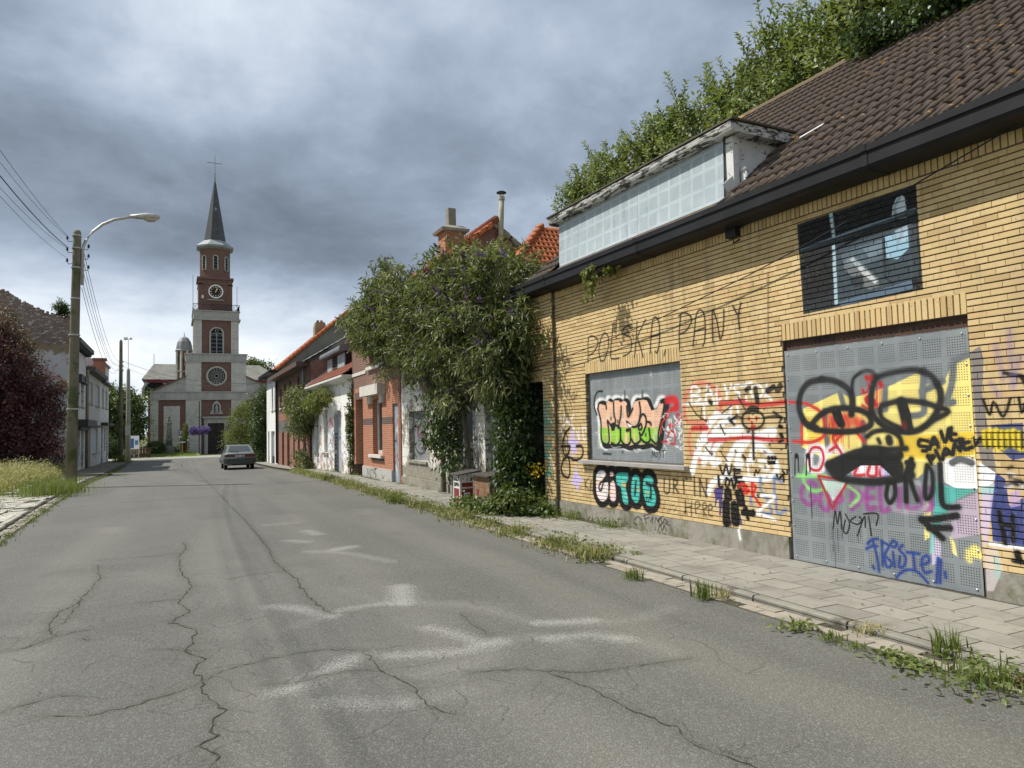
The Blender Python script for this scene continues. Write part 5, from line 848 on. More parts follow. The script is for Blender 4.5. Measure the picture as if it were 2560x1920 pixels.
winframe(H3, X3+.16, 22.74, 23.96, .8, 2.65, [23.15], .13); winframe(H3, X3+.16, 22.3, 24.3, 3.8, 5.0, [23.3], .09)
b = MB(); b.loft([[(X3-.26, y, 2.78), (X3-.26, y, 3.12), (X3+.1, y, 3.14), (X3+.1, y, 2.78)] for y in (22.35, 24.75)]); b.box(X3-.10, X3+.08, 22.42, 22.74, 2.52, 2.779); b.box(X3-.10, X3+.08, 23.98, 24.35, 2.52, 2.779); b.build('stone_lintel', M_STONEW, H3)
b = MB(); b.box(X3-.12, X3+.2, 22.55, 24.2, .70, .797); b.build('window_sill', M_STONEW, H3); b = MB(); b.box(X3-.1, X3+.2, 22.1, 24.5, 3.68, 3.79); b.build('window_sill', M_STONEW, H3); b = MB(); b.box(X3-.03, X3+.05, 24.8, 26.88, 3.62, 3.74); b.build('string_course', M_STONEW, H3)
b = MB(); b.prism([(X3, -.1), (12.5, -.1), (12.5, 5.65), (9.27, 8.15), (X3, 5.6)], lambda x, z: (x, 20.62, z), lambda x, z: (x, 20.82, z)); b.build('gable_wall', brickmat('old gable brick', (.27, .10, .06), (.20, .075, .05), (.27, .24, .2), .21, .066, .014, .6, grime=((.10, .08, .06), .6)), H3)
b = MB(); b.prism([(X3, -.1), (12.5, -.1), (12.5, 5.65), (9.27, 8.15), (X3, 5.6)], lambda x, z: (x, 26.86, z), lambda x, z: (x, 27.0, z)); b.build('gable_wall', M_BB, H3)
b = MB(); b.loft([[(X3-.3, y, 5.62), (X3-.34, y, 5.78), (X3-.1, y, 5.84), (X3+.02, y, 5.64)] for y in (20.6, 27.0)]); b.build('gutter', M_PIPE, H3)
p3 = math.atan2(8.2-5.72, 9.27-5.85)
tile_roof('tile_field', (5.85, 27.0, 5.75), (0, -1, 0), (math.cos(p3), 0, math.sin(p3)), 6.5, 4.25, M_ORANGE, H3); tile_roof('tile_field', (12.7, 20.55, 5.75), (0, 1, 0), (-math.cos(p3), 0, math.sin(p3)), 6.5, 4.25, M_ORANGE, H3)
for k in range(11): b = MB(); x = 5.95+k*.305; z = 5.72+k*.305*math.tan(p3); b.tube([(x, 20.56, z+.05), (x+.33*math.cos(p3), 20.56, z+.05+.33*math.sin(p3))], [.09, .075], 7); b.build('verge_tile', M_ORANGE, H3, smooth=True)
for k in range(11): b = MB(); x = 12.55-k*.305; z = 5.72+k*.305*math.tan(p3); b.tube([(x, 20.56, z+.05), (x-.33*math.cos(p3), 20.56, z+.05+.33*math.sin(p3))], [.09, .075], 7); b.build('verge_tile', M_CEM, H3, smooth=True)
b = MB(); b.tube([(9.27, 20.45, 8.27), (9.27, 27.0, 8.27)], .14, 10); b.build('ridge', M_REDT, H3, smooth=True)
b = MB(); b.box(7.62, 8.26, 20.7, 21.35, 6.6, 7.82); CH3 = b.build('chimney', M_RB, H3); b = MB(); b.loft([[(7.50, 20.58, 7.82), (8.38, 20.58, 7.82), (8.38, 21.47, 7.82), (7.50, 21.47, 7.82)], [(7.47, 20.55, 7.90), (8.41, 20.55, 7.90), (8.41, 21.5, 7.90), (7.47, 21.5, 7.90)], [(7.66, 20.75, 8.03), (8.22, 20.75, 8.03), (8.22, 21.3, 8.03), (7.66, 21.3, 8.03)]]); b.build('chimney_cap', M_CEM, CH3)
b = MB(); b.box(7.82, 8.07, 20.9, 21.15, 8.03, 8.63); b.build('chimney_pot', mat('lichened concrete flue', (.2, .185, .14), (.27, .25, .2), 6, .95, .4, 60), CH3)
M_FLUE = mat('mottled fibre cement pipe', (.42, .39, .30), (.32, .30, .22), 7, .9, .3, 60)
b = MB(); b.box(9.17, 9.72, 20.3, 20.62, 6.6, 7.55); b.build('flue_base', M_BB, H3); b = MB(); b.tube([(9.40, 20.42, 7.5), (9.44, 20.42, 8.25), (9.47, 20.42, 8.98)], .085, 12); FL = b.build('flue_pipe', M_FLUE, H3, smooth=True)
b = MB(); b.tube([(9.47, 20.42, 8.92), (9.472, 20.42, 9.03)], .105, 12); [b.tube([(9.47+.06*math.cos(a), 20.42+.06*math.sin(a), 9.03), (9.47+.06*math.cos(a), 20.42+.06*math.sin(a), 9.16)], .01, 4) for a in (0, 2.1, 4.2)]; b.build('cowl_collar', M_FLUE, FL); b = MB(); b.lathe((9.47, 20.42, 9.15), [(.16, 0), (.165, .02), (.08, .06), (.01, .075)], 14); b.build('cowl_cap', M_DARKP, FL)
# ---- white graffiti house with dormer
X4 = 6.03
PH4 = Paint('white house graffiti', -35.8, -26.9, -.4, 3.6, 90)
scribble(PH4, ZW, X4, (1140, 590, 1215, 720), 14, [(.85, .25, .3), (.9, .5, .55), (.8, .2, .25)], (.03, .07), 50); scribble(PH4, ZW, X4, (1140, 850, 1220, 1250), 22, [(.25, .38, .62), (.1, .1, .12), (.3, .45, .7), (.5, .55, .6)], (.03, .08), 80); scribble(PH4, ZW, X4, (1370, 920, 1510, 1180), 26, [(.1, .1, .12), (.3, .45, .75), (.15, .15, .2)], (.02, .06), 45); scribble(PH4, ZW, X4, (980, 700, 1050, 1050), 12, [(.8, .3, .3), (.85, .5, .4), (.75, .6, .3)], (.04, .08), 60, .6); scribble(PH4, ZW, X4, (1380, 1220, 1510, 1330), 16, [(.5, .25, .22), (.4, .3, .28), (.15, .12, .12)], (.03, .06), 40); scribble(PH4, ZW, X4, (870, 740, 900, 1000), 8, [(.45, .65, .85), (.3, .3, .35)], (.03, .06), 60)
M_H4 = peel('chalk white paint', (.80, .795, .77), (.72, .71, .68), (.33, .20, .14), (.38, .36, .33), .555, PH4, DY, .25, None, (-.2, 1.0, .08))
H4 = thing('white_cottage', (X4+2, 31.3, 0), 'white painted cottage with graffiti, bricked up windows and a shuttered dormer', 'house')
op4 = [(33.99, 34.83, .62, 2.40), (31.72, 32.56, .66, 2.57), (28.88, 30.34, -.3, 2.45), (27.59, 28.07, 1.34, 2.26)]; in4 = inside(op4); fn4 = lambda y, d, z: (X4+d, y, z)
cell_wall('wall', [26.97, 27.59, 28.07, 28.88, 30.34, 31.72, 32.56, 33.99, 34.83, 35.7], [-.5, -.3, .62, .66, 1.34, 2.26, 2.4, 2.45, 2.57, 3.55], lambda u, z: not in4(u, z), fn4, M_H4, H4, .3)
for a, c, z0, z1 in (op4[0], op4[1], op4[3]): b = MB(); b.box(X4+.12, X4+.2, a, c, z0, z1); b.build('window_infill', M_GREYBL, H4)
for a, c, z in ((33.85, 34.95, .62), (31.6, 32.7, .66)): b = MB(); b.box(X4-.06, X4+.1, a, c, z-.12, z-.003); b.build('window_sill', M_CEM, H4)
PD4 = Paint('cottage door graffiti', -30.4, -28.8, -.3, 2.6, 90)
for i in range(30): a = random.uniform(-30.2, -28.9); z = random.uniform(-.1, 1.6); PD4.stroke([(a, z), (a+random.uniform(-.3, .3), z+random.uniform(-.3, .3))], random.choice([(.2, .3, .5), (.3, .4, .6), (.75, .78, .8), (.25, .2, .3)]), .07, soft=.03, op=.7)
board('door_sheet', 28.8, 30.4, -.4, 2.6, X4+.17, plain_paint('tagged grey door sheet', (.30, .33, .36), (.36, .39, .42), PD4), H4)
b = MB(); ar = [(28.88, 2.45)]+[(28.88+.73*(1-math.cos(a)), 2.45-.12+.34*math.sin(a)) for a in np.linspace(.36, math.pi-.36, 9)]+[(30.34, 2.45)]
b.prism([(28.88, 2.75), (30.34, 2.75)]+[(30.34-.01*k, z) for k, (y, z) in []]+[(y, z) for y, z in reversed([(28.88+.73*(1-math.cos(a)), 2.28+.28*math.sin(a)) for a in np.linspace(0, math.pi, 9)])], lambda y, z: (X4-.004, y, z), lambda y, z: (X4+.165, y, z)); b.build('door_arch', M_H4, H4)
PJ4 = Paint('door jamb lettering', X4-.01, X4+.2, -.3, 2.5, 400)
GL5 = {'M': [[(0, 0), (0, 1), (.5, .4), (1, 1), (1, 0)]], 'A': [[(0, 0), (.5, 1), (1, 0)], [(.2, .4), (.8, .4)]], 'C': [[(1, .85), (.5, 1), (0, .5), (.5, 0), (1, .15)]], 'R': [[(0, 0), (0, 1), (.9, .8), (.1, .5), (1, 0)]], 'O': [[(.5, 1), (0, .5), (.5, 0), (1, .5), (.5, 1)]], 'K': [[(0, 0), (0, 1)], [(1, 1), (0, .5), (1, 0)]], 'E': [[(1, 1), (0, 1), (0, 0), (1, 0)], [(0, .5), (.8, .5)]], 'P': [[(0, 0), (0, 1), (.9, .8), (.8, .5), (0, .5)]], 'X': [[(0, 0), (1, 1)], [(0, 1), (1, 0)]]}
for k, ch in enumerate('MACRO KEPREX'):
    for st in GL5.get(ch, []): PJ4.stroke([(X4+.035+.09*a, 1.42-k*.148+.10*c) for a, c in st], (.04, .04, .05), .024, soft=.004, smooth=False)
b = MB(); b.box(X4+.002, X4+.168, 30.325, 30.337, -.4, 2.45); b.build('door_jamb', plain_paint('grey blocked jamb', (.42, .43, .42), (.34, .35, .34), PJ4, (1., 0., 0.)), H4)
b = MB(); pr = [(X4-.38, 3.74), (X4-.38, 3.66), (X4-.30, 3.58), (X4-.12, 3.53), (X4+.1, 3.50), (X4+.1, 3.74)]; b.loft([[(x, y, z) for x, z in pr] for y in (26.95, 35.72)]); b.build('cornice', mat('grubby white gutter cornice', (.66, .66, .63), (.55, .55, .52), 3, .7, .2, 40, grime=((.25, .24, .21), .5)), H4)
p4 = math.radians(35); tile_roof('tile_field', (X4-.3, 35.7, 3.76), (0, -1, 0), (math.cos(p4), 0, math.sin(p4)), 8.7, 4.3, M_REDT, H4)
b = MB(); y = 35.72; b.hexa([(X4-.3, y-.12, 3.72), (X4-.3, y+.02, 3.72), (X4+3, y+.02, 3.72+3.3*math.tan(p4)), (X4+3, y-.12, 3.72+3.3*math.tan(p4)), (X4-.3, y-.12, 3.86), (X4-.3, y+.02, 3.86), (X4+3, y+.02, 3.86+3.3*math.tan(p4)), (X4+3, y-.12, 3.86+3.3*math.tan(p4))]); b.build('verge_board', M_WPNT, H4)
b = MB(); b.box(X4+3.2, X4+6, 27.0, 35.7, 0, 5.6); b.build('rear_block', M_BB, H4)
xd = X4+.55; b = MB(); b.box(xd+.01, xd+2.2, 30.5, 34.4, 3.9, 5.0); D4 = b.build('dormer', M_DARKP, H4)
M_SHUT = mat('pale grey shutter', (.40, .44, .46), (.34, .38, .40), 4, .6, .15, 40)
for a, c in ((30.55, 32.0), (33.2, 34.36)): b = MB(); b.box(xd-.04, xd, a, c, 3.98, 4.97); SH = b.build('shutter', M_SHUT, D4); b = MB(); [b.box(xd-.052, xd-.041, y, y+.04, 4.0, 4.95) for y in np.linspace(a+.1, c-.1, 4)]; b.build('shutter_batten', M_SHUT, SH)
for k in range(7): b = MB(); z = 4.02+k*.135; b.hexa([(xd-.05, 32.02, z), (xd-.05, 33.18, z), (xd, 33.18, z+.03), (xd, 32.02, z+.03), (xd-.04, 32.02, z+.02), (xd-.04, 33.18, z+.02), (xd, 33.18, z+.12), (xd, 32.02, z+.12)]); b.build('louvre_slat', M_OLDW, D4)
b = MB(); b.loft([[(xd-.32, y, 5.02), (xd-.34, y, 5.1), (xd-.3, y, 5.24), (xd+2.3, y, 5.3), (xd+2.3, y, 5.02)] for y in (30.2, 34.8)]); b.build('dormer_roof', mat('dark grey zinc', (.10, .115, .125), (.15, .165, .175), 2, .5, .1, 30), D4)
# ---- brown brick house
X5 = 5.98
H5 = thing('brown_brick_house', (X5+3, 42, 0), 'two storey brown brick house with broad overhanging eaves board', 'house')
M_H5A = brickmat('plain red brick', (.30, .13, .082), (.235, .10, .07), (.30, .26, .21), .21, .07, .012); M_H5B = brickmat('slate grey brick', (.12, .115, .115), (.16, .15, .145), (.09, .085, .08), .21, .07, .012); M_H5C = brickmat('dark brown brick', (.135, .078, .058), (.17, .095, .068), (.22, .2, .17), .21, .07, .012)
fn5 = lambda y, d, z: (X5+d, y, z); op5 = [(45.33, 46.25, -.6, 1.57), (42.98, 44.0, -.6, 1.57), (41.0, 41.55, .05, 1.57), (39.2, 39.9, .05, 1.57), (37.4, 38.1, -.6, 1.57)]; in5 = inside(op5)
cell_wall('wall', [35.75]+sorted({x for o in op5 for x in o[:2]})+[47.9], [-.7, -.6, .05, 1.57], lambda u, z: not in5(u, z), fn5, M_H5A, H5, .3); cell_wall('wall', [35.75, 47.9], [1.575, 2.25], lambda u, z: True, fn5, M_H5B, H5, .3); cell_wall('wall', [35.75, 47.9], [2.255, 2.75], lambda u, z: True, fn5, M_H5A, H5, .3)
up5 = [(46.3, 47.1, 3.1, 4.3), (44.4, 45.2, 3.1, 4.55), (42.2, 43.1, 3.1, 4.55), (39.2, 40.0, 3.1, 4.6), (37.5, 38.3, 3.1, 4.6)]; inu5 = inside(up5); cell_wall('wall', [35.75]+sorted({x for o in up5 for x in o[:2]})+[47.9], [2.755, 3.1, 4.3, 4.55, 4.6, 4.9], lambda u, z: not inu5(u, z), fn5, M_H5C, H5, .3)
for o in up5: winframe(H5, X5+.1, *o, [], .06, mt=M_OLDW); b = MB(); b.box(X5-.05, X5+.1, o[0]-.08, o[1]+.08, o[2]-.08, o[2]-.002); b.build('window_sill', M_STONEW, H5)
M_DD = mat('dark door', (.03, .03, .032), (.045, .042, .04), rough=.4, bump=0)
for o in op5: b = MB(); b.box(X5+.14, X5+.18, *o); b.build('door' if o[2] < 0 else 'window', M_DD, H5)
b = MB(); b.box(X5-.62, X5+.1, 36.2, 48.1, 4.86, 5.09); b.build('eaves_board', mat('brown painted eaves', (.085, .05, .04), (.11, .065, .05), 3, .6, .1, 30), H5)
b = MB(); b.tube([(X5-.15, 37.05, 3.9), (X5-.15, 37.05, 4.86)], .06, 8); b.build('down_pipe', M_PIPE, H5, smooth=True)
b = MB(); b.prism([(X5, -.6), (12.2, -.6), (12.2, 5.0), (9.3, 7.1), (X5, 5.0)], lambda x, z: (x, 35.74, z), lambda x, z: (x, 35.98, z)); b.build('gable_wall', brickmat('mixed gable brick', (.24, .105, .07), (.15, .075, .058), (.24, .22, .19), .21, .068, .013, grime=((.07, .06, .055), .7)), H5)
p5 = math.atan2(2.15, 9.3-X5+.2); tile_roof('tile_field', (X5-.2, 48, 5.1), (0, -1, 0), (math.cos(p5), 0, math.sin(p5)), 12.2, 4.1, M_GREYT, H5)
# ---- tall white house with cement gable and orange roof
X6 = 5.92
H6 = thing('tall_white_house', (X6+3, 51, 0), 'tall white house with bare cement gable and steep orange tile roof', 'house')
M_H6 = peel('clean white paint', (.80, .80, .79), (.74, .74, .73), (.4, .4, .4), (.3, .3, .3), .68, None, None, .15)
fn6 = lambda y, d, z: (X6+d, y, z); op6 = [(50.05, 50.9, 3.05, 4.7), (48.7, 49.4, 3.05, 4.7), (52.3, 53.1, -.6, 1.66), (49.4, 51.3, -.6, 1.66)]; in6 = inside(op6)
cell_wall('wall', [47.92]+sorted({x for o in op6 for x in o[:2]})+[54.1], [-.75, -.6, 1.66, 3.05, 4.7, 5.45], lambda u, z: not in6(u, z), fn6, M_H6, H6, .3)
for o in op6[:2]: winframe(H6, X6+.12, *o, [], .07); b = MB(); b.box(X6-.05, X6+.1, o[0]-.06, o[1]+.06, o[2]-.08, o[2]-.002); b.build('window_sill', M_CEM, H6)
for o in op6[2:]: b = MB(); b.box(X6+.15, X6+.2, o[0], o[1], o[2], 1.66); b.build('door_panel', mat('pale grey shutter board', (.46, .46, .44), (.4, .4, .38), rough=.7), H6); b = MB(); b.box(X6+.10, X6+.149, o[0], o[1], -.6, -.05); b.build('door_kickboard', M_DARKP, H6)
b = MB(); b.loft([[(X6-.5, y, 5.42), (X6-.55, y, 5.58), (X6-.1, y, 5.66), (X6+.1, y, 5.44)] for y in (47.8, 54.4)]); b.build('gutter', M_GUT, H6); b = MB(); b.tube([(X6-.06, 47.95, -.4), (X6-.06, 47.95, 5.4)], .06, 8); b.build('down_pipe', M_DARKP, H6, smooth=True)
xr, zr = 10.6, 9.75; p6 = math.atan2(zr-5.62, xr-X6+.1)
for y in (47.9, 53.9): b = MB(); b.prism([(X6, -.7), (15.2, -.7), (15.2, 5.5), (xr, zr-.15), (X6, 5.5)], lambda x, z: (x, y, z), lambda x, z: (x, y+.2, z)); b.build('gable_wall', mat('stained cement render', (.17, .165, .135), (.23, .22, .18), 1.2, .95, .4, 30, grime=((.09, .085, .06), .8)), H6)
tile_roof('tile_field', (X6-.1, 54.2, 5.66), (0, -1, 0), (math.cos(p6), 0, math.sin(p6)), 6.4, 6.25, M_ORANGE, H6); tile_roof('tile_field', (15.3, 47.8, 5.66), (0, 1, 0), (-math.cos(p6), 0, math.sin(p6)), 6.4, 6.25, M_ORANGE, H6)
for k in range(18): b = MB(); d = k*.345; x, z = X6-.06+d*math.cos(p6), 5.62+d*math.sin(p6); b.tube([(x, 47.78, z+.04), (x+.37*math.cos(p6), 47.78, z+.04+.37*math.sin(p6))], [.13, .11], 7); b.build('verge_tile', M_ORANGE, H6, smooth=True)
b = MB(); b.loft([[(8.6, 49.4, 7.3), (9.35, 49.4, 7.3), (9.35, 50.2, 7.3), (8.6, 50.2, 7.3)], [(8.6, 49.4, 8.8), (9.35, 49.4, 8.8), (9.35, 50.2, 8.8), (8.6, 50.2, 8.8)], [(8.68, 49.5, 9.1), (9.27, 49.5, 9.1), (9.27, 50.1, 9.1), (8.68, 50.1, 9.1)]]); C6 = b.build('chimney', mat('mossy rendered chimney', (.26, .235, .15), (.2, .18, .11), 3, .95, .3, 30), H6); [MB().tube([(x, 49.8, 9.1), (x, 49.8, 9.25)], .09, 8).build('chimney_pot', M_BB, C6) for x in (8.85, 9.1)]
# ================================================================== houses on the left
XL = -6.0
fnL = lambda y, d, z: (XL-d, y, z)
def dirtywhite(name, b1, b2, u1, u2, amt, st): return peel(name, b1, b2, u1, u2, amt, None, None, st, None, (-.6, 1.5, .06))
M_LA = dirtywhite('dirty white stucco', (.62, .62, .60), (.52, .52, .50), (.25, .27, .28), (.35, .34, .32), .57, .6); M_LB = dirtywhite('grey beige stucco', (.44, .43, .40), (.38, .37, .345), (.3, .28, .24), (.25, .24, .21), .62, .5)
M_BLKW = mat('black painted timber', (.03, .031, .033), (.05, .05, .052), rough=.6, bump=0)
def ruinmat():
    t = NT('ruined gable brick and plaster'); v = brickvec(t); br = t.n('TexBrick', {}, Vector=v, Color1=(.20, .105, .075), Color2=(.13, .08, .06), Mortar=(.30, .28, .24), Scale=1.0)
    br.inputs['Brick Width'].default_value = .23; br.inputs['Row Height'].default_value = .075; br.inputs['Mortar Size'].default_value = .012
    c = t.mix(t.ramp(t.noise(3.6, 6, .75, (1, 1, 3.2)), .555, .60), br.outputs['Color'], (.58, .56, .52)); c = t.mix(t.ramp(t.noise(3, 6, .7, off=(5, 5, 5)), .55, .7, 0, .7), c, (.09, .075, .055)); z = t.n('SeparateXYZ', Vector=t.pos()).outputs[2]; n = t.noise(.9, 6, .65, off=(2, 4, 4))
    pl = t.mix(t.ramp(t.noise(1.1, 5, .6, off=(9, 1, 1)), .56, .60), (.58, .58, .56), (.46, .28, .29)); pl = t.mix(t.ramp(t.noise(2, 5, .7), .55, .7, 0, .5), pl, (.3, .28, .24))
    zz = t.math('ADD', z, t.math('MULTIPLY', t.math('SUBTRACT', n, .5), 2.6)); c = t.mix(t.ramp(zz, 7.15, 7.35, 0, 1), (.27, .22, .13), c); c = t.mix(t.ramp(zz, 6.75, 6.95, 1, 0), c, pl); t.bump(t.math('ADD', t.math('MULTIPLY', br.outputs['Fac'], -1), t.noise(30, 3)), .5, .015); return t.fin(c, .92)
HA = thing('ruined_corner_house', (XL-3, 56, -.6), 'ruined white house with ragged brick gable above the purple tree', 'house')
opA = [(55.3, 56.7, 3.7, 5.3), (57.6, 59.2, 3.7, 5.3), (53.0, 54.4, -.6, 2.1), (55.2, 57.2, .2, 2.1), (58.0, 59.4, -.6, 2.1)]; inA = inside(opA)
cell_wall('wall', [51.6]+sorted({x for o in opA for x in o[:2]})+[60.3], [-.9, -.6, .2, 2.1, 3.7, 5.3, 7.5], lambda u, z: not inA(u, z), fnL, M_LA, HA, .3)
top = [(XL, 9.15), (-6.5, 9.22), (-7.0, 9.33), (-7.6, 9.52), (-8.16, 9.85), (-8.7, 10.15), (-9.17, 10.45), (-9.63, 10.65), (-11, 11.4), (-12.5, 11.2), (-14, 10.3)]; ragged = []
for (x0, z0), (x1, z1) in zip(top[:-1], top[1:]):
    n = max(2, int(abs(x1-x0)/.11))
    for k in range(n): x = x0+(x1-x0)*k/n; z = z0+(z1-z0)*k/n+random.choice([-.075, 0, 0, 0, .06, -.04, -.15, -.02]); ragged += [(x, z), (x0+(x1-x0)*(k+.97)/n, z)]
b = MB(); b.prism([(XL, -.9)]+ragged+[(-14, -.9)], lambda x, z: (x, 51.3, z), lambda x, z: (x, 51.6, z)); b.build('gable_wall', ruinmat(), HA)
b = MB(); b.loft([[(XL+.5, y, 7.62), (XL+.52, y, 7.9), (XL+.3, y, 8.0), (XL-.2, y, 8.0), (XL-.2, y, 7.5), (XL+.1, y, 7.5)] for y in (52.2, 60.5)]); b.build('cornice', M_BLKW, HA)
for y in np.arange(52.6, 60.4, .6): b = MB(); b.box(XL+.01, XL+.4, y, y+.12, 7.38, 7.6); b.build('cornice_bracket', M_BLKW, HA)
b = MB(); b.quad((XL+.2, 51.6, 7.98), (XL+.2, 60.4, 7.98), (-10.5, 60.4, 9.6), (-10.5, 51.6, 9.6)); b.quad((-10.5, 51.6, 9.6), (-10.5, 60.4, 9.6), (-15, 60.4, 8), (-15, 51.6, 8)); b.build('roof', M_REDT, HA); b = MB(); b.box(-15, -14, 51.6, 60.3, -.9, 8); b.box(-14, XL-.3, 60.1, 60.3, -.9, 7.9); b.build('rear_wall', M_LB, HA)
for o in opA[:2]: winframe(HA, XL-.12, *o, [(o[0]+o[1])/2], .08, sgn=-1); b = MB(); b.box(XL-.1, XL+.08, o[0]-.1, o[1]+.1, o[2]-.1, o[2]-.003); b.build('window_sill', M_CEM, HA); b = MB(); b.box(XL+.003, XL+.3, o[0]-.15, o[1]+.15, o[3], o[3]+.5); b.build('awning_box', M_BLKW, HA)
for o in opA[2:]: b = MB(); b.box(XL-.2, XL-.15, *o); b.build('shop_panel', M_S2 if o[2] > 0 else M_BLUE, HA)
b = MB(); b.box(XL+.003, XL+.75, 54.6, 60.6, 2.3, 2.75); b.box(XL+.003, XL+.3, 54.8, 60.4, 2.05, 2.299); b.build('shop_fascia', M_BLKW, HA)
b = MB(); b.tube([(XL-1.2, 51.25, 8.1), (XL-2.0, 51.2, 7.5), (XL-1.8, 51.2, 6.2)], .035, 6); b.build('bent_pipe', M_WPNT, HA)
HB = thing('grey_stucco_house', (XL-3, 66, -.75), 'grey beige stucco house with black eaves in the left row', 'house')
opB = [(62.0, 65.2, 4.15, 5.8), (67.4, 70.8, 4.15, 5.85), (61.9, 64.0, -.8, 2.3), (65.6, 69.4, .25, 2.2)]; inB = inside(opB)
cell_wall('wall', [60.35]+sorted({x for o in opB for x in o[:2]})+[71.4], [-1, -.8, .25, 2.2, 2.3, 4.15, 5.8, 5.85, 6.45], lambda u, z: not inB(u, z), fnL, M_LB, HB, .3)
for k, o in enumerate(opB): b = MB(); b.box(XL-.16, XL-.1, *o); W_ = b.build('roller_shutter', M_SHUT, HB); b = MB(); [b.box(XL-.1, XL-.09, o[0], o[1], z, z+.02) for z in np.arange(o[2]+.1, o[3], .16)]; b.build('shutter_slat', M_CEM, W_)
for o in opB[:2]+opB[3:]: b = MB(); b.box(XL-.1, XL+.08, o[0]-.1, o[1]+.1, o[2]-.12, o[2]-.003); b.build('window_sill', M_CEM, HB)
b = MB(); b.box(XL+.003, XL+.25, 61.7, 69.6, 2.32, 2.5); b.build('canopy', M_BLKW, HB)
b = MB(); b.loft([[(XL+.55, y, 6.45), (XL+.6, y, 6.75), (XL+.2, y, 6.82), (XL-.3, y, 6.8), (XL-.3, y, 6.4)] for y in (60.9, 71.6)]); b.build('eaves', mat('grey brown eaves', (.12, .115, .105), (.09, .085, .08), rough=.7), HB); b = MB(); b.box(-14, XL-.3, 60.4, 71.4, -.9, 6.6); b.build('body', M_LB, HB); b = MB(); b.quad((XL, 60.4, 6.81), (XL, 71.4, 6.81), (-10, 71.4, 8.0), (-10, 60.4, 8.0)); b.quad((-10, 60.4, 8), (-10, 71.4, 8), (-14.2, 71.4, 6.6), (-14.2, 60.4, 6.6)); b.build('roof', M_REDT, HB); b = MB(); b.tube([(XL+.1, 60.6, -.8), (XL+.1, 60.6, 6.5)], .1, 8); b.build('down_pipe', mat('rusty downpipe', (.2, .17, .12), (.26, .22, .16), rough=.8), HB, smooth=True)
HC = thing('parapet_house', (XL-3, 76, -.85), 'white parapet house beside the square with red brick chimney', 'house')
opC = [(73.2, 75.0, 4.2, 5.9), (76.6, 78.8, 4.2, 5.9), (72.6, 74.2, -.9, 2.5), (75.6, 77.0, .2, 2.4), (78.0, 79.4, -.9, 2.4)]; inC = inside(opC)
cell_wall('wall', [71.45]+sorted({x for o in opC for x in o[:2]})+[80.2], [-1.1, -.9, .2, 2.4, 2.5, 4.2, 5.9, 8.2], lambda u, z: not inC(u, z), fnL, M_LA, HC, .3)
for o in opC[:2]: winframe(HC, XL-.12, *o, [(o[0]+o[1])/2], .09, sgn=-1); b = MB(); b.box(XL-.1, XL+.08, o[0]-.1, o[1]+.1, o[2]-.1, o[2]-.003); b.build('window_sill', M_CEM, HC)
for o in opC[2:]: b = MB(); b.box(XL-.2, XL-.15, *o); b.build('door_panel', M_DD, HC)
b = MB(); b.box(XL+.003, XL+.35, 72, 80, 6.35, 6.5); b.box(XL+.003, XL+.5, 72.2, 79.8, 2.55, 2.8); b.build('ledge', M_BLKW, HC)
b = MB(); b.prism([(XL-.3, -1), (-13, -1), (-13, 7.4), (-8.3, 8.9), (-7.6, 8.9), (XL-.3, 8.2)], lambda x, z: (x, 71.46, z), lambda x, z: (x, 80.15, z)); b.build('body', M_LA, HC); b = MB(); b.box(XL-.4, XL+.12, 71.3, 80.4, 8.2, 8.4); b.build('coping', M_CEM, HC)
cp = PYP(ZF(0, 700, 3.16)(788, 620), 70.6); b = MB(); b.box(cp[0]-.42, cp[0]+.42, 70.2, 71.0, 6.6, cp[2]-.2); C_ = b.build('chimney', M_RB, HC); b = MB(); b.box(cp[0]-.52, cp[0]+.52, 70.1, 71.1, cp[2]-.2, cp[2]); b.build('chimney_cap', M_BB, C_)
# ================================================================== the church
CY = 101.2; CZ = -1.1; CXC = 4.83
M_CST = brickmat('grey limestone courses', (.55, .535, .485), (.47, .46, .415), (.34, .33, .30), .62, .20, .03, .5, var=.5, grime=((.20, .19, .16), .35)); M_CBR = brickmat('church red brick', (.175, .086, .062), (.14, .072, .055), (.20, .17, .15), .22, .075, .012, .4, grime=((.10, .06, .05), .4)); M_CSM = mat('smooth grey church stone', (.40, .39, .36), (.32, .315, .29), 1.2, .9, .3, 20, grime=((.12, .12, .08), .6))
M_SLATE = mat('church slate', (.055, .058, .062), (.085, .088, .092), 3, .7, .4, 14, c3=(.13, .13, .13), dscale=5, damt=(.6, .7)); M_SLATEL = mat('lichened grey slate', (.19, .19, .165), (.14, .14, .125), .8, .85, .4, 10, c3=(.27, .25, .17), dscale=1.2, damt=(.55, .7)); M_LEAD = mat('pale lead sheet', (.26, .28, .29), (.20, .22, .23), 2, .6, .2, 10)
M_GOLD = NT('gilded hands').fin((.75, .52, .18), .35, .6, .5); M_IRON = mat('black wrought iron', (.02, .02, .022), rough=.6, bump=0); M_DGLASS = NT('leaded dark glass').fin((.006, .007, .008), .35, 0, .12)
CH = thing('church', (CXC, CY+5, CZ), 'red brick and grey stone church with tall clock tower and slate spire', 'church')
def cbox(name, mt, x0, x1, y0, y1, z0, z1, par=CH): return MB().box(x0, x1, y0, y1, z0, z1).build(name, mt, par)
cbox('front_wall', M_CBR, -2.95, 12.61, CY+.12, CY+1, CZ, 6.02)
for a, c in ((-2.96, -2.04), (1.13, 2.99), (6.63, 8.52), (11.70, 12.62)): cbox('pilaster', M_CST, a, c, CY, CY+.3, CZ, 6.02)
for a in (-1.43, 9.2): cbox('stone_panel', M_CST, a, a+1.89, CY+.06, CY+.3, CZ, 5.2)
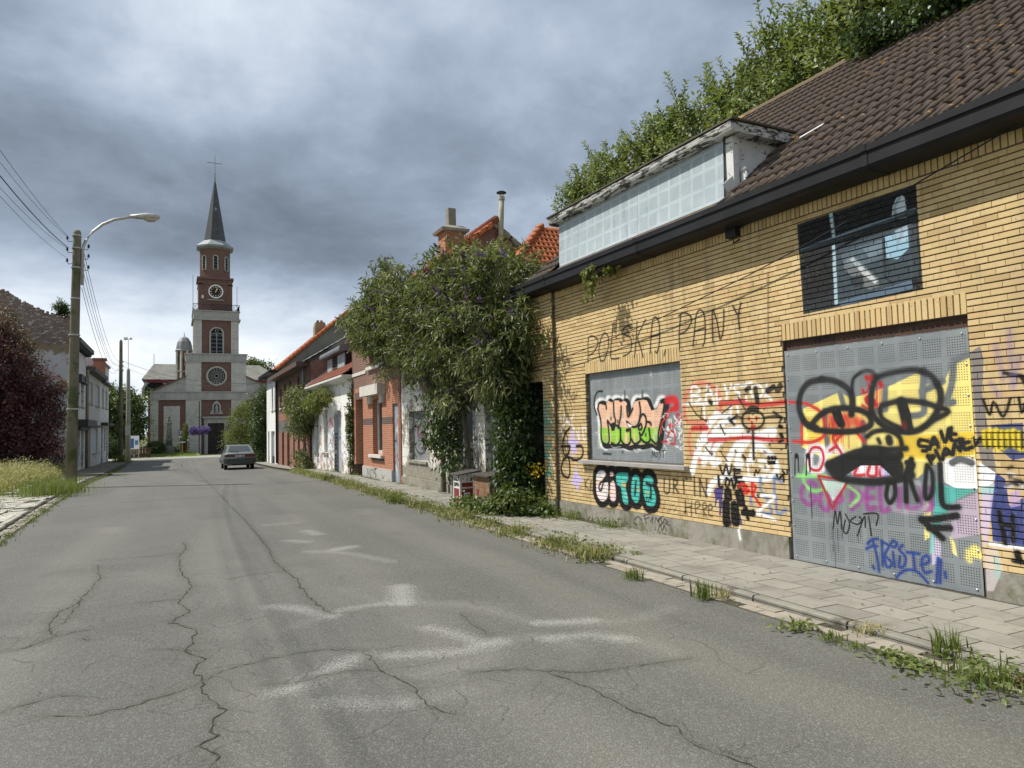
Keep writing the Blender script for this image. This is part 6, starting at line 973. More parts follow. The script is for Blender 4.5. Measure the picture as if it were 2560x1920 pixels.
cbox('entablature', M_CSM, -3.0, 12.66, CY-.06, CY+.9, 6.12, 6.98); cbox('cornice', M_CSM, -3.1, 12.76, CY-.18, CY+.9, 6.98, 7.10); cbox('cornice', M_CSM, -3.05, 12.7, CY-.12, CY+.9, 6.0, 6.12)
for sg in (-1, 1):
    X = lambda x: CXC+sg*(x-CXC)
    MB().prism([(X(-2.7), 7.1), (X(1.18), 7.1), (X(1.18), 9.0)], lambda x, z: (x, CY+.05, z), lambda x, z: (x, CY+.6, z)).build('wing_gable', M_CSM, CH)
    b = MB(); b.hexa([(X(-3.0), CY-.12, 7.02), (X(1.18), CY-.12, 9.0), (X(1.18), CY+1, 9.0), (X(-3.0), CY+1, 7.02), (X(-3.0), CY-.12, 7.2), (X(1.18), CY-.12, 9.22), (X(1.18), CY+1, 9.22), (X(-3.0), CY+1, 7.2)]); b.build('raking_cornice', M_CBR, CH)
    cbox('nave_wall', M_CBR, *sorted((X(-2.95), X(1.2))), CY+1, CY+26, CZ, 6.5); b = MB(); b.quad((X(-3.1), CY+.9, 7.05), (X(-3.1), CY+26, 7.05), (X(1.2), CY+26, 9.1), (X(1.2), CY+.9, 9.1)); b.build('aisle_roof', M_SLATEL, CH)
cbox('tower_lower', M_CBR, 1.22, 8.47, CY+.14, CY+7.2, 6.9, 11.1)
for a, c in ((1.18, 2.99), (6.63, 8.51)): cbox('pilaster', M_CST, a, c, CY+.02, CY+.3, 7.1, 11.0)
cbox('pilaster', M_CST, 1.16, 1.3, CY+.3, CY+1.6, 7.1, 11.0); cbox('pilaster', M_CST, 1.16, 1.3, CY+5.8, CY+7.2, 7.1, 11.0)
cbox('entablature', M_CSM, 1.1, 8.58, CY-.05, CY+7.3, 11.1, 11.98); cbox('cornice', M_CSM, .98, 8.70, CY-.17, CY+7.4, 11.98, 12.12); cbox('cornice', M_CSM, 1.04, 8.64, CY-.12, CY+7.36, 10.98, 11.1)
cbox('tower_belfry', M_CBR, 2.14, 7.57, CY+.6, CY+6.6, 12.1, 16.6)
for a, c in ((2.10, 3.05), (6.65, 7.61)): cbox('pilaster', M_CST, a, c, CY+.48, CY+.8, 12.12, 16.58)
cbox('pilaster', M_CST, 2.08, 2.2, CY+.8, CY+1.7, 12.12, 16.58); cbox('pilaster', M_CST, 2.08, 2.2, CY+5.6, CY+6.6, 12.12, 16.58)
cbox('entablature', M_CSM, 2.04, 7.68, CY+.42, CY+6.75, 16.85, 17.8); cbox('cornice', M_CSM, 1.9, 7.8, CY+.3, CY+6.85, 17.8, 17.93); cbox('cornice', M_CSM, 1.85, 7.85, CY+.25, CY+6.9, 16.6, 16.84)
cbox('clock_stage', M_CBR, 2.66, 6.88, CY+1.5, CY+5.7, 17.9, 22.3); cbox('cornice', M_CBR, 2.47, 7.05, CY+1.3, CY+5.9, 22.3, 22.58); cbox('string_course', M_CBR, 2.58, 6.95, CY+1.42, CY+5.8, 21.55, 21.7)
for a, c in ((2.66, 3.2), (6.34, 6.88)): cbox('corner_strip', M_CBR, a, c, CY+1.42, CY+1.6, 17.9, 22.3)
oc = (4.78, CY+3.6); A8 = math.pi/8; o8 = 1/math.cos(A8)
MB().lathe((*oc, 0), [(1.89*o8, 22.5), (1.89*o8, 26.7)], 8, A8).build('octagon', M_CBR, CH); MB().lathe((*oc, 0), [(1.93*o8, 26.65), (2.33*o8, 26.85), (2.35*o8, 27.1), (1.37*o8, 27.95)], 8, A8).build('spire_skirt', M_LEAD, CH); MB().lathe((*oc, 0), [(1.37*o8, 27.93), (.05, 36.9)], 8, A8).build('spire', M_SLATE, CH); MB().lathe((*oc, 0), [(.17, 36.0), (.10, 36.8), (.06, 37.5), (.13, 37.62), (.05, 37.8)], 8).build('spire_cap', M_LEAD, CH)
b = MB(); b.box(oc[0]-.035, oc[0]+.035, oc[1]-.03, oc[1]+.03, 37.7, 40.15); b.box(oc[0]-.98, oc[0]-.036, oc[1]-.04, oc[1]+.04, 39.07, 39.14); b.box(oc[0]+.036, oc[0]+.98, oc[1]-.04, oc[1]+.04, 39.07, 39.14); b.build('cross', M_LEAD, CH)
cbox('spire_hatch', M_LEAD, oc[0]-.05, oc[0]+.2, oc[1]-.75, oc[1]-.5, 32.2, 32.6)
def arch_pts(x, z0, z1, w, n=12): r = w/2; return [(x-r, z0), (x+r, z0)]+[(x+r*math.cos(a), z1-r+r*math.sin(a)) for a in np.linspace(0, math.pi, n)]
def arch_win(x, y, z0, z1, w, fr, dep, par, name='arched_window', louv=0, M=None, tr=(0, 0), rot=0.):
    c, s = math.cos(rot), math.sin(rot); T = lambda u, d, z: (x+u*c-d*s, y+u*s+d*c, z) if rot else (x+u, y+d, z)
    P0 = arch_pts(0, z0, z1, w); P1 = arch_pts(0, z0-fr*.4, z1+fr, w+2*fr)
    o = MB().prism(P0, lambda u, z: T(u, -.02, z), lambda u, z: T(u, .05, z)).build(name, M or M_DGLASS, par)
    b = MB(); n = len(P0); b.loft([[T(u, -dep, z) for u, z in P1], [T(u, -dep, z) for u, z in P0], [T(u, .02, z) for u, z in P0]], cap=False); b.loft([[T(u, .03, z) for u, z in P1], [T(u, -dep, z) for u, z in P1]], cap=False); b.build('stone_surround', M_CSM, o)
    for k in range(louv):
        z = z0+(z1-w*.5-z0)*(k+.5)/louv; h = (z1-z0)/louv*.35; MB().hexa([T(-w/2, -dep*.6, z-h*.5), T(w/2, -dep*.6, z-h*.5), T(w/2, -.02, z+h*.5), T(-w/2, -.02, z+h*.5), T(-w/2, -dep*.6, z-h*.5+.05), T(w/2, -dep*.6, z-h*.5+.05), T(w/2, -.02, z+h*.5+.05), T(-w/2, -.02, z+h*.5+.05)]).build('louvre', M_SLATE, o)
    return o
bw_ = arch_win(4.87, CY+.58, 12.2, 15.55, 1.42, .2, .16, CH, louv=5)
b = MB(); b.box(4.83, 4.91, CY+.40, CY+.5, 12.2, 14.9); b.tube([(4.87+.2*math.cos(a), CY+.45, 15.18+.2*math.sin(a)) for a in np.linspace(0, 6.283, 13)], .04, 5); [b.tube([(4.87+sx*.355+.33*math.cos(a), CY+.45, 14.55+.33*math.sin(a)) for a in np.linspace(0, 3.1416, 9)], .045, 5) for sx in (-1, 1)]; b.build('tracery', M_CSM, bw_)
for k in (-1, 0, 1):
    a = k*math.pi/4; nx, ny = math.sin(a), -math.cos(a); arch_win(oc[0]+nx*1.90, oc[1]+ny*1.90, 23.75, 25.6, .43, .14, .12, CH, 'louvred_window', 4, None, rot=a)
rc = (4.85, 9.14)
def disc(name, mt, c, r0, r1, y0, y1, par, n=40):
    b = MB(); A = np.linspace(0, 6.283185, n+1)[:-1]; f = lambda r, y: [(c[0]+r*math.cos(a), y, c[1]+r*math.sin(a)) for a in A]
    if r0 > 0: b.loft([f(r0, y1), f(r0, y0), f(r1, y0), f(r1, y1)], cap=False)
    else: b.loft([f(r1, y0), f(r1, y1)])
    return b.build(name, mt, par)
RW = disc('rose_window', M_DGLASS, rc, 0, 1.05, CY+.08, CY+.12, CH); disc('rose_surround', M_CSM, rc, 1.05, 1.30, CY-.06, CY+.2, RW)
b = MB()
for k in range(16): a = k*math.pi/8; d = np.array((math.cos(a), 0, math.sin(a))); b.tube([np.array((rc[0], CY+.05, rc[1]))+d*.24, np.array((rc[0], CY+.05, rc[1]))+d*1.06], .028, 4)
b.build('rose_spokes', M_CSM, RW)
for r in (.22, .62, .84): MB().tube([(rc[0]+r*math.cos(a), CY+.05, rc[1]+r*math.sin(a)) for a in np.linspace(0, 6.2832, 33)], .026, 4).build('rose_ring', M_CSM, RW)
cc = (4.80, 20.66); KF = disc('clock', M_IRON, cc, 0, .78, CY+1.40, CY+1.5, CH); disc('clock_ring', NT('white clock ring').fin((.82, .82, .80), .6), cc, .78, .93, CY+1.36, CY+1.5, KF)
def bar(name, mt, c, a, r0, r1, w, y, par): d = np.array((math.sin(a), 0, math.cos(a))); n = np.array((d[2], 0, -d[0])); p = np.array((c[0], y, c[1])); q = [p+d*r0-n*w, p+d*r0+n*w, p+d*r1+n*w, p+d*r1-n*w]; MB().hexa([v+np.array((0, -.02, 0)) for v in q]+q).build(name, mt, par)
M_NUM = NT('pale numerals').fin((.62, .56, .42), .5)
for k in range(12): bar('numeral', M_NUM, cc, k*math.pi/6, .52, .70, .035 if k % 3 else .055, CY+1.398, KF)
bar('minute_hand', M_GOLD, cc, math.radians(14), -.18, .62, .03, CY+1.37, KF); bar('hour_hand', M_GOLD, cc, math.radians(31), -.12, .42, .045, CY+1.345, KF)
cbox('white_box', M_WPNT, 3.05, 3.3, CY+1.3, CY+1.42, 19.65, 20.1); cbox('clock_ledge', M_CSM, 3.75, 5.85, CY+1.3, CY+1.5, 19.45, 19.57)
RL = MB(); rx0, rx1, ry0, ry1 = 2.02, 7.7, CY+.45, CY+6.7
for p, q in (((rx0, ry0), (rx1, ry0)), ((rx0, ry0), (rx0, ry1)), ((rx1, ry0), (rx1, ry1))):
    for z in (18.02, 18.75): RL.tube([(*p, z), (*q, z)], .035, 4)
    n = 12
    for k in range(n): a = np.array(p)+(np.array(q)-np.array(p))*k/n; c = np.array(p)+(np.array(q)-np.array(p))*(k+1)/n; RL.tube([(*a, 18.02), (*c, 18.75)], .022, 4); RL.tube([(*c, 18.02), (*a, 18.75)], .022, 4)
RL.build('balcony_railing', M_IRON, CH)
for x, h in ((rx0-.05, 22.6), (rx1-.3, 21.3)): MB().tube([(x, ry0, 17.9), (x, ry0, h)], .035, 5).build('antenna', M_PIPE, CH)
# portal, niche
cbox('portal_surround', M_CSM, 3.35, 3.78, CY-.12, CY+.3, CZ, 3.2); cbox('portal_surround', M_CSM, 5.78, 6.22, CY-.12, CY+.3, CZ, 3.2); cbox('portal_lintel', M_CSM, 3.3, 6.28, CY-.14, CY+.3, 2.93, 3.58); cbox('portal_cornice', M_CSM, 3.12, 6.45, CY-.35, CY+.3, 3.58, 3.8)
M_OAK = mat('black brown oak door', (.022, .016, .014), (.035, .026, .022), 3, .6, .2, 20)
for a, c in ((3.78, 4.77), (4.79, 5.78)):
    D = cbox('door_leaf', M_OAK, a, c, CY+.02, CY+.1, CZ, 2.93)
    for k in range(6): cbox('door_panel', M_OAK, a+.12, c-.12, CY-.02, CY+.019, CZ+.25+k*.63, CZ+.75+k*.63, D)
for x in (4.95, 5.12): cbox('notice', M_WPNT, x, x+.09, CY-.04, CY-.025, .38, .5)
NI = MB().prism([(4.0, 4.1), (5.63, 4.1), (5.55, 4.4), (5.35, 4.7), (5.4, 5.2), (5.15, 5.6), (4.83, 5.9), (4.5, 5.6), (4.27, 5.2), (4.3, 4.7), (4.08, 4.4)], lambda x, z: (x, CY-.05, z), lambda x, z: (x, CY+.3, z)).build('niche', M_CSM, CH); MB().prism(arch_pts(4.83, 4.28, 5.5, .62), lambda x, z: (x, CY-.07, z), lambda x, z: (x, CY-.04, z)).build('niche_shade_panel', M_DD, NI)  # flat dark arch on the niche face, shade of a hollow painted as colour
MB().lathe((4.83, CY-.15, 4.28), [(.19, 0), (.2, .1), (.15, .35), (.17, .6), (.2, .72), (.08, .82), (.075, .86), (.11, .93), (.1, 1.04), (.03, 1.1)], 10).build('niche_statue', M_CSM, NI, smooth=True)
cbox('notice_board', M_WPNT, 6.75, 7.45, CY-.06, CY-.01, -.1, .45)
# turret
tc = (1.02, CY+8.2); TU = MB().lathe((*tc, 0), [(1.02, 6), (1.02, 13.2)], 8, A8).build('stair_turret', M_CBR, CH)
for k in range(8): a = A8+k*math.pi/4; MB().lathe((tc[0]+1.0*math.cos(a), tc[1]+1.0*math.sin(a), 0), [(.17, 6), (.17, 13.2)], 6, a).build('corner_quoin', M_STONEW, TU)
for k in (0, 1, 2): a = -math.pi/2-k*math.pi/4; [MB().tube([(tc[0]+1.0*math.cos(a), tc[1]+1.0*math.sin(a), z), (tc[0]+1.0*math.cos(a), tc[1]+1.0*math.sin(a), z+1.0)], .08, 5).build('slit_window', M_DD, TU) for z in (8.3, 11.4)]
MB().lathe((*tc, 0), [(1.16, 10.2), (1.2, 10.35), (1.05, 10.4)], 8, A8).build('string_course', M_CSM, TU); MB().lathe((*tc, 0), [(1.22, 13.15), (1.25, 13.3), (1.12, 13.4), (1.08, 13.9), (.92, 14.5), (.55, 15.05), (.1, 15.3), (.05, 15.35)], 8, A8).build('dome', M_LEAD, TU); MB().tube([(*tc, 15.3), (*tc, 15.95)], [.07, .015], 6).build('finial', M_LEAD, TU)
# transept and choir behind
def pyp(x, y, Y): return PYP(ZF(0, 700, 3.16)(x, y), Y)
ty = 122.0; e0 = pyp(1170, 785, ty); r0 = pyp(1215, 683, ty+5); e1x = 2*CXC-e0[0]
cbox('transept_wall', M_CBR, e0[0], e1x, ty, ty+12, CZ, e0[2]-.5); MB().box(e0[0]-.3, e1x+.3, ty-.3, ty+12.3, e0[2]-.5, e0[2]).build('painted_eaves', mat('dark red painted eaves', (.16, .02, .03), (.12, .02, .025), rough=.6), CH)
rz = r0[2]+.5; b = MB(); rx = r0[0]; b.quad((e0[0]-.9, ty-.4, e0[2]), (e1x+2.6, ty-.4, e0[2]), (2*CXC-rx, ty+6, rz), (rx, ty+6, rz)); b.quad((e0[0]-.9, ty+12.4, e0[2]), (e0[0]-.9, ty-.4, e0[2]), (rx, ty+6, rz)); b.quad((e1x+2.6, ty-.4, e0[2]), (e1x+2.6, ty+12.4, e0[2]), (2*CXC-rx, ty+6, rz)); b.build('transept_roof', M_SLATEL, CH); MB().tube([(rx, ty+6, rz), (rx, ty+6, rz+1.6)], .04, 5).build('roof_cross', M_IRON, CH)
lw = pyp(1232, 850, ty); arch_win(lw[0], ty-.02, lw[2]-1.2, lw[2]+1.0, 3.2, .35, .1, CH, 'lunette_window')
# ================================================================== plants
def leafmat(name, cols, rough=.5, trans=.3, spec=.35):
    t = NT(name); v = t.attr('v'); rp = t.n('ValToRGB', _0=v); cr = rp.color_ramp
    while len(cr.elements) < len(cols): cr.elements.new(.5)
    for i, (e, c) in enumerate(zip(cr.elements, cols)): e.position = i/(len(cols)-1); e.color = (*c, 1)
    c = rp.outputs[0]; t.fin(c, rough, 0, spec); tr = t.n('BsdfTranslucent'); t.put(tr.inputs[0], t.mix(.35, c, (.35, .42, .06), 'MIX')); mx = t.n('MixShader', _0=trans); L = t.t.links.new
    L(t.b.outputs[0], mx.inputs[1]); L(tr.outputs[0], mx.inputs[2]); L(mx.outputs[0], t.t.nodes['Material Output'].inputs[0]); return t.m
def unit(a): return a/np.maximum(np.linalg.norm(a, axis=-1, keepdims=True), 1e-9)
def leaves(name, pos, dr, nr, L, Wd, tone, mt, parent, kind=None, origin=None):
    N = len(pos); org = LOC[parent.name] if parent is not None else np.array(origin if origin is not None else (0, 0, 0), float)
    dr = unit(dr); side = unit(np.cross(dr, nr)); nr = np.cross(side, dr); L = np.broadcast_to(np.asarray(L, float), (N,))[:, None]; Wd = np.broadcast_to(np.asarray(Wd, float), (N,))[:, None]
    mid = pos+dr*L*.45; V = np.stack([pos, mid+side*Wd*.5+nr*Wd*.18, pos+dr*L-nr*L*.10, mid-side*Wd*.5+nr*Wd*.18], 1).reshape(-1, 3)-org
    me = bpy.data.meshes.new(name); me.vertices.add(4*N); me.vertices.foreach_set('co', V.astype(np.float32).ravel()); base = np.arange(N)[:, None]*4
    idx = np.concatenate([base+[0, 1, 2], base+[0, 2, 3]], 1).reshape(-1); me.loops.add(6*N); me.loops.foreach_set('vertex_index', idx.astype(np.int32)); me.polygons.add(2*N)
    me.polygons.foreach_set('loop_start', np.arange(0, 6*N, 3, dtype=np.int32)); a = me.attributes.new('v', 'FLOAT', 'FACE'); a.data.foreach_set('value', np.repeat(np.clip(tone, 0, 1), 2).astype(np.float32)); me.update(calc_edges=True); me.validate()
    return props(link(name, me, mt, parent, False, origin), kind=kind)
def clumps(blobs, n, rng, shell=.5, rough=.22):
    vol = np.array([np.prod(b[3:6])**.75 for b in blobs]); k = rng.choice(len(blobs), n, p=vol/vol.sum()); B = np.array(blobs, float)[k]; d = unit(rng.normal(size=(n, 3)))
    r = (shell+(1-shell)*rng.random(n)**.5)*(1+rough*np.sin(d[:, 0]*5.1+k)*np.cos(d[:, 2]*4.3+2*k)+rough*.5*rng.normal(size=n)); return B[:, :3]+d*B[:, 3:6]*r[:, None], d
def crown(name, blobs, nc, per, rc, L, Wd, mt, parent, rng, droop=.25, shell=.5, up=.3, tone=(.5, .22), rough=.22, kind=None):
    C, D = clumps(blobs, nc, rng, shell, rough); tc = rng.normal(tone[0], tone[1], nc); I = np.repeat(np.arange(nc), per); N = len(I)
    pos = C[I]+rng.normal(size=(N, 3))*rc*np.array([1, 1, .8]); dr = unit(rng.normal(size=(N, 3))+D[I]*.7+np.array([0, 0, -droop*2])); nr = unit(rng.normal(size=(N, 3))*.8+D[I]*.5+np.array([0, 0, up*2.5]))
    sz = rng.uniform(.65, 1.2, N); leaves(name, pos, dr, nr, L*sz, Wd*sz, tc[I]+rng.normal(0, .13, N), mt, parent, kind); return C
def branches(b, root, tips, rng, r0, n=14, r1=.012, sag=.1):
    for c in tips[rng.choice(len(tips), min(n, len(tips)), False)]:
        root_ = np.array(root, float); p = [root_+(c-root_)*t+rng.normal(size=3)*.12*math.sin(math.pi*t)*np.linalg.norm(c-root_)*.3+np.array([0, 0, math.sin(math.pi*t)*sag*np.linalg.norm(c-root_)]) for t in np.linspace(0, 1, 5)]; b.tube(p, [r0*.6, r0*.45, r0*.3, r0*.18, r1], 5, False)
def tree(name, base, trunk_top, r, blobs, nc, per, rc, L, Wd, mt, label, cat='tree', group=None, seed=1, bark=None, nb=16, shoots=0, sl=.6, **k):
    rng = np.random.default_rng(seed); t = thing(name, base, label, cat, group); C = crown('crown', blobs, nc, per, rc, L, Wd, mt, t, rng, **k)
    if shoots:
        Cs, Ds = clumps(blobs, shoots, rng, .92, .15); P = []; D = []; Nn = []; sb = MB()
        for c, d in zip(Cs, Ds):
            if d[2] < -.1: continue
            d = unit(d*[.6, .6, .3]+np.array([0, 0, 1.])*rng.uniform(.3, 1.2)+rng.normal(size=3)*.15); ln = sl*rng.uniform(.5, 1.3); sb.tube([c-d*.3, c+d*ln*.5, c+d*ln], [.012, .008, .003], 4, False)
            for q in range(22): f = q/22.; a = q*2.4; sd = unit(np.cross(d, [math.cos(a), math.sin(a), .3])); P.append(c+d*f*ln); D.append(unit(sd+d*.7)); Nn.append(d+.3*rng.normal(size=3))
        leaves('shoots', np.array(P), np.array(D), np.array(Nn), L*1.05, Wd, .6+rng.normal(0, .2, len(P)), mt, t, 'stuff'); sb.build('shoot_stems', M_BARK, t, recalc=False, kind='stuff')
    b = MB(); bs, tt = np.array(base, float), np.array(trunk_top, float); b.tube([bs+(tt-bs)*f+np.array([.06*math.sin(5*f), .05*math.cos(4*f), 0])*r*4*f for f in np.linspace(0, 1, 6)], [r*1.25, r, r*.9, r*.8, r*.65, r*.5], 8, False); branches(b, tt, C, rng, r*.6, nb); branches(b, bs+(tt-bs)*.7, C, rng, r*.5, nb//2); b.build('trunk', bark or M_BARK, t, smooth=True, recalc=False); return t
M_BARK = mat('grey brown bark', (.085, .07, .052), (.13, .11, .085), 6, .95, .6, 30, stretch=(1, 1, .3)); M_BARKL = mat('pale stem bark', (.22, .19, .14), (.15, .13, .1), 6, .95, .4, 30)
ML_BUD = leafmat('butterfly bush leaf', [(.018, .028, .012), (.05, .07, .026), (.10, .13, .045), (.17, .19, .075), (.29, .29, .14)], .5, .3)
ML_AIRY = leafmat('light green young leaf', [(.03, .055, .014), (.07, .115, .028), (.12, .17, .045), (.18, .22, .07), (.25, .27, .11)], .45, .4)
ML_DARK = leafmat('dark glossy leaf', [(.012, .028, .008), (.022, .05, .013), (.04, .078, .02), (.07, .12, .03)], .4, .2)
ML_MID = leafmat('mid green leaf', [(.02, .04, .01), (.04, .075, .018), (.07, .115, .028), (.12, .16, .045), (.18, .2, .07)], .45, .3)
ML_PURP = leafmat('purple beech leaf', [(.022, .009, .013), (.075, .024, .034), (.15, .048, .062), (.28, .12, .135)], .45, .25, .4)
ML_LIME = leafmat('yellow green leaf', [(.05, .075, .015), (.10, .13, .025), (.17, .19, .045), (.24, .24, .08)], .5, .35)
ML_GRASS = leafmat('fresh grass blade', [(.05, .085, .015), (.095, .145, .026), (.15, .20, .045), (.24, .27, .10)], .55, .35)
ML_DRY = leafmat('dry meadow grass', [(.075, .105, .025), (.17, .18, .055), (.36, .32, .14), (.55, .48, .27), (.66, .60, .42)], .7, .5)
M_FLOW = leafmat('purple flower spike', [(.06, .025, .10), (.13, .05, .20), (.24, .10, .34)], .7, .1)
def spikes(name, pts, mt, parent, rng, L=.22, n=26, w=.05):
    P = []; D = []; T = []
    for p in pts:
        d = unit(rng.normal(size=3)*.5+np.array([-.35, -.35, .55])); t = rng.random(n); P.append(p+d*t[:, None]*L+rng.normal(size=(n, 3))*.018*(1.1-t[:, None])); D.append(unit(rng.normal(size=(n, 3))+d)); T.append(np.full(n, rng.random())+rng.normal(0, .15, n))
    P = np.concatenate(P); leaves(name, P, np.concatenate(D), rng.normal(size=P.shape), .05, .035, np.concatenate(T), mt, parent, 'stuff')
# --- the big butterfly bush
rng = np.random.default_rng(11); BB = thing('butterfly_bush', (5.75, 15.0, .06), 'huge butterfly bush with purple flower spikes overhanging the flaking white house', 'shrub')
blobs = [(5.7, 22.7, 5.15, .45, 1.1, .85), (5.6, 21.2, 5.1, .58, 1.2, 1.0), (5.55, 19.7, 4.9, .65, 1.3, 1.2), (5.55, 18.0, 4.25, .62, 1.3, 1.15), (5.62, 16.2, 4.15, .6, 1.3, 1.2), (5.6, 14.5, 4.1, .62, 1.2, 1.3), (5.62, 13.1, 3.85, .55, 1.0, 1.25), (5.66, 12.1, 3.3, .45, .65, .9), (6.9, 15.4, 5.0, .8, 1.6, .75), (6.8, 18.2, 5.2, .8, 1.6, .8)]
C = crown('crown', blobs, 880, 52, .13, .20, .048, ML_BUD, BB, rng, droop=.5, shell=.5, tone=(.47, .26), rough=.5)
# long arching shoots that break the outline
Cs, Ds = clumps(blobs[:9], 230, rng, .98, .12); P = []; D = []; T = []
for c, d in zip(Cs, Ds):
    d = unit(d*np.array([.9, .9, .6])+np.array([0, 0, .55])); n = 24
    for k in range(n): f = k/n; P.append(c+d*f*.55-np.array([0, 0, .25*f*f])); D.append(unit(rng.normal(size=3)+d*.6)); T.append(.55+rng.normal(0, .2))
leaves('shoots', np.array(P), np.array(D), rng.normal(size=(len(P), 3))+[0, 0, 1], .17, .035, np.array(T), ML_BUD, BB)
spikes('flower_spikes', np.concatenate([Cs[rng.choice(len(Cs), 110, False)]+[-.05, -.05, .25], C[rng.choice(len(C), 120, False)]+[-.12, -.12, .05]]), M_FLOW, BB, rng)
b = MB()
for root in ((5.9, 14.75, .06), (5.95, 16.6, .06), (5.95, 19.5, 2.9)):
    b.tube([np.array(root), np.array(root)+(0.02, .1, 1.0), np.array(root)+(-.05, .2, 2.0), np.array(root)+(-.2, .4, 3.0)], [.07, .06, .05, .04], 7, False); branches(b, np.array(root)+(-.1, .3, 2.2), C, rng, .05, 26)
b.build('stems', M_BARK, BB, smooth=True, recalc=False)
# --- climbers and saplings under it
tree('climbing_plant', (5.95, 12.2, .06), (5.95, 12.3, 2.4), .05, [(5.80, 12.3, 2.5, .28, .45, .8), (5.80, 12.2, 1.5, .28, .42, .9), (5.82, 12.1, .6, .25, .4, .55)], 240, 40, .12, .12, .055, ML_DARK, 'dark leafy climber growing up the grey downpipe at the yellow house corner', 'climber', seed=21, tone=(.45, .22), droop=.5)
tree('sapling', (5.85, 15.6, .06), (5.8, 15.6, 1.8), .035, [(5.62, 15.5, 2.15, .45, .9, .4), (5.6, 15.9, 1.55, .4, .8, .4), (5.65, 15.2, 1.0, .35, .7, .3)], 75, 26, .13, .15, .05, ML_DARK, 'dark arching sapling in front of the boarded second window', 'sapling', seed=22, droop=.6, shell=.3)
tree('bramble', (5.5, 12.3, .06), (5.5, 12.3, .3), .02, [(5.55, 11.75, .22, .42, .45, .26), (5.1, 12.6, .10, .22, .8, .10), (5.8, 11.2, .12, .25, .4, .12)], 150, 30, .08, .085, .06, ML_MID, 'low bright green bramble beside the wooden hutch', 'bramble', seed=23, droop=.1, up=.8, tone=(.55, .2))
tree('street_bush', (5.7, 35.6, -.2), (5.65, 35.6, 2.2), .05, [(5.55, 36.6, 3.0, .5, 1.5, .75), (5.5, 35.0, 2.7, .5, 1.2, .7), (5.55, 35.8, 2.0, .5, 1.2, .6), (5.55, 37.8, 3.1, .4, 1.2, .5), (5.65, 35.8, .2, .35, 1.0, .5)], 330, 34, .17, .17, .055, ML_BUD, 'bush with a few white blooms in front of the brown brick house', 'shrub', seed=24, droop=.4, shell=.35, tone=(.45, .22))
tree('hanging_vine', (5.75, 31.6, 3.45), (5.72, 32.5, 3.4), .02, [(5.6, 32.0, 3.0, .3, 1.3, .3), (5.65, 30.8, 3.15, .25, 1.0, .22), (5.65, 33.3, 2.75, .25, .8, .3)], 130, 26, .12, .16, .05, ML_LIME, 'yellow green vine hanging from the white cottage cornice', 'vine', seed=25, droop=.9, shell=.2)
tree('wall_ivy', (5.95, 26.95, -.1), (5.95, 26.95, 2.6), .03, [(5.96, 26.93, 1.0, .07, .10, 1.2), (5.96, 26.93, 2.5, .08, .12, .9)], 90, 20, .05, .07, .06, ML_MID, 'thin strip of ivy climbing between the red and white houses', 'ivy', seed=26)
s_, z_ = WS(R2(500, 70), -.3)
tree('gutter_vine', WP(s_, -.37, 4.15), WP(s_-.1, -.42, 3.95), .008, [(*WP(s_, -.40, 3.95), .06, .12, .14), (*WP(s_+.12, -.38, 3.72), .05, .08, .12), (*WP(s_-.3, -.2, 4.03), .08, .2, .05)], 26, 9, .04, .085, .065, ML_LIME, 'small leafy vine hanging out of the black gutter', 'vine', seed=27, droop=.6, nb=8)
# --- trees behind the yellow roof
tr = [((1265, 425), 36, 6.0), ((1330, 385), 52, 6.0), ((1415, 345), 58, 5.8), ((1500, 300), 62, 5.6), ((1590, 245), 70, 5.4), ((1690, 175), 84, 5.2), ((1800, 110), 90, 5.0), ((1920, 30), 100, 4.8)]
names = ['slender', 'leaning', 'bushy', 'tall', 'twiggy', 'dense', 'broad', 'overhanging']
where = ['at the far end of the brown roof', 'behind the dormer, next to the roof end', 'behind the middle of the dormer', 'behind the dormer corner', 'where the dormer meets the brown roof', 'behind the bare stretch of ridge', 'behind the ivy on the ridge', 'above the ivy on the ridge']
for i, ((cx, cy), rr, off) in enumerate(tr):
    s, z = WS((cx, cy), off); P = WP(s, off, z); dep = (np.array(P)-CAM)@CF; R_ = rr*dep/FPX; rg = random.Random(i)
    bl = [(P[0], P[1], P[2]-.15*R_, R_*.95, R_*1.15, R_)]+[(P[0]+rg.uniform(-.6, .6)*R_, P[1]+rg.uniform(-1.0, 1.0)*R_, P[2]+rg.uniform(.2, .8)*R_, R_*.16, R_*.16, R_*.8) for k in range(9)]+[(P[0]-.2, P[1], P[2]-1.6*R_, R_*1.1, R_*1.2, R_*1.2)]
    tree('tree', WP(s, off+.3, -.03), (P[0], P[1], P[2]-1.2*R_), .09, bl, 125, 46, .11+.06*R_, .125, .07, ML_AIRY, f'{names[i]} young green tree growing {where[i]}', 'tree', 'trees behind the brown roof', 40+i, shell=.3, droop=.0, up=.5, tone=(.5, .25), rough=.45, nb=26, shoots=75, sl=.55+.25*R_)
rng = np.random.default_rng(61); IV = thing('ridge_ivy', WP(4.2, 3.2, 7.1), 'dark ivy spilling over the ridge of the brown roof', 'ivy')
crown('foliage', [(*roofp(s, 4.72-.06*k, .16), .42, .42, .26+.05*k) for k, s in enumerate(np.linspace(6.9, 2.0, 13))]+[(*WP(s, 3.9, 7.6), .5, .5, .5) for s in np.linspace(6.2, 1.5, 9)], 620, 40, .13, .10, .075, ML_DARK, IV, rng, droop=.4, tone=(.5, .22))
